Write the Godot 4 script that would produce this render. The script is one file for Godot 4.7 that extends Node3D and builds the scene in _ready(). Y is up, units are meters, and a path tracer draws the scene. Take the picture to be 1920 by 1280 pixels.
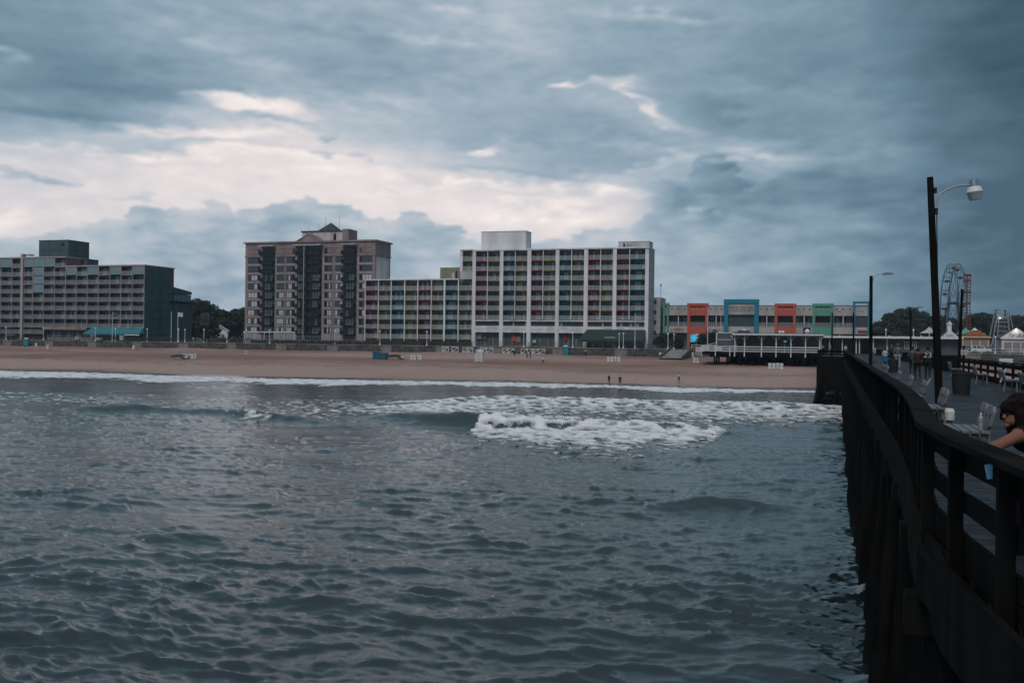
extends Node3D
# Seaside hotels at dusk seen from a fishing pier. Units are metres, the mean sea level is y = 0.
# The shore runs along ALONG, the pier along INLAND; (s, t) are metres along these two from the foot of the camera.

const F := 1867.0          # focal length in photo pixels
const H := 7.0             # eye height over the sea
const ROLL := 0.7          # degrees
const TH := 18.0           # degrees between the view and the pier
const DECK := 5.35         # pier deck
const WALK := 5.5          # boardwalk
const TB := 262.0          # building line
var cr := cos(deg_to_rad(ROLL))
var sr := sin(deg_to_rad(ROLL))
var ct := cos(deg_to_rad(TH))
var sn := sin(deg_to_rad(TH))
var used := {}
var mats := {}
var M := {}
var rng := RandomNumberGenerator.new()

class MB:
	var v := PackedVector3Array()
	var n := PackedVector3Array()
	var c := PackedColorArray()
	var col := Color(1, 1, 1)
	var tinted := false
	func tri(a: Vector3, b: Vector3, d: Vector3) -> void:
		var m := (d - a).cross(b - a).normalized()
		v.append(a); v.append(b); v.append(d)
		n.append(m); n.append(m); n.append(m)
		c.append(col); c.append(col); c.append(col)
	func tris(a: Vector3, b: Vector3, d: Vector3, na: Vector3, nb: Vector3, nd: Vector3) -> void:
		v.append(a); v.append(b); v.append(d)
		n.append(na); n.append(nb); n.append(nd)
		c.append(col); c.append(col); c.append(col)
	func quad(a: Vector3, b: Vector3, d: Vector3, e: Vector3) -> void:
		tri(a, b, d); tri(a, d, e)
	func box(m: Vector3, s: Vector3, b := Basis.IDENTITY) -> void:
		var x := b.x * s.x * 0.5
		var y := b.y * s.y * 0.5
		var z := b.z * s.z * 0.5
		quad(m - x + y + z, m + x + y + z, m + x - y + z, m - x - y + z)
		quad(m + x + y - z, m - x + y - z, m - x - y - z, m + x - y - z)
		quad(m + x + y + z, m + x + y - z, m + x - y - z, m + x - y + z)
		quad(m - x + y - z, m - x + y + z, m - x - y + z, m - x - y - z)
		quad(m - x + y - z, m + x + y - z, m + x + y + z, m - x + y + z)
		quad(m - x - y + z, m + x - y + z, m + x - y - z, m - x - y - z)
	func span(a: Vector3, b: Vector3) -> void:      # box between two corners
		box((a + b) * 0.5, (b - a).abs())
	func bar(p: Vector3, q: Vector3, w: float, h: float) -> void:
		var d := q - p
		var z := d.normalized()
		var up := Vector3.UP if absf(z.y) < 0.98 else Vector3.RIGHT
		var x := up.cross(z).normalized()
		box((p + q) * 0.5, Vector3(w, h, d.length()), Basis(x, z.cross(x), z))
	func tube(pts: Array, rad: Array, seg := 8, caps := true) -> void:
		var rings := []
		var nors := []
		var last := Vector3.ZERO
		for i in pts.size():
			var a: Vector3 = pts[maxi(i - 1, 0)]
			var b: Vector3 = pts[mini(i + 1, pts.size() - 1)]
			var z := (b - a).normalized()
			var x := (Vector3.UP if absf(z.y) < 0.9 else Vector3.RIGHT).cross(z).normalized() if last == Vector3.ZERO else (last - z * last.dot(z)).normalized()
			last = x
			var y := z.cross(x)
			var ring := PackedVector3Array()
			var nr := PackedVector3Array()
			for k in seg:
				var f := TAU * k / seg
				var o := x * cos(f) + y * sin(f)
				ring.append(pts[i] + o * rad[i]); nr.append(o)
			rings.append(ring); nors.append(nr)
		for i in pts.size() - 1:
			for k in seg:
				var l := (k + 1) % seg
				tris(rings[i][k], rings[i + 1][k], rings[i + 1][l], nors[i][k], nors[i + 1][k], nors[i + 1][l])
				tris(rings[i][k], rings[i + 1][l], rings[i][l], nors[i][k], nors[i + 1][l], nors[i][l])
		if caps:
			for e in [0, pts.size() - 1]:
				for k in seg:
					if e == 0: tri(pts[e], rings[e][k], rings[e][(k + 1) % seg])
					else: tri(pts[e], rings[e][(k + 1) % seg], rings[e][k])
	func lathe(at: Vector3, prof: Array, seg := 12) -> void:      # prof: [radius, height]
		for i in prof.size() - 1:
			var r0: float = prof[i][0]
			var r1: float = prof[i + 1][0]
			var y0: float = prof[i][1]
			var y1: float = prof[i + 1][1]
			var sl := Vector2(y1 - y0, r0 - r1).normalized()
			for k in seg:
				var f := TAU * k / seg
				var g := TAU * (k + 1) / seg
				var e := Vector3(cos(f), 0, sin(f))
				var h := Vector3(cos(g), 0, sin(g))
				var ne := (e * sl.x + Vector3.UP * sl.y)
				var nh := (h * sl.x + Vector3.UP * sl.y)
				tris(at + e * r0 + Vector3.UP * y0, at + h * r0 + Vector3.UP * y0, at + h * r1 + Vector3.UP * y1, ne, nh, nh)
				tris(at + e * r0 + Vector3.UP * y0, at + h * r1 + Vector3.UP * y1, at + e * r1 + Vector3.UP * y1, ne, nh, ne)
	func prism(poly: Array, z0: float, z1: float) -> void:         # a polygon in x, y pushed along z
		var idx := Geometry2D.triangulate_polygon(PackedVector2Array(poly))
		for i in range(0, idx.size(), 3):
			var a: Vector2 = poly[idx[i]]
			var b: Vector2 = poly[idx[i + 1]]
			var d: Vector2 = poly[idx[i + 2]]
			tri(Vector3(a.x, a.y, z1), Vector3(b.x, b.y, z1), Vector3(d.x, d.y, z1))
			tri(Vector3(a.x, a.y, z0), Vector3(d.x, d.y, z0), Vector3(b.x, b.y, z0))
		for i in poly.size():
			var a: Vector2 = poly[i]
			var b: Vector2 = poly[(i + 1) % poly.size()]
			quad(Vector3(a.x, a.y, z1), Vector3(b.x, b.y, z1), Vector3(b.x, b.y, z0), Vector3(a.x, a.y, z0))
	func mesh() -> ArrayMesh:
		var a := []
		a.resize(Mesh.ARRAY_MAX)
		a[Mesh.ARRAY_VERTEX] = v
		a[Mesh.ARRAY_NORMAL] = n
		if tinted: a[Mesh.ARRAY_COLOR] = c
		var m := ArrayMesh.new()
		m.add_surface_from_arrays(Mesh.PRIMITIVE_TRIANGLES, a)
		return m

# ---------------------------------------------------------------- photo pixel -> direction -> place
func ray(px: float, py: float) -> Vector3:           # direction with depth 1
	var u := px - 960.0
	var v := py - 639.0
	return Vector3((u * cr + v * sr) / F, -(-u * sr + v * cr) / F, -1.0)
func P(px: float, py: float, d: float) -> Vector3:
	return Vector3(0, H, 0) + ray(px, py) * d
func G(px: float, py: float, y: float) -> Vector3:   # where the pixel's ray meets the level y
	var r := ray(px, py)
	return Vector3(0, H, 0) + r * ((y - H) / r.y)
func T(px: float, py: float, t: float) -> Vector3:   # where it meets the plane t metres inland
	var r := ray(px, py)
	return Vector3(0, H, 0) + r * (t / (r.x * sn + ct))
func so(p: Vector3) -> float: return p.x * ct + p.z * sn
func to(p: Vector3) -> float: return p.x * sn - p.z * ct
func W(s: float, y: float, t: float) -> Vector3: return Vector3(s * ct + t * sn, y, s * sn - t * ct)
func horizon(px: float) -> float: return 639.0 + (px - 960.0) * sr / cr
func table(tb: Array, x: float, k := 1) -> float:
	if x <= tb[0][0]: return tb[0][k]
	for i in tb.size() - 1:
		if x < tb[i + 1][0]:
			return lerpf(tb[i][k], tb[i + 1][k], (x - tb[i][0]) / (tb[i + 1][0] - tb[i][0]))
	return tb[-1][k]

# ---------------------------------------------------------------- nodes
func numbered(called: String) -> String:
	var k: int = used.get(called, 0)
	used[called] = k + 1
	return called if k == 0 else "%s_%03d" % [called, k]
func thing(called: String, label: String, category: String, at := Vector3.ZERO, turn := 0.0, group := "") -> Node3D:
	var o := Node3D.new()
	o.name = numbered(called)
	add_child(o)
	o.position = at
	o.rotation.y = turn
	o.set_meta("label", label)
	o.set_meta("category", category)
	if group != "": o.set_meta("group", group)
	return o
func dup(o: Node3D, called: String, at: Vector3, turn: float, label := "") -> Node3D:
	var r: Node3D = o.duplicate()
	r.name = numbered(called)
	add_child(r)
	r.position = at
	r.rotation.y = turn
	if label != "": r.set_meta("label", label)
	return r
func inst(called: String, mesh: Mesh, m: Material, parent: Node3D, at := Vector3.ZERO) -> MeshInstance3D:
	var o := MeshInstance3D.new()
	o.mesh = mesh
	o.material_override = m
	o.name = called
	parent.add_child(o, true)
	o.position = at
	return o
func part(called: String, mb: MB, m: Material, parent: Node3D, at := Vector3.ZERO) -> MeshInstance3D:
	return inst(called, mb.mesh(), m, parent, at)
func node(called: String, parent: Node3D, at := Vector3.ZERO) -> Node3D:
	var o := Node3D.new()
	o.name = called
	parent.add_child(o, true)
	o.position = at
	return o
func structure(called: String, mesh: Mesh, m: Material, kind := "structure") -> MeshInstance3D:
	var o := inst(numbered(called), mesh, m, self)
	o.set_meta("kind", kind)
	return o

# ---------------------------------------------------------------- materials
var ntex := {}
func speckle(seed_: int, freq: float, lo: float, hi: float, oct := 4, size := 256, sx := 1.0) -> ImageTexture:
	var key := "%d %f %f %f %d %d %f" % [seed_, freq, lo, hi, oct, size, sx]
	if ntex.has(key): return ntex[key]
	var f := FastNoiseLite.new()
	f.seed = seed_
	f.noise_type = FastNoiseLite.TYPE_SIMPLEX_SMOOTH
	f.frequency = freq
	f.fractal_octaves = oct
	var im := f.get_seamless_image(size, int(size * sx))
	if sx != 1.0: im.resize(size, size, Image.INTERPOLATE_CUBIC)
	im.convert(Image.FORMAT_L8)
	var by := im.get_data()
	for i in by.size(): by[i] = int(clampf(lerpf(lo, hi, by[i] / 255.0), 0, 1) * 255.0)
	im = Image.create_from_data(size, size, false, Image.FORMAT_L8, by)
	im.convert(Image.FORMAT_RGB8)
	im.generate_mipmaps()
	var t := ImageTexture.create_from_image(im)
	ntex[key] = t
	return t
func relief(seed_: int, freq: float, strength: float, oct := 4, size := 512, sx := 1.0) -> ImageTexture:
	var f := FastNoiseLite.new()
	f.seed = seed_
	f.noise_type = FastNoiseLite.TYPE_SIMPLEX_SMOOTH
	f.frequency = freq
	f.fractal_octaves = oct
	var im := f.get_seamless_image(size, int(size * sx))
	if sx != 1.0: im.resize(size, size, Image.INTERPOLATE_CUBIC)
	im.convert(Image.FORMAT_L8)
	im.convert(Image.FORMAT_RGBA8)
	im.bump_map_to_normal_map(strength)
	return ImageTexture.create_from_image(im)
# linear base colour, roughness, optional grain (a texture that multiplies it, laid out in world metres)
func mat(key: String, r: float, g: float, b: float, rough := 0.85, grain: Texture2D = null, scale := 0.3, metal := 0.0) -> StandardMaterial3D:
	var m := StandardMaterial3D.new()
	m.resource_name = key
	m.albedo_color = Color(r, g, b).linear_to_srgb()
	m.roughness = rough
	m.metallic = metal
	if grain:
		m.albedo_texture = grain
		m.uv1_triplanar = true
		m.uv1_world_triplanar = true
		m.uv1_scale = Vector3.ONE * scale
	M[key] = m
	return m

# ---------------------------------------------------------------- sky: air and clouds by direction
const LUM := [   # how light the cloud deck is, every 160 photo pixels across and at the heights SKY_Y
	[56, 58, 61, 63, 65, 67, 67, 65, 61, 58, 53, 42, 33],
	[53, 55, 61, 63, 61, 64, 68, 62, 59, 55, 51, 40, 33],
	[55, 52, 58, 63, 61, 63, 63, 61, 59, 54, 52, 42, 35],
	[56, 53, 60, 67, 69, 65, 65, 67, 60, 54, 54, 45, 37],
	[66, 65, 73, 79, 73, 67, 66, 63, 63, 58, 55, 45, 38],
	[78, 79, 81, 84, 84, 76, 68, 68, 65, 63, 57, 47, 39],
	[79, 82, 86, 87, 88, 84, 80, 74, 61, 58, 56, 46, 38],
	[83, 83, 83, 85, 86, 86, 89, 82, 61, 58, 55, 45, 38],
	[82, 80, 78, 78, 80, 78, 80, 77, 65, 61, 56, 47, 39],
	[77, 77, 73, 71, 71, 73, 75, 71, 65, 62, 57, 48, 41],
	[71, 73, 69, 69, 71, 73, 74, 71, 61, 59, 54, 46, 40]]
const SKY_Y := [0.0, 70.0, 140.0, 200.0, 250.0, 300.0, 350.0, 400.0, 450.0, 520.0, 610.0]
# breaks and streaks in the deck: x, y, half width, half height, turn in degrees, how much lighter, edge softness
const PATCH := [
	[470, 208, 125, 17, 6, 22, .35], [400, 262, 180, 13, 2, 11, .5], [545, 255, 60, 9, 8, 10, .5], [700, 192, 90, 18, 6, 8, .7],
	[1052, 170, 34, 8, -4, 20, .5], [1135, 160, 60, 12, 4, 16, .5], [1225, 205, 75, 10, 24, 15, .5], [888, 279, 48, 6, 2, 20, .4],
	[1235, 297, 90, 12, -6, 14, .5], [1330, 290, 100, 7, 12, 12, .6], [1430, 285, 70, 7, 12, 7, .8], [1120, 352, 85, 20, 6, 15, .3], [1060, 395, 130, 34, 0, 10, .4],
	[690, 330, 170, 12, 4, 7, .6], [300, 300, 170, 8, 4, 8, .6], [560, 300, 160, 7, 1, 7, .6], [120, 285, 150, 7, 5, 9, .6], [900, 350, 190, 8, -3, 9, .6],
	[70, 338, 85, 9, 2, -20, .5], [617, 296, 24, 7, 8, -24, .5], [690, 301, 34, 5, 4, -21, .5], [245, 372, 60, 4, 2, -11, .6], [600, 263, 30, 4, 0, -20, .6],
	[365, 282, 180, 9, 2, -12, .6], [500, 236, 70, 6, 3, -12, .6], [170, 232, 260, 12, 6, -11, .7], [300, 190, 180, 16, 6, -10, .7], [430, 185, 20, 10, 0, -10, .6],
	[1010, 396, 65, 8, -3, -13, .5], [1090, 300, 130, 26, 0, -10, .6], [980, 255, 170, 20, 0, -8, .7], [925, 318, 120, 9, 3, -12, .6], [1050, 225, 130, 20, 4, -8, .6],
	[1330, 205, 55, 30, 10, -9, .6], [1420, 240, 90, 24, 0, -4, .7], [1240, 350, 38, 14, -10, -9, .5], [1255, 380, 45, 20, 0, -10, .5], [1325, 300, 34, 22, -20, -11, .5], [1370, 350, 60, 40, 0, -6, .6],
	[1290, 370, 40, 25, 0, -7, .5], [1390, 345, 22, 9, 0, 8, .6], [1310, 395, 14, 9, 0, 8, .6], [1480, 330, 70, 35, 0, -4, .6], [1560, 360, 80, 45, 0, -4, .6],
	[1340, 415, 90, 10, 10, 5, .8], [1530, 285, 150, 9, -4, 7, .8], [1640, 270, 160, 14, -3, 4, .9], [1600, 180, 150, 16, 3, 3, .9], [1500, 100, 130, 20, 5, -3, .9],
	[20, 105, 40, 12, 12, 14, .7], [1240, 28, 110, 9, 3, 9, .8], [820, 12, 120, 12, 6, -8, .8], [870, 22, 60, 14, 8, 10, .8], [840, 88, 130, 8, 5, 6, .8], [560, 60, 220, 10, 14, -6, .9], [380, 90, 160, 14, 18, 5, .9],
	[640, 120, 170, 14, 5, -5, .9], [150, 120, 170, 40, 8, -3, .9], [20, 430, 45, 16, 0, 8, .5], [250, 466, 70, 7, 6, 9, .6], [300, 472, 30, 4, 4, 10, .6], [150, 345, 90, 6, 3, 5, .7]]
# the tops of the heaped clouds over the shore
const HEAP := [[-400, 470], [0, 462], [60, 455], [110, 440], [150, 428], [200, 422], [238, 420], [244, 398], [268, 393], [292, 394], [312, 404], [330, 396], [372, 400], [380, 386], [408, 382], [430, 388],
	[440, 404], [470, 400], [498, 396], [504, 384], [530, 382], [552, 379], [575, 374], [600, 384], [625, 388], [660, 388], [672, 408], [690, 412], [715, 408], [742, 416], [750, 402], [775, 400], [800, 406], [812, 420], [835, 422], [860, 428], [872, 446], [900, 462], [960, 455], [1060, 446],
	[1090, 432], [1130, 424], [1180, 424], [1205, 405], [1226, 382], [1255, 374], [1284, 335], [1294, 302], [1318, 283], [1350, 284], [1374, 302], [1386, 334], [1430, 344], [1462, 320], [1500, 308], [1560, 296], [1620, 312], [1700, 330], [2400, 345]]
const SHADES := [[20, 42, 62, 76], [30, 58, 81, 97], [40, 82, 108, 125], [50, 109, 136, 154], [60, 141, 164, 180], [70, 178, 190, 201], [80, 213, 211, 215], [88, 236, 227, 226], [97, 249, 240, 236]]
var sky_base: Image
var sky_n := []
var patches := []

func sky_noise(freq: float, oct: int, seed_: int) -> FastNoiseLite:
	var f := FastNoiseLite.new()
	f.seed = seed_
	f.noise_type = FastNoiseLite.TYPE_SIMPLEX_SMOOTH
	f.frequency = freq
	f.fractal_octaves = oct
	return f
func sky_at(az: float, el: float) -> Color:
	var e := minf(absf(el), 1.4)
	var inside := (1.0 - smoothstep(0.62, 1.0, absf(az))) * (1.0 - smoothstep(0.36, 0.62, e))
	var x := 960.0 + F * tan(clampf(az, -0.8, 0.8))
	var y := 639.0 - F * tan(minf(e, 0.8)) / cos(clampf(az, -0.8, 0.8))
	var p := Vector3(cos(az) * cos(e), sin(e) * 3.0, sin(az) * cos(e))
	var w1: float = sky_n[0].get_noise_3dv(p * 10.0)
	var w2: float = sky_n[1].get_noise_3dv(p * 10.0)
	var detail: float = sky_n[2].get_noise_3dv(p * 10.0)
	var lum := lerpf(46.0, 66.0, smoothstep(0.1, 1.3, e)) + w1 * 12.0   # an overcast sky: darker round the horizon than overhead
	if inside > 0.0:
		var wx := x + w1 * 70.0
		var wy := y + w2 * 26.0
		var gx := clampf(wx / 160.0 * 30.0, 0, 359)
		var gy := 0.0
		for i in 10:
			if wy >= SKY_Y[i]: gy = (i + clampf((wy - SKY_Y[i]) / (SKY_Y[i + 1] - SKY_Y[i]), 0, 1)) * 30.0
		var l: float = sky_base.get_pixel(int(gx), int(clampf(gy, 0, 299))).r
		var rag: float = sky_n[3].get_noise_3dv(p * 30.0)
		var torn: float = sky_n[5].get_noise_3dv(p * 10.0)
		var hx := x + w1 * 40.0 + detail * 34.0 + rag * 34.0 + torn * 22.0
		var hy: float = y + w2 * 22.0 + detail * 14.0 + sky_n[4].get_noise_3dv(p * 30.0) * 14.0 + torn * 11.0
		for q in patches:
			var dx: float = hx - q[0]
			var dy: float = hy - q[1]
			if absf(dx) > q[8] or absf(dy) > q[8]: continue
			var a: float = (dx * q[4] + dy * q[5]) / q[2]
			var b: float = (dy * q[4] - dx * q[5]) / q[3]
			var r := sqrt(a * a + b * b)
			l += q[6] * (clampf(0.75 + 1.3 * rag + 0.9 * w2, 0.15, 1.2) if q[6] > 0.0 else 0.6) * (1.0 - smoothstep(0.75 - q[7], 1.0 + q[7] * 0.9, r))
		# heaped clouds, billowing at their tops
		var bx: float = x + sky_n[3].get_noise_3dv(p * 60.0) * 20.0
		var top: float = table(HEAP, bx) + sky_n[4].get_noise_3dv(p * 60.0) * 11.0 + torn * 5.0
		var soft := 2.5 + 16.0 * smoothstep(1200.0, 1620.0, x)
		var heap := smoothstep(top - soft, top + soft, y)
		if heap > 0.0:
			var inner: float = 70.0 - 3.0 * smoothstep(0, 60, y - top) + 4.0 * w2 + 7.0 * sky_n[4].get_noise_3dv(p * 34.0) + 5.0 * rag + 3.5 * exp(-absf(y - top) / 7.0)
			inner -= 4.0 * smoothstep(500, 620, y)
			inner = lerpf(inner, l - 1.0 - 5.0 * exp(-maxf(y - top, 0.0) / 70.0) + 4.0 * rag, maxf(smoothstep(1080.0, 1330.0, x), 1.0 - smoothstep(-200.0, 110.0, x)))
			l = lerpf(l, inner, heap)
		l += detail * 3.5 + rag * 3.0 + torn * 3.2 * smoothstep(40.0, 70.0, l)
		lum = lerpf(lum, l, inside)
	lum = clampf(lum, 20, 97)
	return Color(table(SHADES, lum, 1) / 255.0, table(SHADES, lum, 2) / 255.0, table(SHADES, lum, 3) / 255.0)
func make_sky() -> ImageTexture:
	sky_n = [sky_noise(0.35, 5, 11), sky_noise(0.4, 5, 12), sky_noise(1.3, 5, 13), sky_noise(0.55, 4, 14), sky_noise(0.4, 4, 15), sky_noise(3.6, 4, 16)]
	var small := Image.create(13, 11, false, Image.FORMAT_RF)
	for j in 11:
		for i in 13: small.set_pixel(i, j, Color(LUM[j][i], 0, 0))
	# grown so that texel 30 i is the centre of sample i
	sky_base = Image.create(361, 301, false, Image.FORMAT_RF)
	for j in 301:
		for i in 361:
			var a := mini(i / 30, 11)
			var b := mini(j / 30, 9)
			var u := (i - a * 30) / 30.0
			var v := (j - b * 30) / 30.0
			var acc := 0.0
			for k in 4:
				var row: Array = LUM[clampi(b + k - 1, 0, 10)]
				acc += cubic_interpolate(row[a], row[a + 1], row[maxi(a - 1, 0)], row[mini(a + 2, 12)], u) * [(-v + 2 * v * v - v * v * v) * .5, (2 - 5 * v * v + 3 * v * v * v) * .5, (v + 4 * v * v - 3 * v * v * v) * .5, (v * v * v - v * v) * .5][k]
			sky_base.set_pixel(i, j, Color(acc, 0, 0))
	for q in PATCH:
		var a := deg_to_rad(q[4])
		patches.append([q[0], q[1], q[2], q[3], cos(a), sin(a), q[5], q[6], q[2] * 2.0 + 10.0])
	var im := Image.create(512, 256, false, Image.FORMAT_RGB8)
	for j in 256:
		for i in 512:
			var az := (i + 0.5) / 512.0 * TAU
			if az > PI: az -= TAU
			im.set_pixel(i, j, sky_at(az, (0.5 - (j + 0.5) / 256.0) * PI))
	im.resize(4096, 2048, Image.INTERPOLATE_CUBIC)
	var px := TAU / 4096.0
	for j in range(720, 1036):
		var el := PI / 2 - (j + 0.5) * px
		var fade_j := smoothstep(720.0, 744.0, j)
		for i in range(-420, 420):
			var az := (i + 0.5) * px
			var k := posmod(i, 4096)
			var c := sky_at(az, el)
			var f := minf(fade_j, smoothstep(420.0, 396.0, absf(i)))
			if f < 1.0: c = im.get_pixel(k, j).lerp(c, f)
			im.set_pixel(k, j, c)
	return ImageTexture.create_from_image(im)

# ---------------------------------------------------------------- sea, foam, beach
const SHORE := [[-600, 680], [-300, 688], [0, 697], [120, 699], [250, 704], [480, 711], [700, 715], [960, 719], [1100, 723], [1300, 730], [1540, 735], [1900, 741], [2300, 748]]   # photo pixels where the swash ends
const BAND := [[540, 768, 771], [620, 762, 776], [700, 758, 781], [850, 752, 785], [950, 746, 780], [1100, 750, 779], [1200, 753, 784], [1300, 756, 794], [1450, 757, 796], [1560, 760, 792], [1700, 763, 792], [1900, 767, 790]]
const ROLLER := [[876, 809, 811], [900, 797, 830], [950, 795, 842], [1020, 797, 848], [1120, 800, 853], [1220, 803, 850], [1300, 805, 838], [1345, 808, 822], [1362, 812, 814]]
const RIDGES := [   # photo x, y of the crest, height of the wave there; then its half width in metres
	[[[590, 780, 0], [680, 785, .45], [780, 790, .95], [880, 797, 1.15], [1000, 800, .9], [1200, 805, .75], [1330, 809, .55], [1400, 813, 0]], 2.1],
	[[[440, 772, 0], [640, 764, .2], [950, 752, .7], [1300, 762, .7], [1560, 768, .5], [1750, 772, 0]], 3.0],
	[[[100, 769, 0], [150, 769, .6], [250, 770, .75], [350, 773, .55], [470, 783, .75], [560, 789, .4], [640, 792, 0]], 1.5],
	[[[-100, 741, .3], [0, 742, .45], [120, 742, .45], [260, 748, .2], [330, 750, 0]], 2.2],
	[[[1190, 952, 0], [1280, 949, .32], [1340, 945, .36], [1430, 952, .26], [1500, 955, 0]], .9],
	[[[140, 952, 0], [190, 950, .3], [235, 948, .3], [250, 949, 0]], .8],
	[[[630, 942, 0], [690, 940, .28], [750, 943, .22], [790, 946, 0]], .9],
	[[[220, 1018, 0], [290, 1010, .22], [400, 1008, .2], [450, 1010, 0]], .7],
	[[[900, 742, 0], [940, 747, .5], [1000, 750, .4], [1050, 752, 0]], 1.5]]
var chop := FastNoiseLite.new()
var chop2 := FastNoiseLite.new()
var fine := FastNoiseLite.new()
var gust := FastNoiseLite.new()
var lace := FastNoiseLite.new()
var billow := FastNoiseLite.new()
var warp := FastNoiseLite.new()

func setup_water() -> void:
	for a in [[chop, 21, 0.17, 4, true], [chop2, 22, 0.42, 4, true], [fine, 23, 1.5, 3, false], [gust, 24, 0.05, 2, false], [lace, 25, 0.5, 5, true], [billow, 26, 0.9, 4, false], [warp, 27, 0.16, 3, false]]:
		var f: FastNoiseLite = a[0]
		f.seed = a[1]
		f.noise_type = FastNoiseLite.TYPE_SIMPLEX_SMOOTH
		f.frequency = a[2]
		f.fractal_octaves = a[3]
		if a[4]: f.fractal_type = FastNoiseLite.FRACTAL_RIDGED
		else: f.fractal_type = FastNoiseLite.FRACTAL_FBM
func swash(px: float, top: float, bot: float, py: float) -> float:
	return smoothstep(top - 1.0, top + 1.5, py) * (1.0 - smoothstep(bot - 4.0, bot + 1.0, py))
func build_sea() -> void:
	var rows := 660
	var cols := 780
	var v := PackedVector3Array()
	v.resize(rows * cols)
	var wet := PackedFloat32Array()
	wet.resize(rows * cols)
	# crest of each ridge by photo column
	# short crested waves: wave vector across and towards the shore, how far two slow noises bend them, height, whether they fade with distance
	var waves := []
	var wr := RandomNumberGenerator.new()
	wr.seed = 5
	for i in 9:
		var lam: float = [4.2, 2.8, 1.9, 1.35, 0.95, 0.68, 0.5, 0.36, 0.27][i]
		var an := deg_to_rad([-8, 20, -26, 9, -16, 34, -38, 14, -10][i])
		var k := PI / lam
		waves.append([k * sin(an), k * cos(an), wr.randf_range(2.2, 3.4), wr.randf_range(1.4, 2.6) * (1.0 if i % 2 else -1.0), 0.034 * lam if i < 3 else 0.050 * lam, 1.0 if i > 5 else 0.0, 1.0 if i % 2 else -1.0])
	var crest := []
	for r in RIDGES:
		crest.append([r[0][0][0], r[0][-1][0], r[0], r[1]])
	for j in rows:
		var d := 8.0 * pow(200.0 / 8.0, j / float(rows - 1))
		var calm := 1.0 - 0.15 * smoothstep(32.0, 60.0, d) - 0.35 * smoothstep(90.0, 140.0, d)
		var keep := 1.0 - smoothstep(60.0, 120.0, d)
		for i in cols:
			var u := lerpf(-0.72, 0.72, i / float(cols - 1))
			var x := u * d
			var s := x * ct - d * sn
			var t := x * sn + d * ct
			var px := 960.0 + u * F * cr - (H * F / d) * sr
			var py := 639.0 + u * F * sr + H * F / d * cr
			var g := gust.get_noise_2d(s * 0.7, t)
			var amp := (0.75 + 0.5 * g) * calm
			var wa := warp.get_noise_2d(s * 0.6, t)
			var wb := warp.get_noise_2d(s * 0.8 + 300.0, t * 1.3)
			var env := warp.get_noise_2d(s * 1.3 - 500.0, t * 2.0)
			var env2 := warp.get_noise_2d(s * 2.6 + 900.0, t * 3.6)
			var y := 0.0
			for c in waves:
				if c[5] > 0.0 and keep <= 0.0: break
				var ph: float = s * c[0] + t * c[1] + wa * c[2] + wb * c[3]
				var e: float = clampf(0.6 + 1.4 * (env if c[4] > 0.06 else env2) * c[6], 0.05, 1.4)
				var q := 1.0 - absf(sin(ph))
				y += c[4] * e * (q * q * (1.0 if c[5] <= 0.0 else keep))
			y *= amp
			y += chop2.get_noise_2d(s * 0.45 - t * 0.25, t * 1.1) * 0.06 * amp
			y += 0.08 * sin(t * 0.62 + g * 4.0 + sin(s * 0.05) * 2.0) * calm - 0.12
			if keep > 0.0: y += fine.get_noise_2d(s * 0.5, t * 1.25) * 0.05 * keep * amp
			y += 0.04
			var lift := 0.0
			for c in crest:
				if px < c[0] or px > c[1]: continue
				var cy := table(c[2], px)
				if absf(py - cy) > 60.0: continue
				var dc := H * F / (cy - horizon(px))
				var o: float = (d - dc) / c[3]
				o *= 1.0 if o < 0.0 else 1.5
				lift += table(c[2], px, 2) * exp(-o * o)
			y += lift * (0.9 + 0.2 * g)
			# foam
			var fm := 0.0
			var ln := (lace.get_noise_2d(s * 0.6, t * 0.8) - 0.29) / 0.35
			var sh := table(SHORE, px) + 1.6 * sin(s * 0.23) + 1.5 * gust.get_noise_2d(s * 3.0, 7.0)
			if py < sh + 16.0:
				var wd := lerpf(11.0, 4.5, smoothstep(0.0, 1500.0, px)) * (0.85 + 0.5 * gust.get_noise_2d(s * 2.0, 50.0))
				fm = maxf(fm, 1.15 * (1.0 - smoothstep(wd * 0.75, wd + 2.5, py - sh)))
				y = lerpf(y, 0.07, 1.0 - smoothstep(0.0, 12.0, py - sh))
			if px > 530.0 and py > 740.0 and py < 806.0:
				var a := table(BAND, px) + ln * 0.9
				var b := table(BAND, px, 2)
				var k := (py - a) / (b - a)
				fm = maxf(fm, smoothstep(-0.02, 0.04, k) * (0.88 - 0.5 * smoothstep(0.25, 1.25, k)) * (0.5 + 0.5 * smoothstep(560.0, 800.0, px)) * smoothstep(520.0, 560.0, px) * (1.0 - smoothstep(1.0, 1.3, k)))
			if px > 870.0 and px < 1366.0 and py > 785.0 and py < 862.0:
				var a := table(ROLLER, px) + ln * 1.2
				var b := table(ROLLER, px, 2) - 4.0 + 14.0 * gust.get_noise_2d(s * 5.0, 90.0)
				var k := (py - a) / (b - a)
				fm = maxf(fm, smoothstep(-0.02, 0.05, k) * (0.95 - 0.55 * smoothstep(0.3, 1.15, k)) * (1.0 - smoothstep(1.0, 1.2, k)))
			if px > 420.0 and px < 540.0: fm = maxf(fm, 0.62 * exp(-pow((px - 478.0) / 42.0, 2)) * exp(-pow((py - 786.0) / 9.0, 2)))
			if px < 330.0: fm = maxf(fm, 0.56 * exp(-pow((py - 744.0 - px * 0.04) / 10.0, 2)) * (1.0 - smoothstep(180.0, 330.0, px)))
			if px > 1000.0 and px < 1560.0 and py > 770.0 and py < 806.0: fm = maxf(fm, 0.40 * exp(-pow((py - 792.0) / 9.0, 2)))
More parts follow.
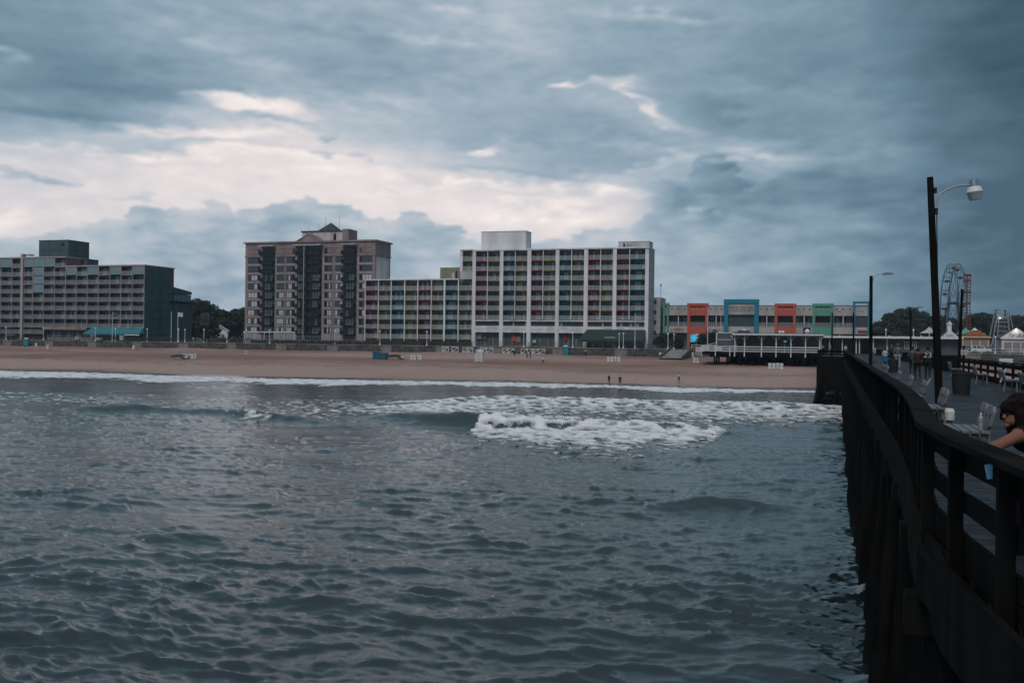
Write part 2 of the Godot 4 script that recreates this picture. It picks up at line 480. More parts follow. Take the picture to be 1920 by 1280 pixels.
			if px > 600.0 and px < 905.0: fm = maxf(fm, 0.55 * smoothstep(640.0, 800.0, px) * exp(-pow((py - table(RIDGES[0][0], px) + 3.0) / 2.2, 2)))
			if px > 330.0 and px < 900.0 and py > 745.0 and py < 785.0: fm = maxf(fm, 0.50 * smoothstep(330.0, 560.0, px) * smoothstep(745.0, 752.0, py))
			if px > 960.0 and px < 1250.0 and py > 848.0 and py < 905.0: fm = maxf(fm, 0.40 * (1.0 - smoothstep(848.0, 885.0, py)) * smoothstep(960.0, 1000.0, px) * (1.0 - smoothstep(1200.0, 1250.0, px)))
			var f := 0.0
			if fm > 0.0:
				# lacy where thin, whole where thick
				f = fm * 1.05 - 0.62 + ln * 0.34 + billow.get_noise_2d(s * 0.9, t * 1.0) * 0.5
				if f > 0.0 and fm > 0.7: y += (0.03 + 0.2 * (0.5 + 0.8 * billow.get_noise_2d(s * 0.6, t * 0.8))) * smoothstep(0.7, 1.0, fm) * smoothstep(0.0, 0.5, f) * (1.0 if py > sh + 12.0 else 0.25)
			wet[j * cols + i] = f
			v[j * cols + i] = Vector3(x, y, -d)
	var nr := PackedVector3Array()
	nr.resize(rows * cols)
	for j in rows:
		for i in cols:
			var a := v[j * cols + mini(i + 1, cols - 1)] - v[j * cols + maxi(i - 1, 0)]
			var b := v[mini(j + 1, rows - 1) * cols + i] - v[maxi(j - 1, 0) * cols + i]
			nr[j * cols + i] = a.cross(b).normalized()
	var idx := PackedInt32Array()
	idx.resize((rows - 1) * (cols - 1) * 6)
	var k := 0
	var fv := PackedVector3Array()
	var fn := PackedVector3Array()
	var fc := PackedColorArray()
	for j in rows - 1:
		for i in cols - 1:
			var a := j * cols + i
			var b := a + 1
			var c := a + cols
			var e := c + 1
			idx[k] = a; idx[k + 1] = c; idx[k + 2] = b; idx[k + 3] = b; idx[k + 4] = c; idx[k + 5] = e
			k += 6
			for q in [[a, c, b], [b, c, e]]:
				var m: float = (wet[q[0]] + wet[q[1]] + wet[q[2]]) / 3.0
				if m <= 0.0: continue
				for w in q:
					fv.append(v[w] + Vector3(0, 0.008 + 0.02 * smoothstep(0.0, 0.3, wet[w]), 0))
					fn.append(nr[w])
					var g := 0.20 + 0.46 * smoothstep(0.0, 0.55, wet[w])
					fc.append(Color(g * 0.96, g, g * 1.02))
	var arr := []
	arr.resize(Mesh.ARRAY_MAX)
	arr[Mesh.ARRAY_VERTEX] = v
	arr[Mesh.ARRAY_NORMAL] = nr
	arr[Mesh.ARRAY_INDEX] = idx
	var m := ArrayMesh.new()
	m.add_surface_from_arrays(Mesh.PRIMITIVE_TRIANGLES, arr)
	var w := mat("sea water", 0.009, 0.019, 0.020, 0.07)
	w.normal_enabled = true
	w.normal_texture = relief(31, 0.03, 5.0, 4, 512, 2.0)
	w.normal_scale = 0.3
	w.uv1_triplanar = true
	w.uv1_world_triplanar = true
	w.uv1_scale = Vector3.ONE * 1.1
	structure("sea", m, w)
	arr = []
	arr.resize(Mesh.ARRAY_MAX)
	arr[Mesh.ARRAY_VERTEX] = fv
	arr[Mesh.ARRAY_NORMAL] = fn
	arr[Mesh.ARRAY_COLOR] = fc
	m = ArrayMesh.new()
	m.add_surface_from_arrays(Mesh.PRIMITIVE_TRIANGLES, arr)
	var fo := mat("sea foam", 1, 1, 1, 0.9)
	fo.vertex_color_use_as_albedo = true
	var o := structure("sea_foam", m, fo, "stuff")
	o.set_meta("label", "white foam of breaking waves and swash on the dark sea")
	o.set_meta("category", "foam")
	print("sea ", v.size(), " foam ", fv.size() / 3)

var dune := FastNoiseLite.new()
var prints := FastNoiseLite.new()
func shore_t(s: float) -> float:       # inland distance of the water's edge
	return table(shore_line, s)
var shore_line := []
func sand_y(s: float, t: float) -> float:
	var k := t - shore_t(s)
	var y: float = table([[-12, -0.9], [-2, -0.02], [0, 0.07], [6, 0.18], [15, 0.5], [22, 1.1], [40, 2.35], [60, 3.35], [80, 3.95], [100, 4.0]], k)
	y += (dune.get_noise_2d(s, t) * 0.16 + prints.get_noise_2d(s, t) * 0.05) * smoothstep(6.0, 22.0, k)
	return y
func build_beach() -> void:
	for f in [[dune, 41, 0.06, 3], [prints, 42, 0.6, 4]]:
		f[0].seed = f[1]; f[0].frequency = f[2]; f[0].fractal_octaves = f[3]
		f[0].noise_type = FastNoiseLite.TYPE_SIMPLEX_SMOOTH
	for q in SHORE:
		var p := G(q[0], q[1], 0.07)
		shore_line.append([so(p), to(p)])
	var patch := sky_noise(0.035, 4, 43)
	var m := mat("dry sand", 1, 1, 1, 0.95, speckle(44, 0.03, 0.72, 1.1, 5, 512), 0.12)
	m.vertex_color_use_as_albedo = true
	m.normal_enabled = true
	m.normal_texture = relief(45, 0.05, 6.0, 5, 512)
	for sheet in 2:
		var v := PackedVector3Array()
		var c := PackedColorArray()
		var idx := PackedInt32Array()
		var n := 420
		var rows := 130 if sheet == 0 else 26
		for j in rows:
			for i in n:
				var s := lerpf(-230.0, 130.0, i / float(n - 1))
				var edge := shore_t(s) + lerpf(8.0, 13.0, smoothstep(-20.0, 30.0, s)) + 1.5 * gust.get_noise_2d(s * 1.4, 33.0)
				var t := lerpf(edge, 229.0, j / float(rows - 1)) if sheet == 0 else lerpf(edge - 16.0, edge, j / float(rows - 1))
				v.append(W(s, sand_y(s, t), t))
				var k := t - edge
				var g := patch.get_noise_2d(s * 0.35, t) * 0.5 + prints.get_noise_2d(s * 0.3, t) * 0.16
				var hi := Color(0.235, 0.132, 0.099).lerp(Color(0.40, 0.283, 0.24), smoothstep(-0.25, 0.35, g + 0.5 * exp(-pow((k - 11.0) / 9.0, 2))))
				for q in [[-118.0, -72.0, 203.0], [-120.0, -60.0, 207.5], [-150.0, -115.0, 205.0], [-105.0, -55.0, 214.0], [20.0, 60.0, 200.0]]:   # wheel tracks of loose pale sand
					if s > q[0] and s < q[1]: hi = hi.lerp(Color(0.40, 0.30, 0.27), 0.8 * exp(-pow((t - q[2] - 0.6 * sin(s * 0.2)) / 0.5, 2)) * smoothstep(-0.2, 0.25, prints.get_noise_2d(s * 0.12, q[2])))
				var dark_streak := exp(-pow((k - 22.0 - 3.0 * sin(s * 0.06)) / 3.0, 2)) * smoothstep(-0.1, 0.3, prints.get_noise_2d(s * 0.25, t * 1.5))   # trampled streak along the beach, darker and broken by noise
				hi = hi.lerp(Color(0.13, 0.085, 0.072), 0.7 * dark_streak)
				c.append(hi)
		for j in rows - 1:
			for i in n - 1:
				var a := j * n + i
				idx.append_array([a, a + n, a + 1, a + 1, a + n, a + n + 1])
		var nr := PackedVector3Array()
		nr.resize(v.size())
		for j in rows:
			for i in n:
				var a := v[j * n + mini(i + 1, n - 1)] - v[j * n + maxi(i - 1, 0)]
				var b := v[mini(j + 1, rows - 1) * n + i] - v[maxi(j - 1, 0) * n + i]
				nr[j * n + i] = a.cross(b).normalized()
		var arr := []
		arr.resize(Mesh.ARRAY_MAX)
		arr[Mesh.ARRAY_VERTEX] = v
		arr[Mesh.ARRAY_NORMAL] = nr
		arr[Mesh.ARRAY_INDEX] = idx
		if sheet == 0: arr[Mesh.ARRAY_COLOR] = c
		var me := ArrayMesh.new()
		me.add_surface_from_arrays(Mesh.PRIMITIVE_TRIANGLES, arr)
		if sheet == 0: structure("beach_sand", me, m)
		else: structure("wet_sand", me, mat("wet sand", 0.15, 0.115, 0.105, 0.22, speckle(46, 0.02, 0.75, 1.05, 4, 256, 3.0), 0.06))

# ---------------------------------------------------------------- buildings (local x runs along the shore, z out to sea, y = 0 on the ground)
func make_materials() -> void:
	var stucco := speckle(51, 0.02, 0.86, 1.04, 5)
	var streak := speckle(52, 0.012, 0.80, 1.05, 5, 256, 0.25)
	mat("white stucco", 0.7, 0.715, 0.73, 0.85, streak, 0.08)
	mat("hotel grey", 0.45, 0.45, 0.465, 0.85, streak, 0.08)
	mat("pale penthouse", 0.66, 0.665, 0.68, 0.85, streak, 0.06)
	mat("red paint", 0.25, 0.058, 0.06, 0.8, stucco, 0.2)
	mat("yellow paint", 0.275, 0.235, 0.115, 0.8, stucco, 0.2)
	mat("teal paint", 0.035, 0.155, 0.19, 0.8, stucco, 0.2)
	mat("olive stucco", 0.225, 0.215, 0.14, 0.9, streak, 0.1)
	mat("white metal", 0.36, 0.39, 0.42, 0.5)
	mat("grey metal", 0.26, 0.29, 0.32, 0.5)
	mat("dark metal", 0.022, 0.023, 0.025, 0.7).metallic_specular = 0.25
	mat("inner wall", 0.21, 0.195, 0.18, 0.9)
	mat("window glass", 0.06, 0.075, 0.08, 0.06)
	mat("pale glass", 0.20, 0.25, 0.265, 0.10)
	mat("curtain", 0.46, 0.49, 0.5, 0.9, stucco, 0.8)
	mat("green siding", 0.04, 0.082, 0.09, 0.75, streak, 0.1)
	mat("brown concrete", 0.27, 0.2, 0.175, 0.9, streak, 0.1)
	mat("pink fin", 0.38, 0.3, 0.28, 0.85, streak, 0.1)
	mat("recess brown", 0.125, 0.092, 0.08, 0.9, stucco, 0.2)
	mat("mauve stucco", 0.265, 0.2, 0.2, 0.9, streak, 0.1)
	mat("taupe stucco", 0.3, 0.27, 0.275, 0.9, streak, 0.1)
	mat("cream stucco", 0.52, 0.49, 0.475, 0.9, streak, 0.08)
	mat("slate roof", 0.035, 0.04, 0.043, 0.8, stucco, 0.3)
	mat("teal awning", 0.012, 0.16, 0.20, 0.7)
	mat("green awning", 0.010, 0.028, 0.028, 0.7)
	mat("mall wall", 0.40, 0.385, 0.375, 0.85, streak, 0.08)
	mat("mall red", 0.47, 0.1, 0.07, 0.75, stucco, 0.2)
	mat("mall blue", 0.004, 0.19, 0.28, 0.7, stucco, 0.2)
	mat("mall green", 0.10, 0.30, 0.23, 0.75, stucco, 0.2)
	mat("dark sign", 0.03, 0.035, 0.045, 0.7)
	mat("sign red", 0.28, 0.02, 0.03, 0.7)
	mat("white paint", 0.62, 0.64, 0.66, 0.6, stucco, 0.5)
	mat("concrete", 0.20, 0.20, 0.195, 0.92, streak, 0.15)
	mat("old concrete", 0.10, 0.102, 0.10, 0.95, speckle(53, 0.02, 0.55, 1.1, 5), 0.12)
	mat("asphalt", 0.06, 0.06, 0.06, 0.95, stucco, 0.3)
	mat("grass", 0.03, 0.045, 0.02, 0.95, stucco, 0.5)
	mat("hedge leaf", 0.018, 0.028, 0.014, 0.9)
	mat("tree leaf", 0.022, 0.034, 0.020, 0.9)
	mat("bark", 0.05, 0.04, 0.032, 0.95)
	mat("barrel white", 0.66, 0.67, 0.66, 0.6, stucco, 1.0)
	mat("barrel red", 0.4, 0.06, 0.04, 0.6)
	mat("toilet teal", 0.01, 0.21, 0.27, 0.5)
	mat("box blue", 0.012, 0.075, 0.13, 0.6)
	mat("tarp", 0.03, 0.032, 0.036, 0.7)
	mat("wood dark", 0.011, 0.0105, 0.01, 0.88, speckle(54, 0.02, 0.55, 1.25, 5, 256, 0.15), 0.35)
	mat("wood deck", 0.026, 0.028, 0.033, 0.5, speckle(55, 0.02, 0.55, 1.2, 5, 256, 0.15), 0.3)
	for key in ["wood dark", "wood deck"]:
		M[key].metallic_specular = 0.15
		M[key].roughness = 1.0
	mat("wood worn", 0.15, 0.115, 0.095, 0.85, speckle(56, 0.02, 0.6, 1.15, 5, 256, 0.15), 0.4)
	mat("bench white", 0.14, 0.155, 0.165, 0.55, stucco, 1.5)
	mat("galvanised", 0.2, 0.23, 0.26, 0.45, stucco, 2.0, 0.3)
	mat("tyre", 0.02, 0.02, 0.02, 0.85)
	mat("car white", 0.6, 0.62, 0.64, 0.3)
	mat("car dark", 0.02, 0.03, 0.045, 0.3)
	mat("orange paint", 0.36, 0.13, 0.045, 0.8, stucco, 0.3)
	mat("ride steel", 0.04, 0.05, 0.06, 0.5)
	mat("ride red", 0.17, 0.025, 0.03, 0.6)
	mat("ride orange", 0.22, 0.07, 0.03, 0.6)
	mat("grey board", 0.075, 0.09, 0.10, 0.85, streak, 0.15)
	mat("lamp globe", 0.78, 0.78, 0.76, 0.35)
	var l := mat("lit bulb", 0.9, 0.85, 0.8, 0.4)
	l.emission_enabled = true
	l.emission = Color(1.0, 0.9, 0.8)
	l.emission_energy_multiplier = 1.2
	var b := mat("lit blue", 0.2, 0.5, 0.6, 0.4)
	b.emission_enabled = true
	b.emission = Color(0.35, 0.85, 1.0)
	b.emission_energy_multiplier = 0.35

func glow(parent: Node3D, at: Vector3, c: Color, energy: float, size: float) -> void:
	var l := OmniLight3D.new()
	l.name = "light"
	l.light_color = c
	l.light_energy = energy
	l.light_size = size
	l.omni_range = 30.0
	l.omni_attenuation = 2.0
	l.shadow_enabled = true
	parent.add_child(l, true)
	l.position = at
var cache := {}
func shared(key: String, make: Callable) -> ArrayMesh:
	if not cache.has(key):
		var mb := MB.new()
		make.call(mb)
		cache[key] = mb.mesh()
	return cache[key]
func box_mesh(s: Vector3) -> ArrayMesh:
	return shared("box %.3f %.3f %.3f" % [s.x, s.y, s.z], func(mb): mb.box(Vector3.ZERO, s))
func slab(called: String, parent: Node3D, m: String, a: Vector3, b: Vector3) -> MeshInstance3D:   # box part between two corners
	return inst(called, box_mesh((b - a).abs()), M[m], parent, (a + b) * 0.5)
func railing_mesh(w: float, h: float, gap: float, thick: float) -> ArrayMesh:
	return shared("rail %.2f %.2f %.2f %.3f" % [w, h, gap, thick], func(mb):
		mb.box(Vector3(0, h, 0), Vector3(w, 0.07, 0.07))
		mb.box(Vector3(0, 0.10, 0), Vector3(w, 0.06, 0.05))
		var k := maxi(int(w / gap), 1)
		for i in k + 1: mb.box(Vector3(-w / 2 + w * i / k, h / 2 + 0.05, 0), Vector3(thick, h - 0.1, 0.03)))
func frame_mesh(w: float, h: float, cols: int, bars: int, f := 0.09, d := 0.10) -> ArrayMesh:   # centred window frame with mullions
	return shared("frame %.2f %.2f %d %d %.2f %.2f" % [w, h, cols, bars, f, d], func(mb):
		for sd in [-1, 1]:
			mb.box(Vector3(sd * (w - f) / 2, 0, 0), Vector3(f, h, d))
			mb.box(Vector3(0, sd * (h - f) / 2, 0), Vector3(w - 2 * f - 0.004, f, d - 0.004))
		for i in range(1, cols): mb.box(Vector3(-w / 2 + w * i / cols, 0, 0), Vector3(f * 0.7, h - 2 * f - 0.004, d - 0.01))
		for i in range(1, bars): mb.box(Vector3(0, -h / 2 + h * i / bars, 0), Vector3(w - 2 * f - 0.004, f * 0.6, d - 0.02)))
# a window: frame > pane (> curtain stays beside it); at is the centre of its face on the wall
func window(parent: Node3D, at: Vector3, w: float, h: float, cols := 2, bars := 1, frame := "dark metal", glass := "window glass", curtain := 0.0, turn := 0.0, called := "window") -> Node3D:
	var o := inst(called, frame_mesh(w, h, cols, bars), M[frame], parent, at)
	o.rotation.y = turn
	inst("pane", box_mesh(Vector3(w - 0.05, h - 0.05, 0.05)), M[glass], o, Vector3(0, 0, -0.01))
	if curtain > 0.0:
		var n := 3
		for i in n:
			if rng.randf() < curtain:
				inst("curtain", box_mesh(Vector3((w - 0.3) / n * 0.85, h * 0.86, 0.012)), M["curtain"], o, Vector3((i - 1) * (w - 0.3) / n, -0.02, 0.022))
	return o
# one balcony recess between x0 and x1, floor at y0, ceiling at y1, open to z = 0
func balcony(parent: Node3D, x0: float, x1: float, y0: float, y1: float, deep: float, paint: String, edge: String, rail: String, rail_h := 1.05, lit := 0.45) -> Node3D:
	var w := x1 - x0
	var h := y1 - y0
	var o := node("balcony", parent, Vector3((x0 + x1) / 2, y0, 0))
	inst("slab", box_mesh(Vector3(w, 0.26, deep - 0.02)), M[edge], o, Vector3(0, -0.13, -deep / 2))
	inst("back_wall", box_mesh(Vector3(w, h - 0.26, 0.06)), M[paint], o, Vector3(0, (h - 0.26) / 2, -deep + 0.03))
	for sd in [-1, 1]:
		inst("side_wall", box_mesh(Vector3(0.05, h - 0.26, deep - 0.14)), M[paint], o, Vector3(sd * (w / 2 - 0.025), (h - 0.26) / 2, -deep / 2 + 0.01))
	var dw := w * 0.62
	var right := 1.0 if rng.randf() < 0.5 else -1.0
	var dr := inst("sliding_door", frame_mesh(dw, h - 0.6, 2, 1, 0.07, 0.08), M["white metal"], o, Vector3(-right * w * 0.13, (h - 0.6) / 2, -deep + 0.10))
	inst("pane", box_mesh(Vector3(dw - 0.05, h - 0.66, 0.03)), M["window glass"], dr, Vector3.ZERO)
	for i in 3:
		if rng.randf() < lit:
			inst("curtain", box_mesh(Vector3(dw * 0.26, h - 0.75, 0.012)), M["curtain"], dr, Vector3((i - 1) * dw * 0.30, 0, 0.021))
	inst("railing", railing_mesh(snappedf(w - 0.04, 0.02), rail_h, 0.135, 0.055), M[rail], o, Vector3(0, 0, -0.06))
	return o

func left_hotel() -> void:
	var xs := [269.3, 246.9, 225.5, 204.7, 183.2, 162.5, 142.0, 121.5, 101.0, 80.3, 60.0, 40.5, 20.9, 0.5, -20, -40, -60, -80]
	var s0 := so(T(269.3, 570, TB))
	var o := thing("green_hotel", "long balcony hotel with dark green end wall, rooftop box and teal awning", "hotel", W(s0, WALK, TB), -deg_to_rad(TH))
	var X := []
	for x in xs: X.append(so(T(x, 570, TB)) - s0)
	var ys := []
	for y in [498, 514.6, 531, 547.6, 563.9, 580.3, 596.8, 613.4, 626.0]: ys.append(T(220, y, TB).y - WALK)
	var top2 := T(60, 483, TB).y - WALK
	var xl: float = X[-1]
	# body behind the balconies
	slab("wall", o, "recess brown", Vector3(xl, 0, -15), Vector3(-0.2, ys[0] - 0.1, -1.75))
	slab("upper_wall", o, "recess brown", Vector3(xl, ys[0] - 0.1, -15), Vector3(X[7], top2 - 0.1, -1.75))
	slab("roof_edge", o, "pink fin", Vector3(X[7] + 0.1, ys[0] - 0.12, -15.1), Vector3(0.1, ys[0] + 0.28, 0.12))
	slab("roof_edge", o, "pink fin", Vector3(xl, top2 - 0.12, -15.1), Vector3(X[7] + 0.09, top2 + 0.28, 0.12))
	# end wall of green siding, one panel a storey
	var e0 := T(269.3, 570, TB)
	var back := -12.2
	for k in ys.size():
		var yb: float = 0.0 if k == ys.size() - 1 else ys[k + 1] + 0.06
		var panel := slab("siding_panel", o, "green siding", Vector3(-0.19, yb, back), Vector3(0.15, ys[k] - 0.06, -0.02))
		panel.set_meta("label", "dark green siding panel of the end wall")
	slab("end_wall_core", o, "dark metal", Vector3(-0.2, 0, back + 0.05), Vector3(0.10, ys[0] - 0.13, -1.76))
	for j in X.size() - 1:
		var hi: bool = j >= 7
		var fin := slab("partition", o, "pink fin", Vector3(X[j] - 0.09, ys[7], -1.7), Vector3(X[j] + 0.09, (top2 if j > 7 else ys[0]) - 0.14, 0.05))
		if j == 11:
			slab("pillar", o, "pink fin", Vector3(X[j] - 0.45, 0, -1.0), Vector3(X[j] + 0.45, top2 + 1.3, 0.35))
			slab("pillar_cap", o, "pink fin", Vector3(X[j] - 0.45, top2 + 0.9, -3.0), Vector3(X[j] + 2.0, top2 + 1.28, -1.01))
		for k in 7:
			var glazed: bool = (j == 9 and k >= 0 and k <= 2) or (k == 0 and j in [0, 2, 4, 6])
			if glazed: glass_bay(o, X[j + 1] + 0.1, X[j] - 0.1, ys[k + 1], ys[k] - 0.14, 2 if k == 0 else 1)
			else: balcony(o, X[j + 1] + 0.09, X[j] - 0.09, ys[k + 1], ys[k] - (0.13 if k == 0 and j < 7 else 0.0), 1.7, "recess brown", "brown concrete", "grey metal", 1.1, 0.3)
		if j >= 7:
			if j in [8, 9, 10, 12, 13]: glass_bay(o, X[j + 1] + 0.1, X[j] - 0.1, ys[0], top2 - 0.14, 2)
			else: balcony(o, X[j + 1] + 0.09, X[j] - 0.09, ys[0], top2 - 0.13, 1.7, "recess brown", "brown concrete", "grey metal", 1.1, 0.3)
		if j >= 9:
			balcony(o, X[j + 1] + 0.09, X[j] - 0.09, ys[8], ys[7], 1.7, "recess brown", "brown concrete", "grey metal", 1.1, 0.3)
	slab("beam", o, "brown concrete", Vector3(X[9] + 0.1, ys[7] - 0.95, -1.7), Vector3(X[5], ys[7] - 0.27, 0.25))
	# restaurant front under the beam and the awning
	for i in 9:
		var x: float = lerpf(X[9] + 1.2, X[5] - 1.0, i / 8.0)
		window(o, Vector3(x, ys[7] - 2.35, -1.60), 1.35, 2.0, 2, 1, "dark metal", "pale glass" if i in [1, 2, 4, 6] else "window glass")
	var aw := MB.new()
	var ax0: float = X[5] + 0.6
	var ya: float = ys[7] - 0.2
	aw.quad(Vector3(ax0 + 1.5, ya, -0.2), Vector3(-0.3, ya, -0.2), Vector3(0.2, ya - 1.75, 2.4), Vector3(ax0, ya - 1.75, 2.4))
	aw.quad(Vector3(ax0, ya - 1.75, 2.4), Vector3(0.2, ya - 1.75, 2.4), Vector3(0.2, ya - 2.05, 2.4), Vector3(ax0, ya - 2.05, 2.4))
	aw.tri(Vector3(ax0 + 1.5, ya, -0.2), Vector3(ax0, ya - 1.75, 2.4), Vector3(ax0 + 0.5, ya - 1.75, -0.2))
	aw.tri(Vector3(-0.3, ya, -0.2), Vector3(0.2, ya - 1.75, -0.2), Vector3(0.2, ya - 1.75, 2.4))
	var awn := part("awning", aw, M["teal awning"], o)
	for i in 30:
		inst("bulb", shared("bulb", func(mb): mb.lathe(Vector3.ZERO, [[0.0, -0.12], [0.10, -0.06], [0.10, 0.06], [0.0, 0.12]], 6)), M["lit bulb"] if i > 21 else M["white paint"], awn, Vector3(lerpf(ax0 + 0.3, 0.0, i / 29.0), ya - 2.2, 2.4))
	slab("shop_front", o, "inner wall", Vector3(X[9] + 0.2, 0.0, -1.74), Vector3(-0.25, ys[7] - 0.96, -1.68))
	# rooftop boxes
	var a := T(72, 483, TB + 4) ; var b := T(128, 450, TB + 4)
	box_house(o, so(a) - s0, so(b) - s0, top2 - 0.3, b.y - WALK, -4.0, -13.5, "green siding")
	var c := T(120, 498, TB + 7) ; var d := T(163, 486.5, TB + 7)
	box_house(o, so(c) - s0, so(d) - s0, ys[0] - 0.3, d.y - WALK, -7.0, -12.0, "green siding")
	# lower wing behind with the glazed gallery under a sloping roof
	var y1 := T(317, 536, TB + 13).y - WALK
	var y2 := T(358, 549.5, TB + 24).y - WALK
	var wing := MB.new()
	wing.prism([Vector2(0, 0), Vector2(0, y1 - 5.0), Vector2(11.8, y1 - 5.0), Vector2(11.8, 0)], -0.3, 0.0)
	var wo := node("rear_wing", o, Vector3(0, 0, back - 0.01))
	wo.rotation.y = deg_to_rad(90)
	part("wing_wall", wing, M["green siding"], wo, Vector3(0, 0, 0.25))
	var rf := MB.new()
	rf.prism([Vector2(0, y1 - 2.4), Vector2(0, y1), Vector2(11.8, y2 + 0.35), Vector2(11.8, y1 - 2.4)], -8.0, 0.3)
	part("sloping_roof", rf, M["green siding"], wo)
	slab("gallery_back", wo, "inner wall", Vector3(0, y1 - 5.0, -2.0), Vector3(11.8, y1 - 2.4, -1.6))
	for i in 9:
		window(wo, Vector3(0.7 + i * 1.28, y1 - 3.7, 0.15), 1.15, 2.3, 2, 1, "dark metal", "pale glass" if i > 1 else "window glass")
	slab("gallery_sill", wo, "dark metal", Vector3(0, y1 - 5.15, -0.5), Vector3(12.6, y1 - 4.99, 1.0))
	slab("rear_wall", wo, "green siding", Vector3(11.8, 0, -8.0), Vector3(12.1, y1 - 5.2, 0.2))
	slab("lightning_rod", wo, "grey metal", Vector3(11.3, y2, -0.2), Vector3(11.36, y2 + 3.2, -0.14))

func glass_bay(o: Node3D, x0: float, x1: float, y0: float, y1: float, bars: int) -> void:
	var w := window(o, Vector3((x0 + x1) / 2, (y0 + y1) / 2, -0.1), x1 - x0, y1 - y0, 4, bars + 1, "teal paint", "pale glass", 0.0, 0.0, "glazed_bay")
func box_house(o: Node3D, x0: float, x1: float, y0: float, y1: float, z0: float, z1: float, m: String) -> void:
	var r := slab("rooftop_box", o, m, Vector3(x0, y0, z1), Vector3(x1, y1, z0))
	inst("coping", box_mesh(Vector3(x1 - x0 + 0.16, 0.16, z0 - z1 + 0.16)), M["dark metal"] if m == "green siding" else M["hotel grey"], r, Vector3(0, (y1 - y0) / 2 + 0.06, 0))
	inst("panel_joint", box_mesh(Vector3(x1 - x0 + 0.03, 0.06, z0 - z1 + 0.03)), M["dark metal"] if m == "green siding" else M["hotel grey"], r, Vector3(0, 0, 0))
	if m == "green siding" and x1 - x0 > 8.0: inst("vent", box_mesh(Vector3(1.3, 1.1, 0.1)), M["dark metal"], r, Vector3((x1 - x0) * 0.3, (y1 - y0) * 0.28, (z0 - z1) / 2 + 0.05))

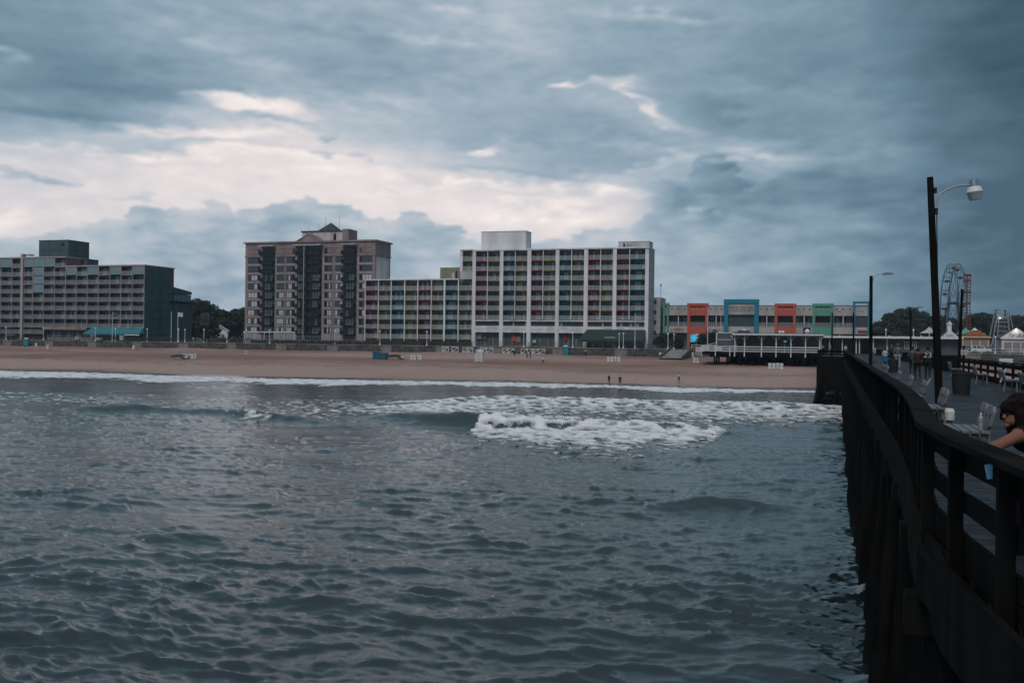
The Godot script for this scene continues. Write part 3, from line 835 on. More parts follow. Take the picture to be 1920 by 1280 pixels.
func tower() -> void:
	var t := TB + 3.0
	var s0 := so(T(459.5, 540, t))
	var f := func(zx: float) -> float: return so(T(440 + zx / 4.923, 540, t)) - s0     # from the enlarged photograph
	var g := func(zy: float) -> float: return T(580, 400 + zy / 4.923, t).y - WALK
	var o := thing("mauve_tower", "mauve ten storey apartment tower with dark balconies, gable and pyramid roof", "tower", W(s0, WALK, t), -deg_to_rad(TH))
	var w: float = f.call(1292)
	var top: float = g.call(268)
	var band: float = g.call(388)
	var deep := 10.5
	slab("wall", o, "taupe stucco", Vector3(0, 0, -deep), Vector3(w, band, 0))
	slab("top_storey", o, "mauve stucco", Vector3(-0.06, band, -deep - 0.06), Vector3(w + 0.06, top, 0.06))
	slab("cornice", o, "mauve stucco", Vector3(-0.5, top, -deep - 0.5), Vector3(w + 0.5, top + 0.45, 0.5))
	slab("string_course", o, "mauve stucco", Vector3(-0.25, band - 0.2, -deep - 0.25), Vector3(w + 0.25, band + 0.15, 0.2))
	slab("side_panel", o, "cream stucco", Vector3(w - 0.1, 0, -deep + 0.8), Vector3(w + 0.07, band - 0.5, -0.9))
	for x in [0.35, w - 0.35]: slab("corner_pier", o, "mauve stucco", Vector3(x - 0.36, 0, -0.3), Vector3(x + 0.36, band - 0.21, 0.09))
	for x in [f.call(467), f.call(912)]: slab("pilaster", o, "mauve stucco", Vector3(x - 0.2, 0, -0.1), Vector3(x + 0.2, band - 0.21, 0.13))
	var rows := []
	for k in 10: rows.append(g.call(347.0 + 81.2 * k))
	for k in 10:
		var y: float = rows[k]
		if k > 0:
			slab("floor_band", o, "mauve stucco", Vector3(0.8, y + 0.92, -0.1), Vector3(w - 0.8, y + 1.18, 0.07))
		var cur := 0.0 if k < 3 else 0.55
		for q in [[120, 212, true, 1], [385, 455, false, 0], [475, 530, true, 1], [850, 898, true, -1], [925, 997, false, 0], [1172, 1268, true, -1]]:
			var x0: float = f.call(q[0])
			var x1: float = f.call(q[1])
			window(o, Vector3((x0 + x1) / 2, y, 0.02), x1 - x0, 1.75, 3, 1, "dark metal", "window glass", cur)
			if q[2]:
				var sx: float = x1 + 0.45 if q[3] > 0 else x0 - 0.45
				var sh := slab("shutter_panel", o, "dark metal", Vector3(sx - 0.42, y - 0.88, -0.02), Vector3(sx + 0.42, y + 0.88, 0.06))
		for q in [[250, 368, 275, 355], [1000, 1122, 1025, 1108]]:
			var bx0: float = f.call(q[0]); var bx1: float = f.call(q[1])
			hang_balcony(o, bx0, bx1, f.call(q[2]), f.call(q[3]), y, cur, k)
		for q in [[578, 656, 582, 655], [664, 800, 715, 792]]:
			var bx0: float = f.call(q[0]); var bx1: float = f.call(q[1])
			hang_balcony(o, bx0, bx1, f.call(q[2]), f.call(q[3]), y, 0.0 if k in [0, 1, 2, 7] else 0.7, k)
	slab("recess_shade_sheet", o, "window glass", Vector3(f.call(573), 0, -0.1), Vector3(f.call(803), g.call(295), 0.05))  # dark glassy sheet on the flat face, standing in for the recess's shade
	slab("column", o, "taupe stucco", Vector3(f.call(656), 0, 0.2), Vector3(f.call(664), g.call(295), 1.75))
	for q in [[250, 370], [560, 808], [1000, 1125]]:
		slab("canopy", o, "cream stucco" if q[0] == 250 else "hotel grey", Vector3(f.call(q[0]) - 0.2, g.call(300), -0.1), Vector3(f.call(q[1]) + 0.2, g.call(291), 1.9))
	# gable over the centre with its arch
	var gx0: float = f.call(570); var gx1: float = f.call(800); var gm: float = f.call(690)
	var gb := MB.new()
	gb.prism([Vector2(gx0, top + 0.1), Vector2(gm, g.call(190)), Vector2(gx1, top + 0.1)], -4.0, 0.56)
	var gable := part("gable", gb, M["mauve stucco"], o)
	var arch := MB.new()
	var pts := []
	for i in 13: pts.append(Vector3(gm + 2.1 * cos(PI * i / 12.0), top + 0.5 + 2.3 * sin(PI * i / 12.0), 0.58))
	var rr := []
	for i in 13: rr.append(0.13)
	arch.tube(pts, rr, 6)
	part("arch_moulding", arch, M["taupe stucco"], gable)
	for sd in [[gx0, gm], [gx1, gm]]:
		var e := MB.new()
		e.bar(Vector3(sd[0], top + 0.3, 0.4), Vector3(sd[1], g.call(186), 0.4), 0.7, 0.32)
		part("verge", e, M["mauve stucco"], gable)
	# penthouse with the pyramid roof and the aerials
	var px0 := so(T(566, 440, t + 4)) - s0; var px1 := so(T(653, 440, t + 4)) - s0
	var py1 := T(610, 434.5, t + 4).y - WALK
	slab("penthouse", o, "cream stucco", Vector3(px0, top + 0.3, -9.5), Vector3(px1, py1, -4.0))
	slab("penthouse_coping", o, "slate roof", Vector3(px0 - 0.3, py1, -9.7), Vector3(px1 - 2.0, py1 + 0.4, -3.8))
	slab("stair_box", o, "mauve stucco", Vector3(px1 - 2.0, top + 0.3, -9.6), Vector3(px1 + 0.1, py1 + 0.75, -3.9))
	var pm := so(T(619, 420, t + 6)) - s0
	var py2 := T(619, 417, t + 6).y - WALK
	var pr := MB.new()
	var bse := [Vector3(pm - 3.1, py1 + 0.3, -3.7), Vector3(pm + 3.1, py1 + 0.3, -3.7), Vector3(pm + 3.1, py1 + 0.3, -9.3), Vector3(pm - 3.1, py1 + 0.3, -9.3)]
	for i in 4: pr.tri(Vector3(pm, py2, -6.5), bse[(i + 1) % 4], bse[i])
	part("pyramid_roof", pr, M["slate roof"], o)
	for q in [[580, 421, -3.5], [599.5, 420, -3.5], [611, 429, -3.6], [620, 429, -3.6], [628, 430, -3.6], [633, 401, -5.0], [635, 432, -3.6], [607, 404, -5]]:
		var x := so(T(q[0], 440, t + 4)) - s0
		var ab := MB.new()
		ab.tube([Vector3(x, py1 - 1.2, q[2]), Vector3(x, T(q[0], q[1], t + 4).y - WALK, q[2])], [0.06, 0.035], 5)
		part("aerial", ab, M["grey metal"], o)
	for x in [627.0]:
		var xx := so(T(x, 448, t + 3.7)) - s0
		slab("antenna_box", o, "dark metal", Vector3(xx - 0.35, top + 0.6, -3.95), Vector3(xx + 0.35, top + 3.0, -3.6))
	# terrace in front
	var ty: float = g.call(1130)
	var te := node("terrace", o)
	slab("terrace_wall", te, "concrete", Vector3(f.call(235), 0, 6.0), Vector3(f.call(1120), 0.9, 9.0))
	slab("pergola_beam", te, "white paint", Vector3(f.call(235), 3.1, 8.6), Vector3(f.call(700), 3.4, 8.9))
	for zx in [240, 330, 420, 510, 600, 695]: slab("pergola_post", te, "white paint", Vector3(f.call(zx), 0.9, 8.65), Vector3(f.call(zx) + 0.16, 3.1, 8.85))
	inst("terrace_railing", railing_mesh(snappedf(f.call(1115) - f.call(245), 0.02), 1.25, 0.9, 0.07), M["white metal"], te, Vector3((f.call(245) + f.call(1115)) / 2, 0.9, 8.7))

func hang_balcony(o: Node3D, x0: float, x1: float, d0: float, d1: float, y: float, cur: float, k: int) -> void:
	var b := node("balcony", o, Vector3((x0 + x1) / 2, y - 1.15, 0))
	var w := x1 - x0
	inst("slab", box_mesh(Vector3(w, 0.2, 1.6)), M["dark metal"], b, Vector3(0, -0.1, 0.86))
	inst("railing", railing_mesh(snappedf(w, 0.02), 1.0, 0.12, 0.06), M["dark metal"], b, Vector3(0, 0, 1.6))
	for sd in [-1, 1]:
		var r := inst("railing", railing_mesh(1.5, 1.0, 0.12, 0.06), M["dark metal"], b, Vector3(sd * w / 2, 0, 0.84))
		r.rotation.y = PI / 2
	inst("back_shade_sheet", box_mesh(Vector3(w, 2.3, 0.06)), M["window glass"], b, Vector3(0, 1.15, 0.07))  # dark glassy sheet at the wall, its tone replaces shade behind the balcony
	var dw := d1 - d0
	var dr := inst("sliding_door", frame_mesh(snappedf(dw, 0.05), 2.1, 3, 1, 0.07, 0.08), M["dark metal"], b, Vector3((d0 + d1) / 2 - (x0 + x1) / 2, 1.1, 0.13))
	inst("pane", box_mesh(Vector3(dw - 0.05, 2.05, 0.03)), M["window glass"], dr, Vector3.ZERO)
	for i in 3:
		if rng.randf() < cur * 1.3: inst("curtain", box_mesh(Vector3(dw * 0.25, 1.9, 0.012)), M["curtain"], dr, Vector3((i - 1) * dw * 0.32, 0, 0.021))

const PAINTS := {"r": "red paint", "y": "yellow paint", "t": "teal paint"}
func colour_hotel() -> void:
	var s0 := so(T(885.4, 540, TB))
	var o := thing("balcony_hotel", "nine storey white hotel with red, yellow and teal balconies and broad pillars", "hotel", W(s0, WALK, TB), -deg_to_rad(TH))
	var f := func(px: float) -> float: return so(T(px, 540, TB)) - s0
	var g := func(py: float) -> float: return T(1050, py, TB).y - WALK
	var cols := [[891.7, 913.0, "r"], [914.2, 937.0, "y"], [943.4, 964.8, "t"], [966.0, 988.4, "y"], [995.7, 1017.2, "r"], [1018.4, 1041.6, "y"], [1048.4, 1070.6, "t"], [1071.8, 1095.0, "y"], [1102.5, 1125.0, "r"], [1126.2, 1149.0, "y"], [1156.0, 1179.6, "r"], [1180.8, 1209.5, "t"]]
	var ys := [467.0, 486.6, 505.3, 524.0, 543.0, 561.8, 580.5, 599.0]
	for i in ys.size(): ys[i] = g.call(ys[i])
	var xr: float = f.call(1216.4)
	var deep := 8.5
	slab("wall", o, "hotel grey", Vector3(0.0, 0, -deep), Vector3(xr - 0.35, ys[0] - 0.1, -1.75))
	slab("roof_edge", o, "white stucco", Vector3(-0.05, ys[0] - 0.1, -deep - 0.05), Vector3(xr + 0.1, ys[0] + 0.25, 0.25))
	for k in 7:
		slab("end_wall_panel", o, "hotel grey", Vector3(xr - 0.34, ys[k + 1] + 0.05, -deep + 0.02), Vector3(xr, ys[k] - (0.1 if k == 0 else 0.0), -0.3))
	slab("end_wall_panel", o, "hotel grey", Vector3(xr - 0.34, 0, -deep + 0.02), Vector3(xr, ys[7], -0.3))
	for k in range(1, 8): slab("joint_trim", o, "mauve stucco", Vector3(xr - 0.34, ys[k], -deep - 0.02), Vector3(xr + 0.04, ys[k] + 0.05, -0.28))
	for q in [[885.4, 891.7], [937, 943.4], [988.4, 995.7], [1041.6, 1048.4], [1095, 1102.5], [1149, 1156], [1209.5, 1216.4]]:
		slab("pillar", o, "white stucco", Vector3(f.call(q[0]), 0, -1.74), Vector3(f.call(q[1]), ys[0] - 0.11, 0.14 if q[0] < 1200 else 0.0))
	for i in cols.size():
		var c = cols[i]
		if i % 2 == 0: slab("partition", o, "white stucco", Vector3(f.call(c[1]), ys[7], -1.74), Vector3(f.call(cols[i + 1][0]), ys[0] - 0.11, 0.02))
		for k in 7:
			balcony(o, f.call(c[0]), f.call(c[1]), ys[k + 1], ys[k] - (0.11 if k == 0 else 0.0), 1.7, PAINTS[c[2]], PAINTS[c[2]], "white metal", 1.05, 0.4)
	# mezzanine windows and shop fronts between the pillars
	for i in range(0, 12, 2):
		var x0: float = f.call(cols[i][0])
		var x1: float = f.call(cols[i + 1][1])
		slab("ledge", o, "white stucco", Vector3(x0, g.call(602.5), -1.74), Vector3(x1, ys[7] - 0.27, 0.05))
		slab("mezzanine_back", o, "inner wall", Vector3(x0, g.call(611.5), -1.74), Vector3(x1, g.call(602.5) - 0.01, -0.9))
		for j in 3:
			var ww := (x1 - x0) / 3.0
			window(o, Vector3(x0 + ww * (j + 0.5), (g.call(602.5) + g.call(611.5)) / 2, -0.84), ww - 0.1, g.call(602.5) - g.call(611.5) - 0.1, 2, 1, "dark metal", "window glass", 0.35 if i >= 8 else 0.08)
		var fa := slab("fascia", o, "pale penthouse", Vector3(x0, g.call(624), -1.74), Vector3(x1, g.call(611.5) - 0.01, 0.02))
		slab("fascia_line", o, "hotel grey", Vector3(x0, g.call(618.2), 0.02), Vector3(x1, g.call(617.6), 0.05))
		slab("sign_plate", o, "hotel grey", Vector3(x1 - 2.3 if i % 4 == 0 else x0 + 0.6, g.call(615.8), 0.02), Vector3(x1 - 0.6 if i % 4 == 0 else x0 + 2.3, g.call(613.6), 0.06))
		slab("shop_recess", o, "inner wall", Vector3(x0, 0, -1.74), Vector3(x1, g.call(624) - 0.01, -1.6))
		for j in 3:
			var ww := (x1 - x0) / 3.0
			window(o, Vector3(x0 + ww * (j + 0.5), (g.call(624) + 0.2) / 2, -1.52), ww - 0.15, g.call(624) - 0.5, 2, 2, "grey metal", "window glass", 0.0, 0.0, "shop_window")
	# dark awning over the restaurant
	var a := MB.new()
	var x0: float = f.call(1097.5) ; var x1: float = f.call(1212)
	var yt: float = g.call(617) ; var yb: float = g.call(636)
	a.quad(Vector3(x0 + 0.7, yt, 0.3), Vector3(x1, yt, 0.3), Vector3(x1 + 0.3, yb, 4.2), Vector3(x0 - 0.6, yb, 4.2))
	a.tri(Vector3(x0 + 0.7, yt, 0.3), Vector3(x0 - 0.6, yb, 4.2), Vector3(x0 + 0.7, yb, 0.3))
	a.tri(Vector3(x1, yt, 0.3), Vector3(x1, yb, 0.3), Vector3(x1 + 0.3, yb, 4.2))
	a.quad(Vector3(x0 - 0.6, yb, 4.2), Vector3(x1 + 0.3, yb, 4.2), Vector3(x1 + 0.3, yb - 0.6, 4.2), Vector3(x0 - 0.6, yb - 0.6, 4.2))
	var aw := part("awning", a, M["green awning"], o)
	slab("awning_sign", o, "curtain", Vector3(f.call(1140), g.call(632.3), 3.36), Vector3(f.call(1160), g.call(630.8), 3.6))
	# roof boxes
	var p0 := T(902.5, 450, TB + 4) ; var p1 := T(986.5, 433, TB + 4)
	box_house(o, so(p0) - s0, so(p1) - s0, ys[0], p1.y - WALK, -4.0, -9.0, "pale penthouse")
	var q0 := T(1159.5, 460, TB + 3) ; var q1 := T(1218, 452.5, TB + 3)
	box_house(o, so(q0) - s0, so(q1) - s0, ys[0] + 0.2, q1.y - WALK, -3.0, -8.2, "hotel grey")
	var ym: float = ys[0] + 0.25
	slab("stair_door", o, "dark metal", Vector3(so(T(1169, 460, TB + 3)) - s0, ym, -3.02), Vector3(so(T(1172, 460, TB + 3)) - s0, ym + 1.3, -2.9))
	window(o, Vector3(so(T(1180, 460, TB + 3)) - s0, ym + 0.75, -2.95), 1.6, 0.9, 2, 1, "white metal", "pale glass")
	# things that hang in the shop fronts
	for q in [[963, 632, 1.1, 2.2, "mall red"], [1061, 631, 0.95, 1.9, "sign red"], [908, 632, 1.6, 1.3, "recess brown"], [972, 636, 1.5, 1.5, "brown concrete"], [899, 630, 2.0, 1.6, "pale glass"], [1002, 640, 0.9, 0.9, "curtain"]]:
		var p := T(q[0], q[1], TB + 1.2)
		slab("shop_display", o, q[4], Vector3(so(p) - s0 - q[2] / 2, p.y - WALK - q[3] / 2, -1.3), Vector3(so(p) - s0 + q[2] / 2, p.y - WALK + q[3] / 2, -1.1))

func hotel_wing() -> void:
	var s0 := so(T(683.0, 570, TB))
	var o := thing("hotel_wing", "low six storey hotel wing of coloured balconies beside the mauve tower", "hotel", W(s0, WALK, TB), -deg_to_rad(TH))
	var f := func(px: float) -> float: return so(T(px, 570, TB)) - s0
	var g := func(py: float) -> float: return T(790, py, TB).y - WALK
	var xs := [684.4, 709, 733, 758.3, 783, 808.3, 833.0, 859.2, 885.2]
	var ys := [524.0, 543.0, 561.3, 579.4, 597.6, 615.5, 634.0]
	for i in ys.size(): ys[i] = g.call(ys[i])
	var xe: float = f.call(885.2)
	slab("wall", o, "hotel grey", Vector3(0.1, 0, -14), Vector3(xe - 0.05, ys[0] - 0.1, -1.75))
	slab("roof_edge", o, "white stucco", Vector3(-0.25, ys[0] - 0.1, -14.1), Vector3(f.call(860), ys[0] + 0.2, 0.2))
	var paint := "rytyryty"
	for j in 8:
		var th := 0.24 if j != 6 else 0.5
		slab("partition", o, "white stucco", Vector3(f.call(xs[j]) - th / 2, 0, -1.74), Vector3(f.call(xs[j]) + th / 2, ys[0] - 0.11, 0.05))
		for k in 6:
			balcony(o, f.call(xs[j]) + th / 2 + 0.01, f.call(xs[j + 1]) - (0.26 if j == 5 else 0.13), ys[k + 1], ys[k] - (0.11 if k == 0 else 0.0), 1.7, PAINTS[paint[j]], PAINTS[paint[j]], "white metal", 1.05, 0.42)
	slab("plinth", o, "hedge leaf", Vector3(0.2, 0, -1.70), Vector3(xe - 0.1, ys[6] - 0.27, -0.05))
	# the raised end against the tall hotel: two balconies over a blank wall
	var gx0: float = f.call(862) ; var gx1: float = f.call(885.2) - 0.05
	var g2 := func(py: float) -> float: return T(873, py, TB).y - WALK
	slab("raised_wall", o, "hotel grey", Vector3(gx0, ys[0] + 0.0, -8), Vector3(gx1, g2.call(508), 0.0))
	slab("raised_core", o, "hotel grey", Vector3(gx0, g2.call(508), -8), Vector3(gx1, g2.call(469.4), -1.75))
	slab("raised_pillar", o, "white stucco", Vector3(gx0 - 0.05, g2.call(508), -1.74), Vector3(f.call(866.5), g2.call(469.4), 0.06))
	slab("raised_roof_edge", o, "white stucco", Vector3(gx0 - 0.1, g2.call(469.4), -8.05), Vector3(gx1, g2.call(467.2), 0.25))
	balcony(o, f.call(866.5) + 0.01, gx1, g2.call(488), g2.call(469.4), 1.7, "yellow paint", "yellow paint", "white metal")
	balcony(o, f.call(866.5) + 0.01, gx1, g2.call(506.6), g2.call(488), 1.7, "yellow paint", "yellow paint", "white metal")
	# olive stair house on the roof
	var a := T(825, 522, TB + 5) ; var b := T(863, 501, TB + 5)
	var r := slab("stair_house", o, "olive stucco", Vector3(so(a) - s0, ys[0] - 0.1, -11), Vector3(so(b) - s0, b.y - WALK, -5))
	inst("duct", box_mesh(Vector3(0.9, 2.0, 0.6)), M["hotel grey"], r, Vector3(1.2, -0.6, 3.25))
	inst("duct", box_mesh(Vector3(0.3, 2.6, 0.3)), M["dark metal"], r, Vector3(2.0, -0.4, 3.2))

func annex() -> void:
	var t := TB + 9.0
	var s0 := so(T(1219, 600, t))
	var o := thing("hotel_annex", "small grey annex with dark windows behind the tall hotel's end wall", "building", W(s0, WALK, t), -deg_to_rad(TH))
	var y1 := T(1232, 556.5, t).y - WALK
	var x1 := so(T(1238, 600, t)) - s0
	var n := 5
	for k in n:
		slab("wall_course", o, "hotel grey", Vector3(0, y1 * k / n, -9), Vector3(x1, y1 * (k + 1) / n - 0.08, 0))
		if k < n - 1: slab("joint", o, "dark metal", Vector3(0.05, y1 * (k + 1) / n - 0.081, -8.95), Vector3(x1 - 0.05, y1 * (k + 1) / n, -0.05))
		window(o, Vector3(x1 * 0.45, y1 * (k + 0.5) / n, 0.02), 0.95, 1.15, 1, 1, "dark metal", "window glass")
	slab("chimney_pipe", o, "grey metal", Vector3(x1 - 0.3, y1, -2), Vector3(x1 - 0.2, y1 + 3.0, -1.9))
	slab("pipe_cap", o, "grey metal", Vector3(x1 - 0.45, y1 + 3.0, -2.15), Vector3(x1 - 0.05, y1 + 3.6, -1.75))

func mall() -> void:
	var t := TB + 10.0
	var s0 := so(T(1244, 610, t))
	var o := thing("pier_shops", "two storey shopping arcade with red, blue and green portals and a lettered sign", "arcade", W(s0, WALK, t), -deg_to_rad(TH))
	var f := func(px: float) -> float: return so(T(px, 600, t)) - s0
	var g := func(px: float, py: float) -> float: return T(px, py, t).y - WALK
	var xe: float = f.call(1632)
	var yt: float = g.call(1430, 573) ; var y2: float = g.call(1430, 591.5) ; var y1: float = g.call(1430, 612) ; var y0: float = g.call(1430, 625)
	slab("upper_wall", o, "mall wall", Vector3(0, y2, -12), Vector3(xe, yt, 0))
	slab("parapet_cap", o, "dark metal", Vector3(-0.05, yt, -12.05), Vector3(xe + 0.05, yt + 0.12, 0.05))
	slab("gallery_back", o, "recess brown", Vector3(0, 0, -12), Vector3(xe, y2 - 0.01, -2.5))
	slab("gallery_floor", o, "mall wall", Vector3(0, y0, -2.49), Vector3(xe, y1 - 0.05, 0.02))
	var sects := [[1254.4, 1289.5], [1328, 1358], [1423, 1453.4], [1492.7, 1524], [1563, 1600]]
	for q in sects:
		var a: float = f.call(q[0]) ; var b: float = f.call(q[1])
		inst("gallery_railing", railing_mesh(snappedf(b - a - 0.1, 0.02), 1.0, 0.16, 0.05), M["white metal"], o, Vector3((a + b) / 2, y1, -0.1))
		for i in 3:
			var ww := (b - a) / 3.0
			window(o, Vector3(a + ww * (i + 0.5), y1 + (y2 - y1) * 0.45, -2.45), ww * 0.8, (y2 - y1) * 0.8, 2, 1, "white metal" if i != 1 else "dark metal", "window glass", 0.15)
			window(o, Vector3(a + ww * (i + 0.5), y0 * 0.5, -2.4), ww * 0.9, y0 * 0.85, 2, 2, "white metal", "window glass", 0.0, 0.0, "shop_window")
		slab("post", o, "white paint", Vector3((a + b) / 2 - 0.1, y1, -0.3), Vector3((a + b) / 2 + 0.1, y2 - 0.01, -0.15))
		for i in 3:
			inst("wall_light", box_mesh(Vector3(0.28, 0.28, 0.2)), M["grey board"], o, Vector3(lerpf(a, b, (i + 0.5) / 3.0), yt - 0.8, 0.1))
	portal(o, f, g, 1244, 1254.4, 568, "mall green", y2, y1, y0, false)
	portal(o, f, g, 1289.5, 1328, 568.4, "mall red", y2, y1, y0, true)
	portal(o, f, g, 1358, 1423, 561, "mall blue", y2, y1, y0, false)
	portal(o, f, g, 1453.4, 1492.7, 569, "mall red", y2, y1, y0, true)
	portal(o, f, g, 1524, 1563, 569, "mall green", y2, y1, y0, true)
	portal(o, f, g, 1600, 1631.5, 565, "mall blue", y2, y1, y0, false)
	# the lettered board of the middle portal
	slab("sign_board", o, "mall wall", Vector3(f.call(1366.5), g.call(1390, 589.5), 0.01), Vector3(f.call(1415), g.call(1390, 566.5), 0.45))
	letters(o, "PIER SHOPS", "dark sign", Vector3(f.call(1390.5), g.call(1390, 579.5), 0.47), 1.35, "sign_lettering", f.call(1413) - f.call(1368.5))
	marks(o, "sign red", Vector3(f.call(1271), g.call(1271, 618.5), 0.03), 3.9, 0.85, 5, 3, "shop_lettering")
	marks(o, "sign red", Vector3(f.call(1342.5), g.call(1342, 618.5), 0.03), 3.8, 0.65, 8, 4, "shop_lettering")
	slab("shop_sign", o, "sign red", Vector3(f.call(1609), g.call(1618, 623), 0.1), Vector3(f.call(1627), g.call(1618, 619), 0.3))
	slab("shop_sign", o, "curtain", Vector3(f.call(1373), g.call(1390, 622), 0.1), Vector3(f.call(1408), g.call(1390, 615.5), 0.3))
	var bw := MB.new()
	bw.box(Vector3.ZERO, Vector3(1.4, 2.0, 0.2))
	part("lit_window_display", bw, M["lit blue"], o, Vector3(f.call(1297), g.call(1297, 634), -2.2))
	part("lit_window_display", bw, M["lit blue"], o, Vector3(f.call(1304), g.call(1304, 633), -2.2))
	glow(o, Vector3(f.call(1300.5), g.call(1304, 633), -1.6), Color(0.35, 0.85, 1.0), 0.5, 0.8)
func portal(o: Node3D, f: Callable, g: Callable, a: float, b: float, top: float, m: String, y2: float, y1: float, y0: float, filled: bool) -> void:
	var x0: float = f.call(a) ; var x1: float = f.call(b)
	var y: float = g.call((a + b) / 2, top)
	var w := clampf((x1 - x0) * 0.13, 0.5, 1.15)
	var p := node("portal", o)
	slab("portal_leg", p, m, Vector3(x0, 0, -0.5), Vector3(x0 + w, y - w, 0.6))
	slab("portal_leg", p, m, Vector3(x1 - w, 0, -0.5), Vector3(x1, y - w, 0.6))
	slab("portal_head", p, m, Vector3(x0 - 0.08, y - w, -0.55), Vector3(x1 + 0.08, y, 0.68))
	if filled:
		slab("portal_panel", p, m, Vector3(x0 + w, y2, -0.2), Vector3(x1 - w, y - w - 0.01, 0.3))
		slab("portal_apron", p, m, Vector3(x0 + w, y0 - 0.4, -0.2), Vector3(x1 - w, y1 - 0.1, 0.3))
		inst("gallery_railing", railing_mesh(snappedf(x1 - x0 - 2 * w - 0.05, 0.02), 1.0, 0.16, 0.05), M["white metal"], o, Vector3((x0 + x1) / 2, y1, 0.1))
		for i in 3: inst("wall_light", box_mesh(Vector3(0.24, 0.24, 0.16)), M["curtain"], o, Vector3(lerpf(x0 + w, x1 - w, (i + 0.5) / 3.0), y - w - 0.9, 0.38))
	elif b - a > 20.0:
		window(o, Vector3((x0 + x1) / 2, (y1 + y2) / 2 - 0.2, -0.3), x1 - x0 - 2 * w - 0.1, y2 - y1 + 1.1, 5, 2, "dark metal", "window glass")
func letters(parent: Node3D, text: String, m: String, at: Vector3, size: float, called: String, width := 0.0, turn := 0.0) -> void:
	var tm := TextMesh.new()
	var sf := SystemFont.new()
	sf.font_names = PackedStringArray(["Droid Serif"])
	tm.font = sf
	tm.text = text
	tm.font_size = 64
	tm.pixel_size = size / 46.0
	tm.depth = 0.06
	var o := MeshInstance3D.new()
	o.mesh = tm
	o.material_override = M[m]
	o.name = called
	parent.add_child(o, true)
	o.position = at
	o.rotation.y = turn
	if width > 0.0:
		var w := tm.get_aabb().size.x
		if w > 0.01: o.scale.x = width / w

# rows of strokes for lettering that is too far away to read
func marks(parent: Node3D, m: String, at: Vector3, w: float, h: float, n: int, seed_: int, called: String) -> void:
	var r := RandomNumberGenerator.new()
	r.seed = seed_
	var mb := MB.new()
	var cw := w / n
	for i in n:
		var x := -w / 2 + cw * (i + 0.5)
		mb.box(Vector3(x - cw * 0.28, 0, 0.02), Vector3(cw * 0.2, h * r.randf_range(0.8, 1.0), 0.04))
		if r.randf() < 0.7: mb.box(Vector3(x + cw * 0.24, h * r.randf_range(-0.1, 0.1), 0.021), Vector3(cw * 0.2, h * r.randf_range(0.6, 0.95), 0.04))
		mb.box(Vector3(x, h * [0.4, 0.0, -0.4][r.randi() % 3], 0.019), Vector3(cw * 0.5, h * 0.2, 0.04))
	part(called, mb, M[m], parent, at)

# ---------------------------------------------------------------- promenade, plants, beach things, fairground
func leaves(mb: MB, lobes: Array, count: int, size: float, r: RandomNumberGenerator) -> void:   # lobes: [centre, radii]
	mb.tinted = true
	for i in count:
		var l: Array = lobes[r.randi() % lobes.size()]
		var d := Vector3(r.randfn(), r.randfn(), r.randfn()).normalized()
		var k := pow(r.randf(), 0.30)
		var p: Vector3 = l[0] + d * k * l[1]
		var a := Vector3(r.randfn(), r.randfn(), r.randfn()).normalized()
		var b := a.cross(Vector3(r.randfn(), r.randfn(), r.randfn())).normalized()
		var e := size * r.randf_range(0.6, 1.3)
		var g := r.randf_range(0.65, 1.25)
		mb.col = Color(g, g * r.randf_range(0.95, 1.1), g * 0.9)
		mb.quad(p - a * e - b * e * 0.5, p - a * e * 0.3 + b * e * 0.7, p + a * e + b * e * 0.4, p + a * e * 0.4 - b * e * 0.6)
func leaf_mat(key: String) -> StandardMaterial3D:
	var m: StandardMaterial3D = M[key]
	m.vertex_color_use_as_albedo = true
	return m
func make_tree(seed_: int, h: float, w: float, label: String, group: String, leaf := 0.5, count := 4200) -> Node3D:
	var r := RandomNumberGenerator.new()
	r.seed = seed_
	var o := thing("broadleaf_tree", label, "tree", Vector3.ZERO, 0.0, group)
	var tr := MB.new()
	var top := Vector3(r.randf_range(-0.5, 0.5), h * 0.62, r.randf_range(-0.5, 0.5))
	tr.tube([Vector3.ZERO, Vector3(0.1, h * 0.3, 0), top], [h * 0.028, h * 0.02, h * 0.008], 7)
	var lobes := []
	for i in 9:
		var a := TAU * i / 9.0 + r.randf_range(-0.3, 0.3)
		var q := Vector3(cos(a) * w * r.randf_range(0.2, 0.36), h * r.randf_range(0.28, 0.84), sin(a) * w * r.randf_range(0.2, 0.36))
		lobes.append([q, Vector3(w * r.randf_range(0.16, 0.25), h * r.randf_range(0.11, 0.17), w * 0.2)])
		tr.tube([Vector3(0.05, h * r.randf_range(0.22, 0.4), 0), q], [h * 0.011, h * 0.004], 5)
	lobes.append([Vector3(0, h * 0.86, 0), Vector3(w * 0.2, h * 0.14, w * 0.2)])
	lobes.append([Vector3(0, h * 0.55, 0), Vector3(w * 0.36, h * 0.3, w * 0.34)])
	lobes.append([Vector3(0, h * 0.25, 0), Vector3(w * 0.42, h * 0.22, w * 0.4)])
	part("trunk", tr, M["bark"], o)
	var c := MB.new()
	leaves(c, lobes, count, leaf, r)
	part("crown", c, leaf_mat("tree leaf"), o)
	return o
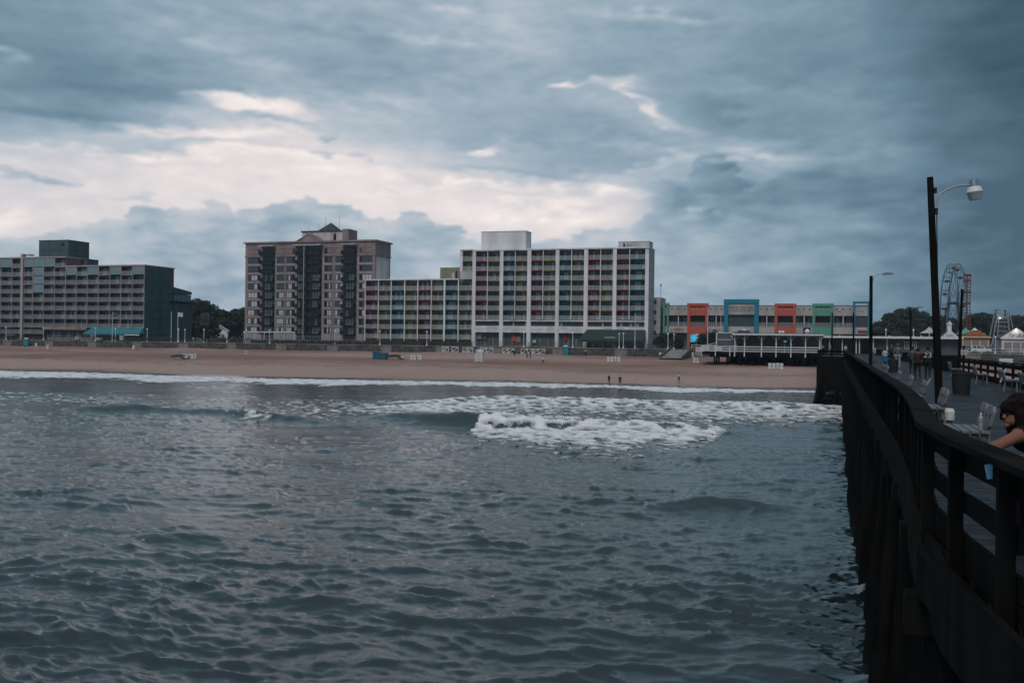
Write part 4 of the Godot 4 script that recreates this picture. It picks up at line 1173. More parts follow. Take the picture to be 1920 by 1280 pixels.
func trees() -> void:
	var ga := "trees behind the fairground"
	var gl := "trees inland between green hotel and tower"
	var la := "dark broadleaf tree in the wood behind the fairground"
	var ll := "hazy broadleaf tree inland between the green hotel and the mauve tower"
	var kinds := []
	for i in 3: kinds.append(make_tree(61 + i, 15.0, 17.0, la, ga))
	var n := 0
	for q in [[1640, 612, 400, 0], [1655, 604, 420, 0], [1672, 596, 430, 0], [1690, 582, 440, 0], [1708, 575, 440, 0], [1728, 583, 440, 0], [1745, 592, 430, 0], [1763, 590, 450, 0], [1785, 596, 470, 0], [1826, 588, 450, 0], [1843, 585, 460, 0], [1862, 600, 470, 0], [1888, 598, 470, 0], [1905, 590, 460, 0], [1930, 589, 450, 0], [1955, 592, 450, 0], [1810, 606, 480, 0],
			[352, 566, 430, 1], [366, 560, 440, 1], [380, 562, 430, 1], [396, 570, 440, 1], [412, 580, 430, 1], [428, 588, 460, 1], [444, 578, 450, 1], [462, 576, 440, 1]]:
		var b := P(q[0], 640, q[2])
		var h := P(q[0], q[1], q[2]).y - 5.4
		var o: Node3D = kinds[n] if n < 3 else dup(kinds[n % 3], "broadleaf_tree", Vector3.ZERO, 0.0)
		o.position = Vector3(b.x, 5.4, b.z)
		o.rotation.y = n * 1.7
		o.scale = Vector3(1.05, h / 15.0, 1.05)
		o.set_meta("label", la if q[3] == 0 else ll)
		o.set_meta("group", ga if q[3] == 0 else gl)
		n += 1
	# nearer dark tree beside the green hotel's sign
	var t := make_tree(70, 7.5, 8.0, "squat dark tree beside the green sign board", "", 0.25, 2600)
	t.position = T(391, 640, TB + 8) * Vector3(1, 0, 1) + Vector3(0, WALK, 0)
	for q in [[1240, 622, 651, 4.6, "round clipped dark shrub at the head of the beach ramp"], [1271, 629, 648, 3.6, "pointed dark shrub beyond the beach ramp"], [1324, 622, 643, 5.5, "wide dark shrub beside the blue lit shop window"], [1340, 618, 643, 3.0, "narrow dark shrub behind the white fence of the pavilion"]]:
		var p := T(q[0], q[2], 244.0)
		var h := T(q[0], q[1], 244.0).y - WALK
		var o := thing("clipped_shrub", q[4], "shrub", Vector3(p.x, WALK, p.z), 0.3)
		var c := MB.new()
		var r := RandomNumberGenerator.new()
		r.seed = int(q[0])
		leaves(c, [[Vector3(0, h * 0.36, 0), Vector3(q[3] / 2, h * 0.36, q[3] / 2)], [Vector3(0, h * 0.6, 0), Vector3(q[3] * 0.42, h * 0.4, q[3] * 0.42)]], 1500, 0.17, r)
		part("foliage", c, leaf_mat("hedge leaf"), o)
		var st := MB.new()
		st.tube([Vector3.ZERO, Vector3(0, h * 0.5, 0)], [0.12, 0.06], 6)
		part("stem", st, M["bark"], o)
	for q in [[392, 470, 631, 5.0, "clipped hedge before the small white house"], [470, 690, 639, 8.0, "low hedge along the promenade before the mauve tower"], [690, 886, 637.5, 4.0, "low hedge along the foot of the hotel wing"]]:
		var a := T(q[0], 640, TB - q[3]) ; var b := T(q[1], 640, TB - q[3])
		var h := T(q[1], q[2], TB - q[3]).y - WALK
		var L := so(b) - so(a)
		var o := thing("hedge", q[4], "hedge", Vector3(a.x, WALK, a.z), -deg_to_rad(TH))
		var c := MB.new()
		var r := RandomNumberGenerator.new()
		r.seed = int(q[0])
		var lobes := []
		for i in int(L / 1.2): lobes.append([Vector3(i * 1.2 + 0.6, h * 0.48, 0), Vector3(0.95, h * 0.55, 0.8)])
		leaves(c, lobes, int(L * 70), 0.16, r)
		part("foliage", c, leaf_mat("hedge leaf"), o)
		slab("branches", o, "bark", Vector3(0.3, 0, -0.3), Vector3(L - 0.3, h * 0.7, 0.3))

func plane_sheet(s0: float, s1: float, t0: float, t1: float, y: float) -> ArrayMesh:
	var mb := MB.new()
	mb.quad(W(s0, y, t1), W(s1, y, t1), W(s1, y, t0), W(s0, y, t0))
	return mb.mesh()
func promenade() -> void:
	structure("ground", plane_sheet(-900, 900, 240, 2500, 5.42), M["grass"])
	structure("boardwalk", plane_sheet(-260, 160, 228.5, 246, WALK), M["concrete"])
	structure("street", plane_sheet(-900, 900, 280, 292, 5.43), M["asphalt"])
	# sea wall of cast panels, with an opening for the ramp
	var o := thing("sea_wall", "long stained concrete sea wall at the back of the beach", "wall", W(0, 0, 228.4), -deg_to_rad(TH))
	var r0 := so(T(1256, 655, 228)) ; var r1 := so(T(1296, 655, 228))
	var s := -250.0
	var k := 0
	while s < 150.0:
		if s + 3.0 < r0 or s > r1:
			inst("wall_panel", shared("wall panel", func(mb): mb.box(Vector3(1.5, 4.35, 0), Vector3(2.96, 2.1, 0.5))), M["old concrete"] if k % 5 != 2 else M["concrete"], o, Vector3(s, 0, 0))
			inst("coping", shared("wall coping", func(mb): mb.box(Vector3(1.5, 5.46, 0.02), Vector3(2.99, 0.16, 0.7))), M["concrete"] if k % 3 else M["old concrete"], o, Vector3(s, 0, 0))
		s += 3.0
		k += 1
	var ramp := MB.new()
	ramp.quad(W(r0, WALK, 229), W(r1, WALK, 229), W(r1, 3.7, 214), W(r0, 3.7, 214))
	structure("ramp", ramp.mesh(), M["concrete"])
	for e in [r0, r1]:
		var rw := MB.new()
		rw.prism([Vector2(0, 3.0), Vector2(0, 4.2), Vector2(14, 5.9), Vector2(14, 3.0)], -0.2, 0.2)
		var w := thing("ramp_wall", "low concrete side wall of the ramp %s" % ("nearer the tall hotel" if e == r0 else "nearer the white pavilion"), "wall", W(e, 0, 214.5), deg_to_rad(90.0 - TH))
		part("parapet", rw, M["old concrete"], w)
	# railing along the edge
	for side in [[-250.0, r0], [r1, 150.0]]:
		var rl := thing("promenade_railing", "dark rail on posts along the sea wall %s" % ("before the hotels" if side[0] < -100 else "beside the pier and fairground"), "railing", W(side[0], WALK, 228.6), -deg_to_rad(TH))
		var L: float = side[1] - side[0]
		var n := int(L / 2.6)
		for i in n:
			inst("post", box_mesh(Vector3(0.12, 1.1, 0.12)), M["wood worn"] if side[0] < -100 else M["white paint"], rl, Vector3(i * L / n, 0.59, 0))
			for y in [0.55, 1.08]:
				inst("rail", box_mesh(Vector3(L / n - 0.002, 0.09, 0.07)), M["old concrete"] if side[0] < -100 else M["white paint"], rl, Vector3((i + 0.5) * L / n, y + 0.02, 0.0965))
	# lamps on the promenade
	var lamp: Node3D = null
	for q in [[10, 0, "before the balconies beyond the teal toilet"], [80.5, 0, "before the end of the restaurant windows"], [178, 0, "where the teal awning begins"], [275, 0, "at the green hotel's seaward corner"], [334, 0, "beside the pole of the pale flag"], [381.6, 0, "below the green sign box"], [461, 0, "before the tower's corner by the hedge"], [505, 0, "at the end of the tower's white pergola"], [627, 0, "before the tower's middle windows"], [712, 0, "before the wing's yellow second bay"], [800, 0, "before the wing's middle bays"], [890, 0, "behind the lifeguard stand"], [982, 0, "behind the couple in dark clothes"], [1074, 0, "beside the toilet below the tall hotel"], [1169, 0, "before the dark restaurant awning by the sea wall"], [1252.7, 0, "at the top corner of the beach ramp"], [215.6, 1, "before the middle of the teal awning"], [346, 1, "before the green rear wing"], [425, 1, "before the hedge and small house"], [1161, 1, "before the sign on the dark awning"], [1264, 1, "beside the pointed shrub beyond the ramp"], [1306, 1, "beside the blue lit shop window"], [1344, 1, "beside the narrow shrub"], [1867, 0, "before the slide ride beyond the pier"], [1668, 1, "behind the pier house near the second pier lamp"], [1714, 1, "behind the pier house above its windows"], [1729, 1, "behind the pier house near the leaning lamp"], [1540, 1, "behind the corner of the pavilion roof"], [1575, 1, "before the green portal's edge"]]:
		var t := 230.6 if q[1] == 0 else 243.0
		var p := T(q[0], 645, t)
		var at := Vector3(p.x, WALK, p.z)
		var lb := "white globe post lamp on the promenade " + str(q[2])
		var gr := "promenade lamps by the sea wall" if q[1] == 0 else "promenade lamps on the inland edge"
		if lamp == null:
			lamp = thing("promenade_lamp", lb, "lamp", at, 0.0, gr)
			var mb := MB.new()
			mb.lathe(Vector3.ZERO, [[0.0, 0.0], [0.24, 0.0], [0.24, 0.12], [0.16, 0.3], [0.16, 0.55], [0.085, 0.7]], 10)
			part("base", mb, M["white paint"], lamp)
			mb = MB.new()
			mb.lathe(Vector3.ZERO, [[0.085, 0.7], [0.07, 3.25], [0.15, 3.3], [0.15, 3.38]], 8)
			part("pole", mb, M["white paint"], lamp)
			mb = MB.new()
			mb.lathe(Vector3(0, 3.56, 0), [[0.0, -0.2], [0.13, -0.17], [0.19, -0.08], [0.2, 0.0], [0.17, 0.1], [0.1, 0.18], [0.0, 0.21]], 10)
			part("globe", mb, M["lamp globe"], lamp)
		else:
			var o2 := dup(lamp, "promenade_lamp", at, 0.0, lb)
			o2.set_meta("group", gr)
	# flagpoles
	for q in [[209.6, 584, 236.0, "dark blue", "tall white flagpole flying a dark blue flag before the green hotel", "box blue"], [320, 584, 231.5, "", "tall white flagpole without a flag before the green hotel's wing", ""], [332.4, 584, 233.0, "pale", "tall white flagpole flying a pale striped flag", "curtain"], [1190.6, 587, 236.0, "", "thin white flagpole before the dark restaurant awning", ""], [1327, 577, 236.0, "", "thick white flagpole beside the red portal", ""], [1351.5, 590, 246.0, "", "thin white flagpole before the blue portal", ""]]:
		var p := T(q[0], 645, q[2])
		var h := T(q[0], q[1], q[2]).y - WALK
		var o2 := thing("flagpole", q[4], "flagpole", Vector3(p.x, WALK, p.z), -deg_to_rad(TH))
		var mb := MB.new()
		mb.lathe(Vector3.ZERO, [[0.0, 0.0], [0.16, 0.0], [0.16, 0.5], [0.09, 0.55], [0.06, h], [0.0, h + 0.01]], 8)
		part("pole", mb, M["white paint"], o2)
		if q[5] != "":
			mb = MB.new()
			for i in 8:
				var x0 := 0.08 + i * 0.2 ; var x1 := x0 + 0.2
				var f := func(x): return Vector3(x, h - 0.25 - 0.10 * x * x * 0.35, 0.12 * sin(x * 4.2))
				mb.quad(f.call(x0), f.call(x1), f.call(x1) - Vector3(0, 1.15, 0), f.call(x0) - Vector3(0, 1.15, 0))
			part("flag", mb, M[q[5]], o2)
	# sign board of the green hotel, seen from the sea
	var sp := T(384, 640, TB + 2)
	var sg := thing("sign_board", "dark green hotel sign box on a post beside the squat tree", "sign", Vector3(sp.x, WALK, sp.z), -deg_to_rad(TH))
	var y0 := T(384, 608, TB + 2).y - WALK ; var y1 := T(384, 587, TB + 2).y - WALK
	slab("post", sg, "dark metal", Vector3(-0.15, 0, -0.15), Vector3(0.15, y0, 0.15))
	slab("sign_box", sg, "green siding", Vector3(-1.35, y0, -0.3), Vector3(1.35, y1, 0.3))
	slab("sign_face", sg, "dark metal", Vector3(-1.05, y0 + 0.3, 0.3), Vector3(1.05, y1 - 0.3, 0.34))
	marks(sg, "grey board", Vector3(0, y1 - 0.75, 0.345), 1.6, 0.55, 4, 1, "sign_lettering")
	marks(sg, "grey board", Vector3(0, y1 - 1.5, 0.345), 1.5, 0.55, 4, 2, "sign_lettering")
	# small white house far behind
	var hp := T(409, 634, TB + 60)
	var ho := thing("white_house", "small white gabled house far behind the hedge", "house", Vector3(hp.x, WALK, hp.z), 0.2)
	slab("wall", ho, "white stucco", Vector3(-3.2, 0, -5), Vector3(3.2, 4.2, 0))
	var rf := MB.new()
	rf.prism([Vector2(-3.8, 4.0), Vector2(0, 6.4), Vector2(3.8, 4.0), Vector2(3.6, 3.9), Vector2(0, 6.1), Vector2(-3.6, 3.9)], -5.4, 0.5)
	part("roof", rf, M["hotel grey"], ho)
	for x in [-1.6, 1.6]: window(ho, Vector3(x, 2.0, 0.05), 1.2, 1.4, 2, 2, "white metal", "window glass")
	var gb := MB.new()
	gb.prism([Vector2(-3.2, 4.2), Vector2(0, 6.15), Vector2(3.2, 4.2)], -0.3, 0.0)
	part("gable", gb, M["white stucco"], ho)
	# shaded stalls on the promenade
	for q in [[20, 641, 2.2, 1.4, "dark metal", "dark covered cart parked before the green hotel"], [145, 641, 1.2, 1.2, "curtain", "pale box stall before the restaurant windows"], [228, 640, 1.0, 1.6, "white metal", "upright white board stand before the teal awning"], [185, 644, 1.6, 1.0, "white metal", "low white bench rack below the teal awning"]]:
		var p := T(q[0], 645, 232.5)
		var c := thing("promenade_stand", q[5], "stand", Vector3(p.x, WALK, p.z), -deg_to_rad(TH))
		slab("body", c, q[4], Vector3(-q[2] / 2, 0.35, -0.4), Vector3(q[2] / 2, q[3], 0.4))
		slab("top", c, "hotel grey", Vector3(-q[2] / 2 - 0.1, q[3], -0.5), Vector3(q[2] / 2 + 0.1, q[3] + 0.1, 0.5))
		for sx in [-1, 1]: slab("foot", c, "dark metal", Vector3(sx * q[2] * 0.42 - 0.05, 0, -0.35), Vector3(sx * q[2] * 0.42 + 0.05, 0.35, 0.35))

func on_sand(px: float, py: float) -> Vector3:
	var t := 140.0
	while t < 228.0:
		var p := T(px, py, t)
		if p.y <= maxf(sand_y(so(p), t), 0.02): return Vector3(p.x, maxf(sand_y(so(p), t), 0.0), p.z)
		t += 0.25
	var e := T(px, py, 227.6)
	return Vector3(e.x, sand_y(so(e), 227.6), e.z)
func barrels() -> void:
	var mb := MB.new()
	mb.lathe(Vector3.ZERO, [[0.0, 0.0], [0.29, 0.0], [0.29, 0.28], [0.305, 0.3], [0.29, 0.32], [0.29, 0.6], [0.305, 0.62], [0.29, 0.64], [0.29, 0.9], [0.31, 0.92], [0.28, 0.92], [0.27, 0.72], [0.0, 0.70]], 12)
	var shell := mb.mesh()
	mb = MB.new()
	mb.lathe(Vector3.ZERO, [[0.294, 0.40], [0.294, 0.52]], 12)
	var stripe := mb.mesh()
	var first: Node3D = null
	for q in [[345, 672, 5, 5.2, "white litter barrel in the row behind the tarp covered boat without a chest"], [772, 674, 4, 5.6, "white litter barrel in the row beside the blue chest and covered boat"], [1141, 678, 4, 6.6, "white litter barrel in the row of four on open sand"], [1303, 679.5, 2, 6.0, "white litter barrel of the pair at the corner of the pavilion's shade"], [1238.5, 667, 1, 0, "lone white litter barrel by the foot of the ramp wall"], [1299, 668, 1, 0, "lone white litter barrel at the ramp's seaward corner"], [1444, 691, 4, 7.3, "white litter barrel in the row at the pavilion's dark edge"], [1877, 680, 5, 5.0, "white litter barrel in the row on the sand beyond the pier"], [67, 650, 1, 0, "lone white litter barrel nearest the teal toilet before the green hotel"], [89, 654, 1, 0, "lone white litter barrel on sand below the restaurant"], [250, 655, 1, 0, "white overturned litter barrel on the sand"]]:
		for i in q[2]:
			var p := on_sand(q[0] + i * q[3], q[1] + (i % 2) * 0.5)
			var o: Node3D
			if first == null:
				first = thing("litter_barrel", q[4], "barrel", p)
				inst("shell", shell, M["barrel white"], first)
				inst("stripe", stripe, M["curtain"], first)
				o = first
			else: o = dup(first, "litter_barrel", p, i * 1.3, q[4])
			o.set_meta("group", "white litter barrels on the beach")
			o.scale = Vector3.ONE * 1.15
func beach_things() -> void:
	barrels()
	# lifeguard stand
	var o := thing("lifeguard_stand", "tall white wooden lifeguard stand with slatted ladder front on the sand", "lifeguard stand", on_sand(899, 680), -deg_to_rad(TH))
	for sx in [-1, 1]:
		for z in [[0.55, 0.3], [-0.75, -0.5]]:
			var mb := MB.new()
			mb.bar(Vector3(sx * 0.72, 0, z[0]), Vector3(sx * 0.62, 2.7, z[1]), 0.13, 0.13)
			part("leg", mb, M["white paint"], o)
		slab("arm", o, "white paint", Vector3(sx * 0.68 - 0.06, 2.1, -0.6), Vector3(sx * 0.68 + 0.06, 2.2, 0.5))
	for i in 5: slab("slat", o, "white paint", Vector3(-0.74, 0.35 + i * 0.42, 0.42 - i * 0.045), Vector3(0.74, 0.56 + i * 0.42, 0.50 - i * 0.045))
	slab("seat", o, "white paint", Vector3(-0.66, 1.72, -0.55), Vector3(0.66, 1.80, 0.2))
	slab("backrest", o, "white paint", Vector3(-0.66, 2.25, -0.58), Vector3(0.66, 2.75, -0.5))
	# rack left on the sand
	var rk := thing("beach_rack", "small white wooden rack standing alone on the sand", "rack", on_sand(461.5, 666), -deg_to_rad(TH))
	for x in [-0.35, 0.35]: slab("post", rk, "white paint", Vector3(x - 0.05, 0, -0.05), Vector3(x + 0.05, 1.1, 0.05))
	for y in [0.25, 0.62, 1.0]: slab("shelf", rk, "white paint", Vector3(-0.5, y, -0.25), Vector3(0.45, y + 0.09, 0.25))
	# covered boats
	for q in [[337, 674, "dark tarp covered boat with white hull on the sand with barrels right behind it"], [742, 674, "dark tarp covered boat with white hull beside the blue chest"]]:
		var b := thing("covered_boat", q[2], "boat", on_sand(q[0], q[1]), -deg_to_rad(TH))
		var hull := MB.new()
		for i in 12:
			for sd in [-1, 1]:
				var prof := func(k: int, low: bool) -> Vector3:
					var x := -1.7 + 3.4 * k / 12.0
					var w := 0.72 * sqrt(maxf(0.02, 1.0 - pow(maxf(x, 0.0) / 1.75, 2.4)))
					return Vector3(x, 0.08, sd * w * 0.6) if low else Vector3(x, 0.62 + 0.08 * maxf(x, 0), sd * w)
				hull.quad(prof.call(i, false), prof.call(i + 1, false), prof.call(i + 1, true), prof.call(i, true))
			var w0 := 0.43 ; var x0 := -1.7 + 3.4 * i / 12.0
			hull.quad(Vector3(x0, 0.08, -w0), Vector3(x0 + 3.4 / 12, 0.08, -w0), Vector3(x0 + 3.4 / 12, 0.08, w0), Vector3(x0, 0.08, w0))
		hull.quad(Vector3(-1.7, 0.62, -0.72), Vector3(-1.7, 0.62, 0.72), Vector3(-1.7, 0.08, 0.43), Vector3(-1.7, 0.08, -0.43))
		part("hull", hull, M["white paint"], b)
		var tp := MB.new()
		tp.prism([Vector2(-1.85, 0.5), Vector2(-1.7, 0.86), Vector2(-0.6, 1.05), Vector2(0.5, 1.08), Vector2(1.3, 0.55), Vector2(1.75, 0.1), Vector2(1.2, 0.35), Vector2(0.3, 0.62), Vector2(-0.9, 0.55)], -0.78, 0.78)
		part("tarp", tp, M["tarp"], b)
	# blue chest
	var ch := thing("blue_chest", "dark blue equipment chest on the sand beside a covered boat", "chest", on_sand(713.5, 673.5), -deg_to_rad(TH) + 0.1)
	var cb := MB.new()
	cb.prism([Vector2(-1.5, 0.05), Vector2(-1.5, 1.55), Vector2(1.4, 1.35), Vector2(1.5, 0.05)], -0.9, 0.9)
	part("body", cb, M["box blue"], ch)
	slab("lid", ch, "box blue", Vector3(-1.55, 1.56, -0.95), Vector3(-0.2, 1.62, 0.95))
	slab("handle", ch, "dark metal", Vector3(-0.3, 0.9, 0.9), Vector3(0.3, 0.98, 0.97))
	# portable toilets
	for q in [[1060.5, 664.5, "bright teal portable toilet with white roof at the sea wall below the tall hotel"], [48.5, 648.5, "bright teal portable toilet with white roof at the sea wall before the green hotel"]]:
		var p := on_sand(q[0], q[1]) if q[0] > 500 else T(48.5, 648.5, 226.5)
		p.y = sand_y(so(p), to(p))
		var pt := thing("portable_toilet", q[2], "toilet", p, -deg_to_rad(TH) + 0.5)
		slab("cabin", pt, "toilet teal", Vector3(-0.55, 0.08, -0.55), Vector3(0.55, 2.05, 0.55))
		slab("door", pt, "toilet teal", Vector3(-0.38, 0.18, 0.55), Vector3(0.38, 1.9, 0.59))
		slab("vent", pt, "curtain", Vector3(-0.3, 1.93, 0.551), Vector3(0.3, 2.02, 0.575))
		slab("base", pt, "dark metal", Vector3(-0.58, 0, -0.58), Vector3(0.58, 0.08, 0.58))
		var rf := MB.new()
		rf.lathe(Vector3(0, 2.05, 0), [[0.62, 0.0], [0.66, 0.06], [0.5, 0.22], [0.0, 0.3]], 10)
		part("roof", rf, M["white paint"], pt)
	# white barrier frames leaning on the sea wall
	var first: Node3D = null
	for px in [835, 853, 873, 881, 906, 918, 948, 958, 983, 995, 1004, 1016]:
		var p := T(px, 663, 226.6 if px != 958 else 226.2)
		p.y = sand_y(so(p), to(p))
		if first == null:
			first = thing("barrier_frame", "white wooden barrier frame with a slanting brace stored against the sea wall", "barrier", p, -deg_to_rad(TH), "barrier frames stored at the sea wall")
			for y in [0.12, 1.2]: slab("rail", first, "white paint", Vector3(-0.85, y, -0.05), Vector3(0.85, y + 0.14, 0.05))
			for x in [-0.78, 0.78]: slab("post", first, "white paint", Vector3(x - 0.07, 0, -0.045), Vector3(x + 0.07, 1.36, 0.045))
			var mb := MB.new()
			mb.bar(Vector3(-0.7, 0.26, 0.01), Vector3(0.7, 1.18, 0.01), 0.05, 0.13)
			part("brace", mb, M["white paint"], first)
		else: dup(first, "barrier_frame", p, -deg_to_rad(TH) + 0.1 * sin(px * 3.0))

func rides() -> void:
	var d := 420.0
	var hub := P(1788, 568, d)
	var R := 16.6
	var o := thing("ferris_wheel", "tall steel ferris wheel seen almost edge on behind the shops", "ferris wheel", Vector3(hub.x, 5.4, hub.z), deg_to_rad(79))
	var hy := hub.y - 5.4
	for z in [-1.6, 1.6]:
		var rim := MB.new()
		for rr in [R, R * 0.9]:
			var pts := [] ; var rad := []
			for i in 33:
				var a := TAU * i / 32.0
				pts.append(Vector3(cos(a) * rr, hy + sin(a) * rr, z)); rad.append(0.11)
			rim.tube(pts, rad, 5, false)
		var rm := part("rim", rim, M["ride steel"], o)
		for i in 16:
			var sp := MB.new()
			var a := TAU * i / 16.0
			sp.tube([Vector3(cos(a) * 0.8, hy + sin(a) * 0.8, z), Vector3(cos(a) * R, hy + sin(a) * R, z)], [0.09, 0.07], 5)
			var b := a + TAU / 32.0
			sp.tube([Vector3(cos(a) * R * 0.9, hy + sin(a) * R * 0.9, z), Vector3(cos(b) * R, hy + sin(b) * R, z)], [0.06, 0.06], 4)
			b = a - TAU / 32.0
			sp.tube([Vector3(cos(a) * R * 0.9, hy + sin(a) * R * 0.9, z), Vector3(cos(b) * R, hy + sin(b) * R, z)], [0.06, 0.06], 4)
			part("spoke", sp, M["ride steel"], rm)
	for i in 16:
		var a := TAU * i / 16.0
		var c := Vector3(cos(a) * R, hy + sin(a) * R, 0)
		var tie := MB.new()
		tie.tube([c + Vector3(0, 0, -1.6), c + Vector3(0, 0, 1.6)], [0.09, 0.09], 5)
		part("tie_bar", tie, M["ride steel"], o)
		var g := node("gondola", o, c)
		var tub := MB.new()
		tub.lathe(Vector3(0, -1.9, 0), [[0.0, -0.5], [0.7, -0.45], [0.95, 0.1], [0.9, 0.5], [0.8, 0.5]], 8)
		part("tub", tub, M["ride red"] if i % 4 == 1 else (M["grey metal"] if i % 2 else M["ride steel"]), g)
		var ro := MB.new()
		ro.lathe(Vector3(0, -0.5, 0), [[1.0, 0.0], [0.6, 0.35], [0.0, 0.45]], 8)
		ro.tube([Vector3(0, -1.9, 0), Vector3(0, 0, 0)], [0.05, 0.05], 4)
		part("canopy", ro, M["grey metal"], g)
	var ax := MB.new()
	ax.tube([Vector3(0, hy, -2.4), Vector3(0, hy, 2.4)], [0.7, 0.7], 10)
	part("axle", ax, M["ride steel"], o)
	for z in [-2.2, 2.2]:
		for x in [-7.5, 7.5]:
			var lg := MB.new()
			lg.tube([Vector3(x, 0, z * 2.0), Vector3(0, hy, z)], [0.35, 0.25], 6)
			part("leg", lg, M["ride steel"], o)
	# drop tower
	var dp := P(1813.3, 620, d + 20)
	var h := P(1813.3, 518, d + 20).y - 5.4
	var dt := thing("ride_tower", "slim red and orange lattice ride tower beside the ferris wheel", "ride tower", Vector3(dp.x, 5.4, dp.z), 0.3)
	for x in [-0.9, 0.9]:
		for z in [-0.9, 0.9]: slab("mast", dt, "ride orange", Vector3(x - 0.13, 0, z - 0.13), Vector3(x + 0.13, h, z + 0.13))
	var n := 26
	for i in n:
		var m := "ride red" if i > 15 else "ride orange"
		var b := MB.new()
		var y := h * i / n
		for z in [-0.92, 0.92]:
			b.box(Vector3(0, y + 0.3, z), Vector3(1.9, 0.28, 0.2))
			b.box(Vector3(z, y + 0.3, 0), Vector3(0.2, 0.28, 1.6))
			if i % 4 == 0 and i > 12: b.box(Vector3(0, y + 0.5, z), Vector3(2.1, 1.0, 0.3))
		part("lattice_ring", b, M[m], dt)
	slab("crown", dt, "ride red", Vector3(-1.15, h, -1.15), Vector3(1.15, h + 1.0, 1.15))
	# slide frame
	var sp2 := P(1878, 640, d - 20)
	var sl := thing("slide_ride", "grey ride frame with slanting struts and steps behind the shops", "ride", Vector3(sp2.x, 5.4, sp2.z), 0.0)
	var sh := P(1878, 581, d - 20).y - 5.4
	for q in [[-2.6, -1.6], [2.6, 2.0], [6.0, 2.2], [-5.0, -1.8]]:
		for z in [-1.5, 1.5]:
			var b := MB.new()
			b.bar(Vector3(q[0], 0, z), Vector3(q[1], sh, z), 0.3, 0.3)
			part("strut", b, M["grey metal"], sl)
	for i in 9: slab("step", sl, "grey metal", Vector3(-2.3, i * sh / 9.0 + 0.5, -1.5), Vector3(2.2, i * sh / 9.0 + 0.75, 1.5))
	slab("tower_core", sl, "ride steel", Vector3(-1.6, 0, -1.0), Vector3(0.8, sh * 0.72, 1.0))
	slab("top_beam", sl, "hotel grey", Vector3(-2.0, sh, -1.6), Vector3(2.4, sh + 0.35, 1.6))
	var fl := MB.new()
	fl.lathe(Vector3(-1.4, sh * 0.8, 1.7), [[0.0, -0.3], [0.3, 0.0], [0.0, 0.3]], 8)
	part("floodlight", fl, M["lit bulb"], sl)
	glow(sl, Vector3(-1.4, sh * 0.8, 2.3), Color(1.0, 0.9, 0.8), 1.5, 0.3)

func gable_shop(called: String, label: String, x0: float, x1: float, ytop: float, yeave: float, t: float, wall: String, front: String, ink: String) -> Node3D:
	var a := T(x0, 640, t) ; var b := T(x1, 640, t)
	var o := thing(called, label, "shop", Vector3(a.x, WALK, a.z), -deg_to_rad(TH))
	var w := so(b) - so(a)
	var ye := T((x0 + x1) / 2, yeave, t).y - WALK
	var yt := T((x0 + x1) / 2, ytop, t).y - WALK
	slab("wall", o, wall, Vector3(0, 0, -8), Vector3(w, ye, 0))
	var g := MB.new()
	g.prism([Vector2(-0.3, ye), Vector2(w * 0.2, ye + (yt - ye) * 0.35), Vector2(w * 0.36, yt), Vector2(w * 0.64, yt), Vector2(w * 0.8, ye + (yt - ye) * 0.35), Vector2(w + 0.3, ye)] if front == "curved" else [Vector2(-0.4, ye), Vector2(w * 0.5, yt), Vector2(w + 0.4, ye)], -0.6, 0.3)
	part("gable", g, M[wall], o)
	var r := MB.new()
	r.prism([Vector2(-0.6, ye), Vector2(w * 0.5, yt - 0.1), Vector2(w + 0.6, ye)], -8.2, -0.61)
	part("roof", r, M["slate roof"], o)
	marks(o, ink, Vector3(w / 2, ye + (yt - ye) * 0.3, 0.31), w * 0.5, (yt - ye) * 0.34, 7, int(x0), "shop_lettering")
	slab("shop_opening", o, "inner wall", Vector3(w * 0.06, 0, 0.0), Vector3(w * 0.94, ye * 0.72, 0.06))
	for i in 4: slab("post", o, "white paint", Vector3(w * (0.06 + 0.293 * i) - 0.1, 0, 0.061), Vector3(w * (0.06 + 0.293 * i) + 0.1, ye * 0.74, 0.2))
	slab("eave_board", o, "white paint", Vector3(-0.3, ye - 0.25, 0.301), Vector3(w + 0.3, ye - 0.02, 0.42))
	return o
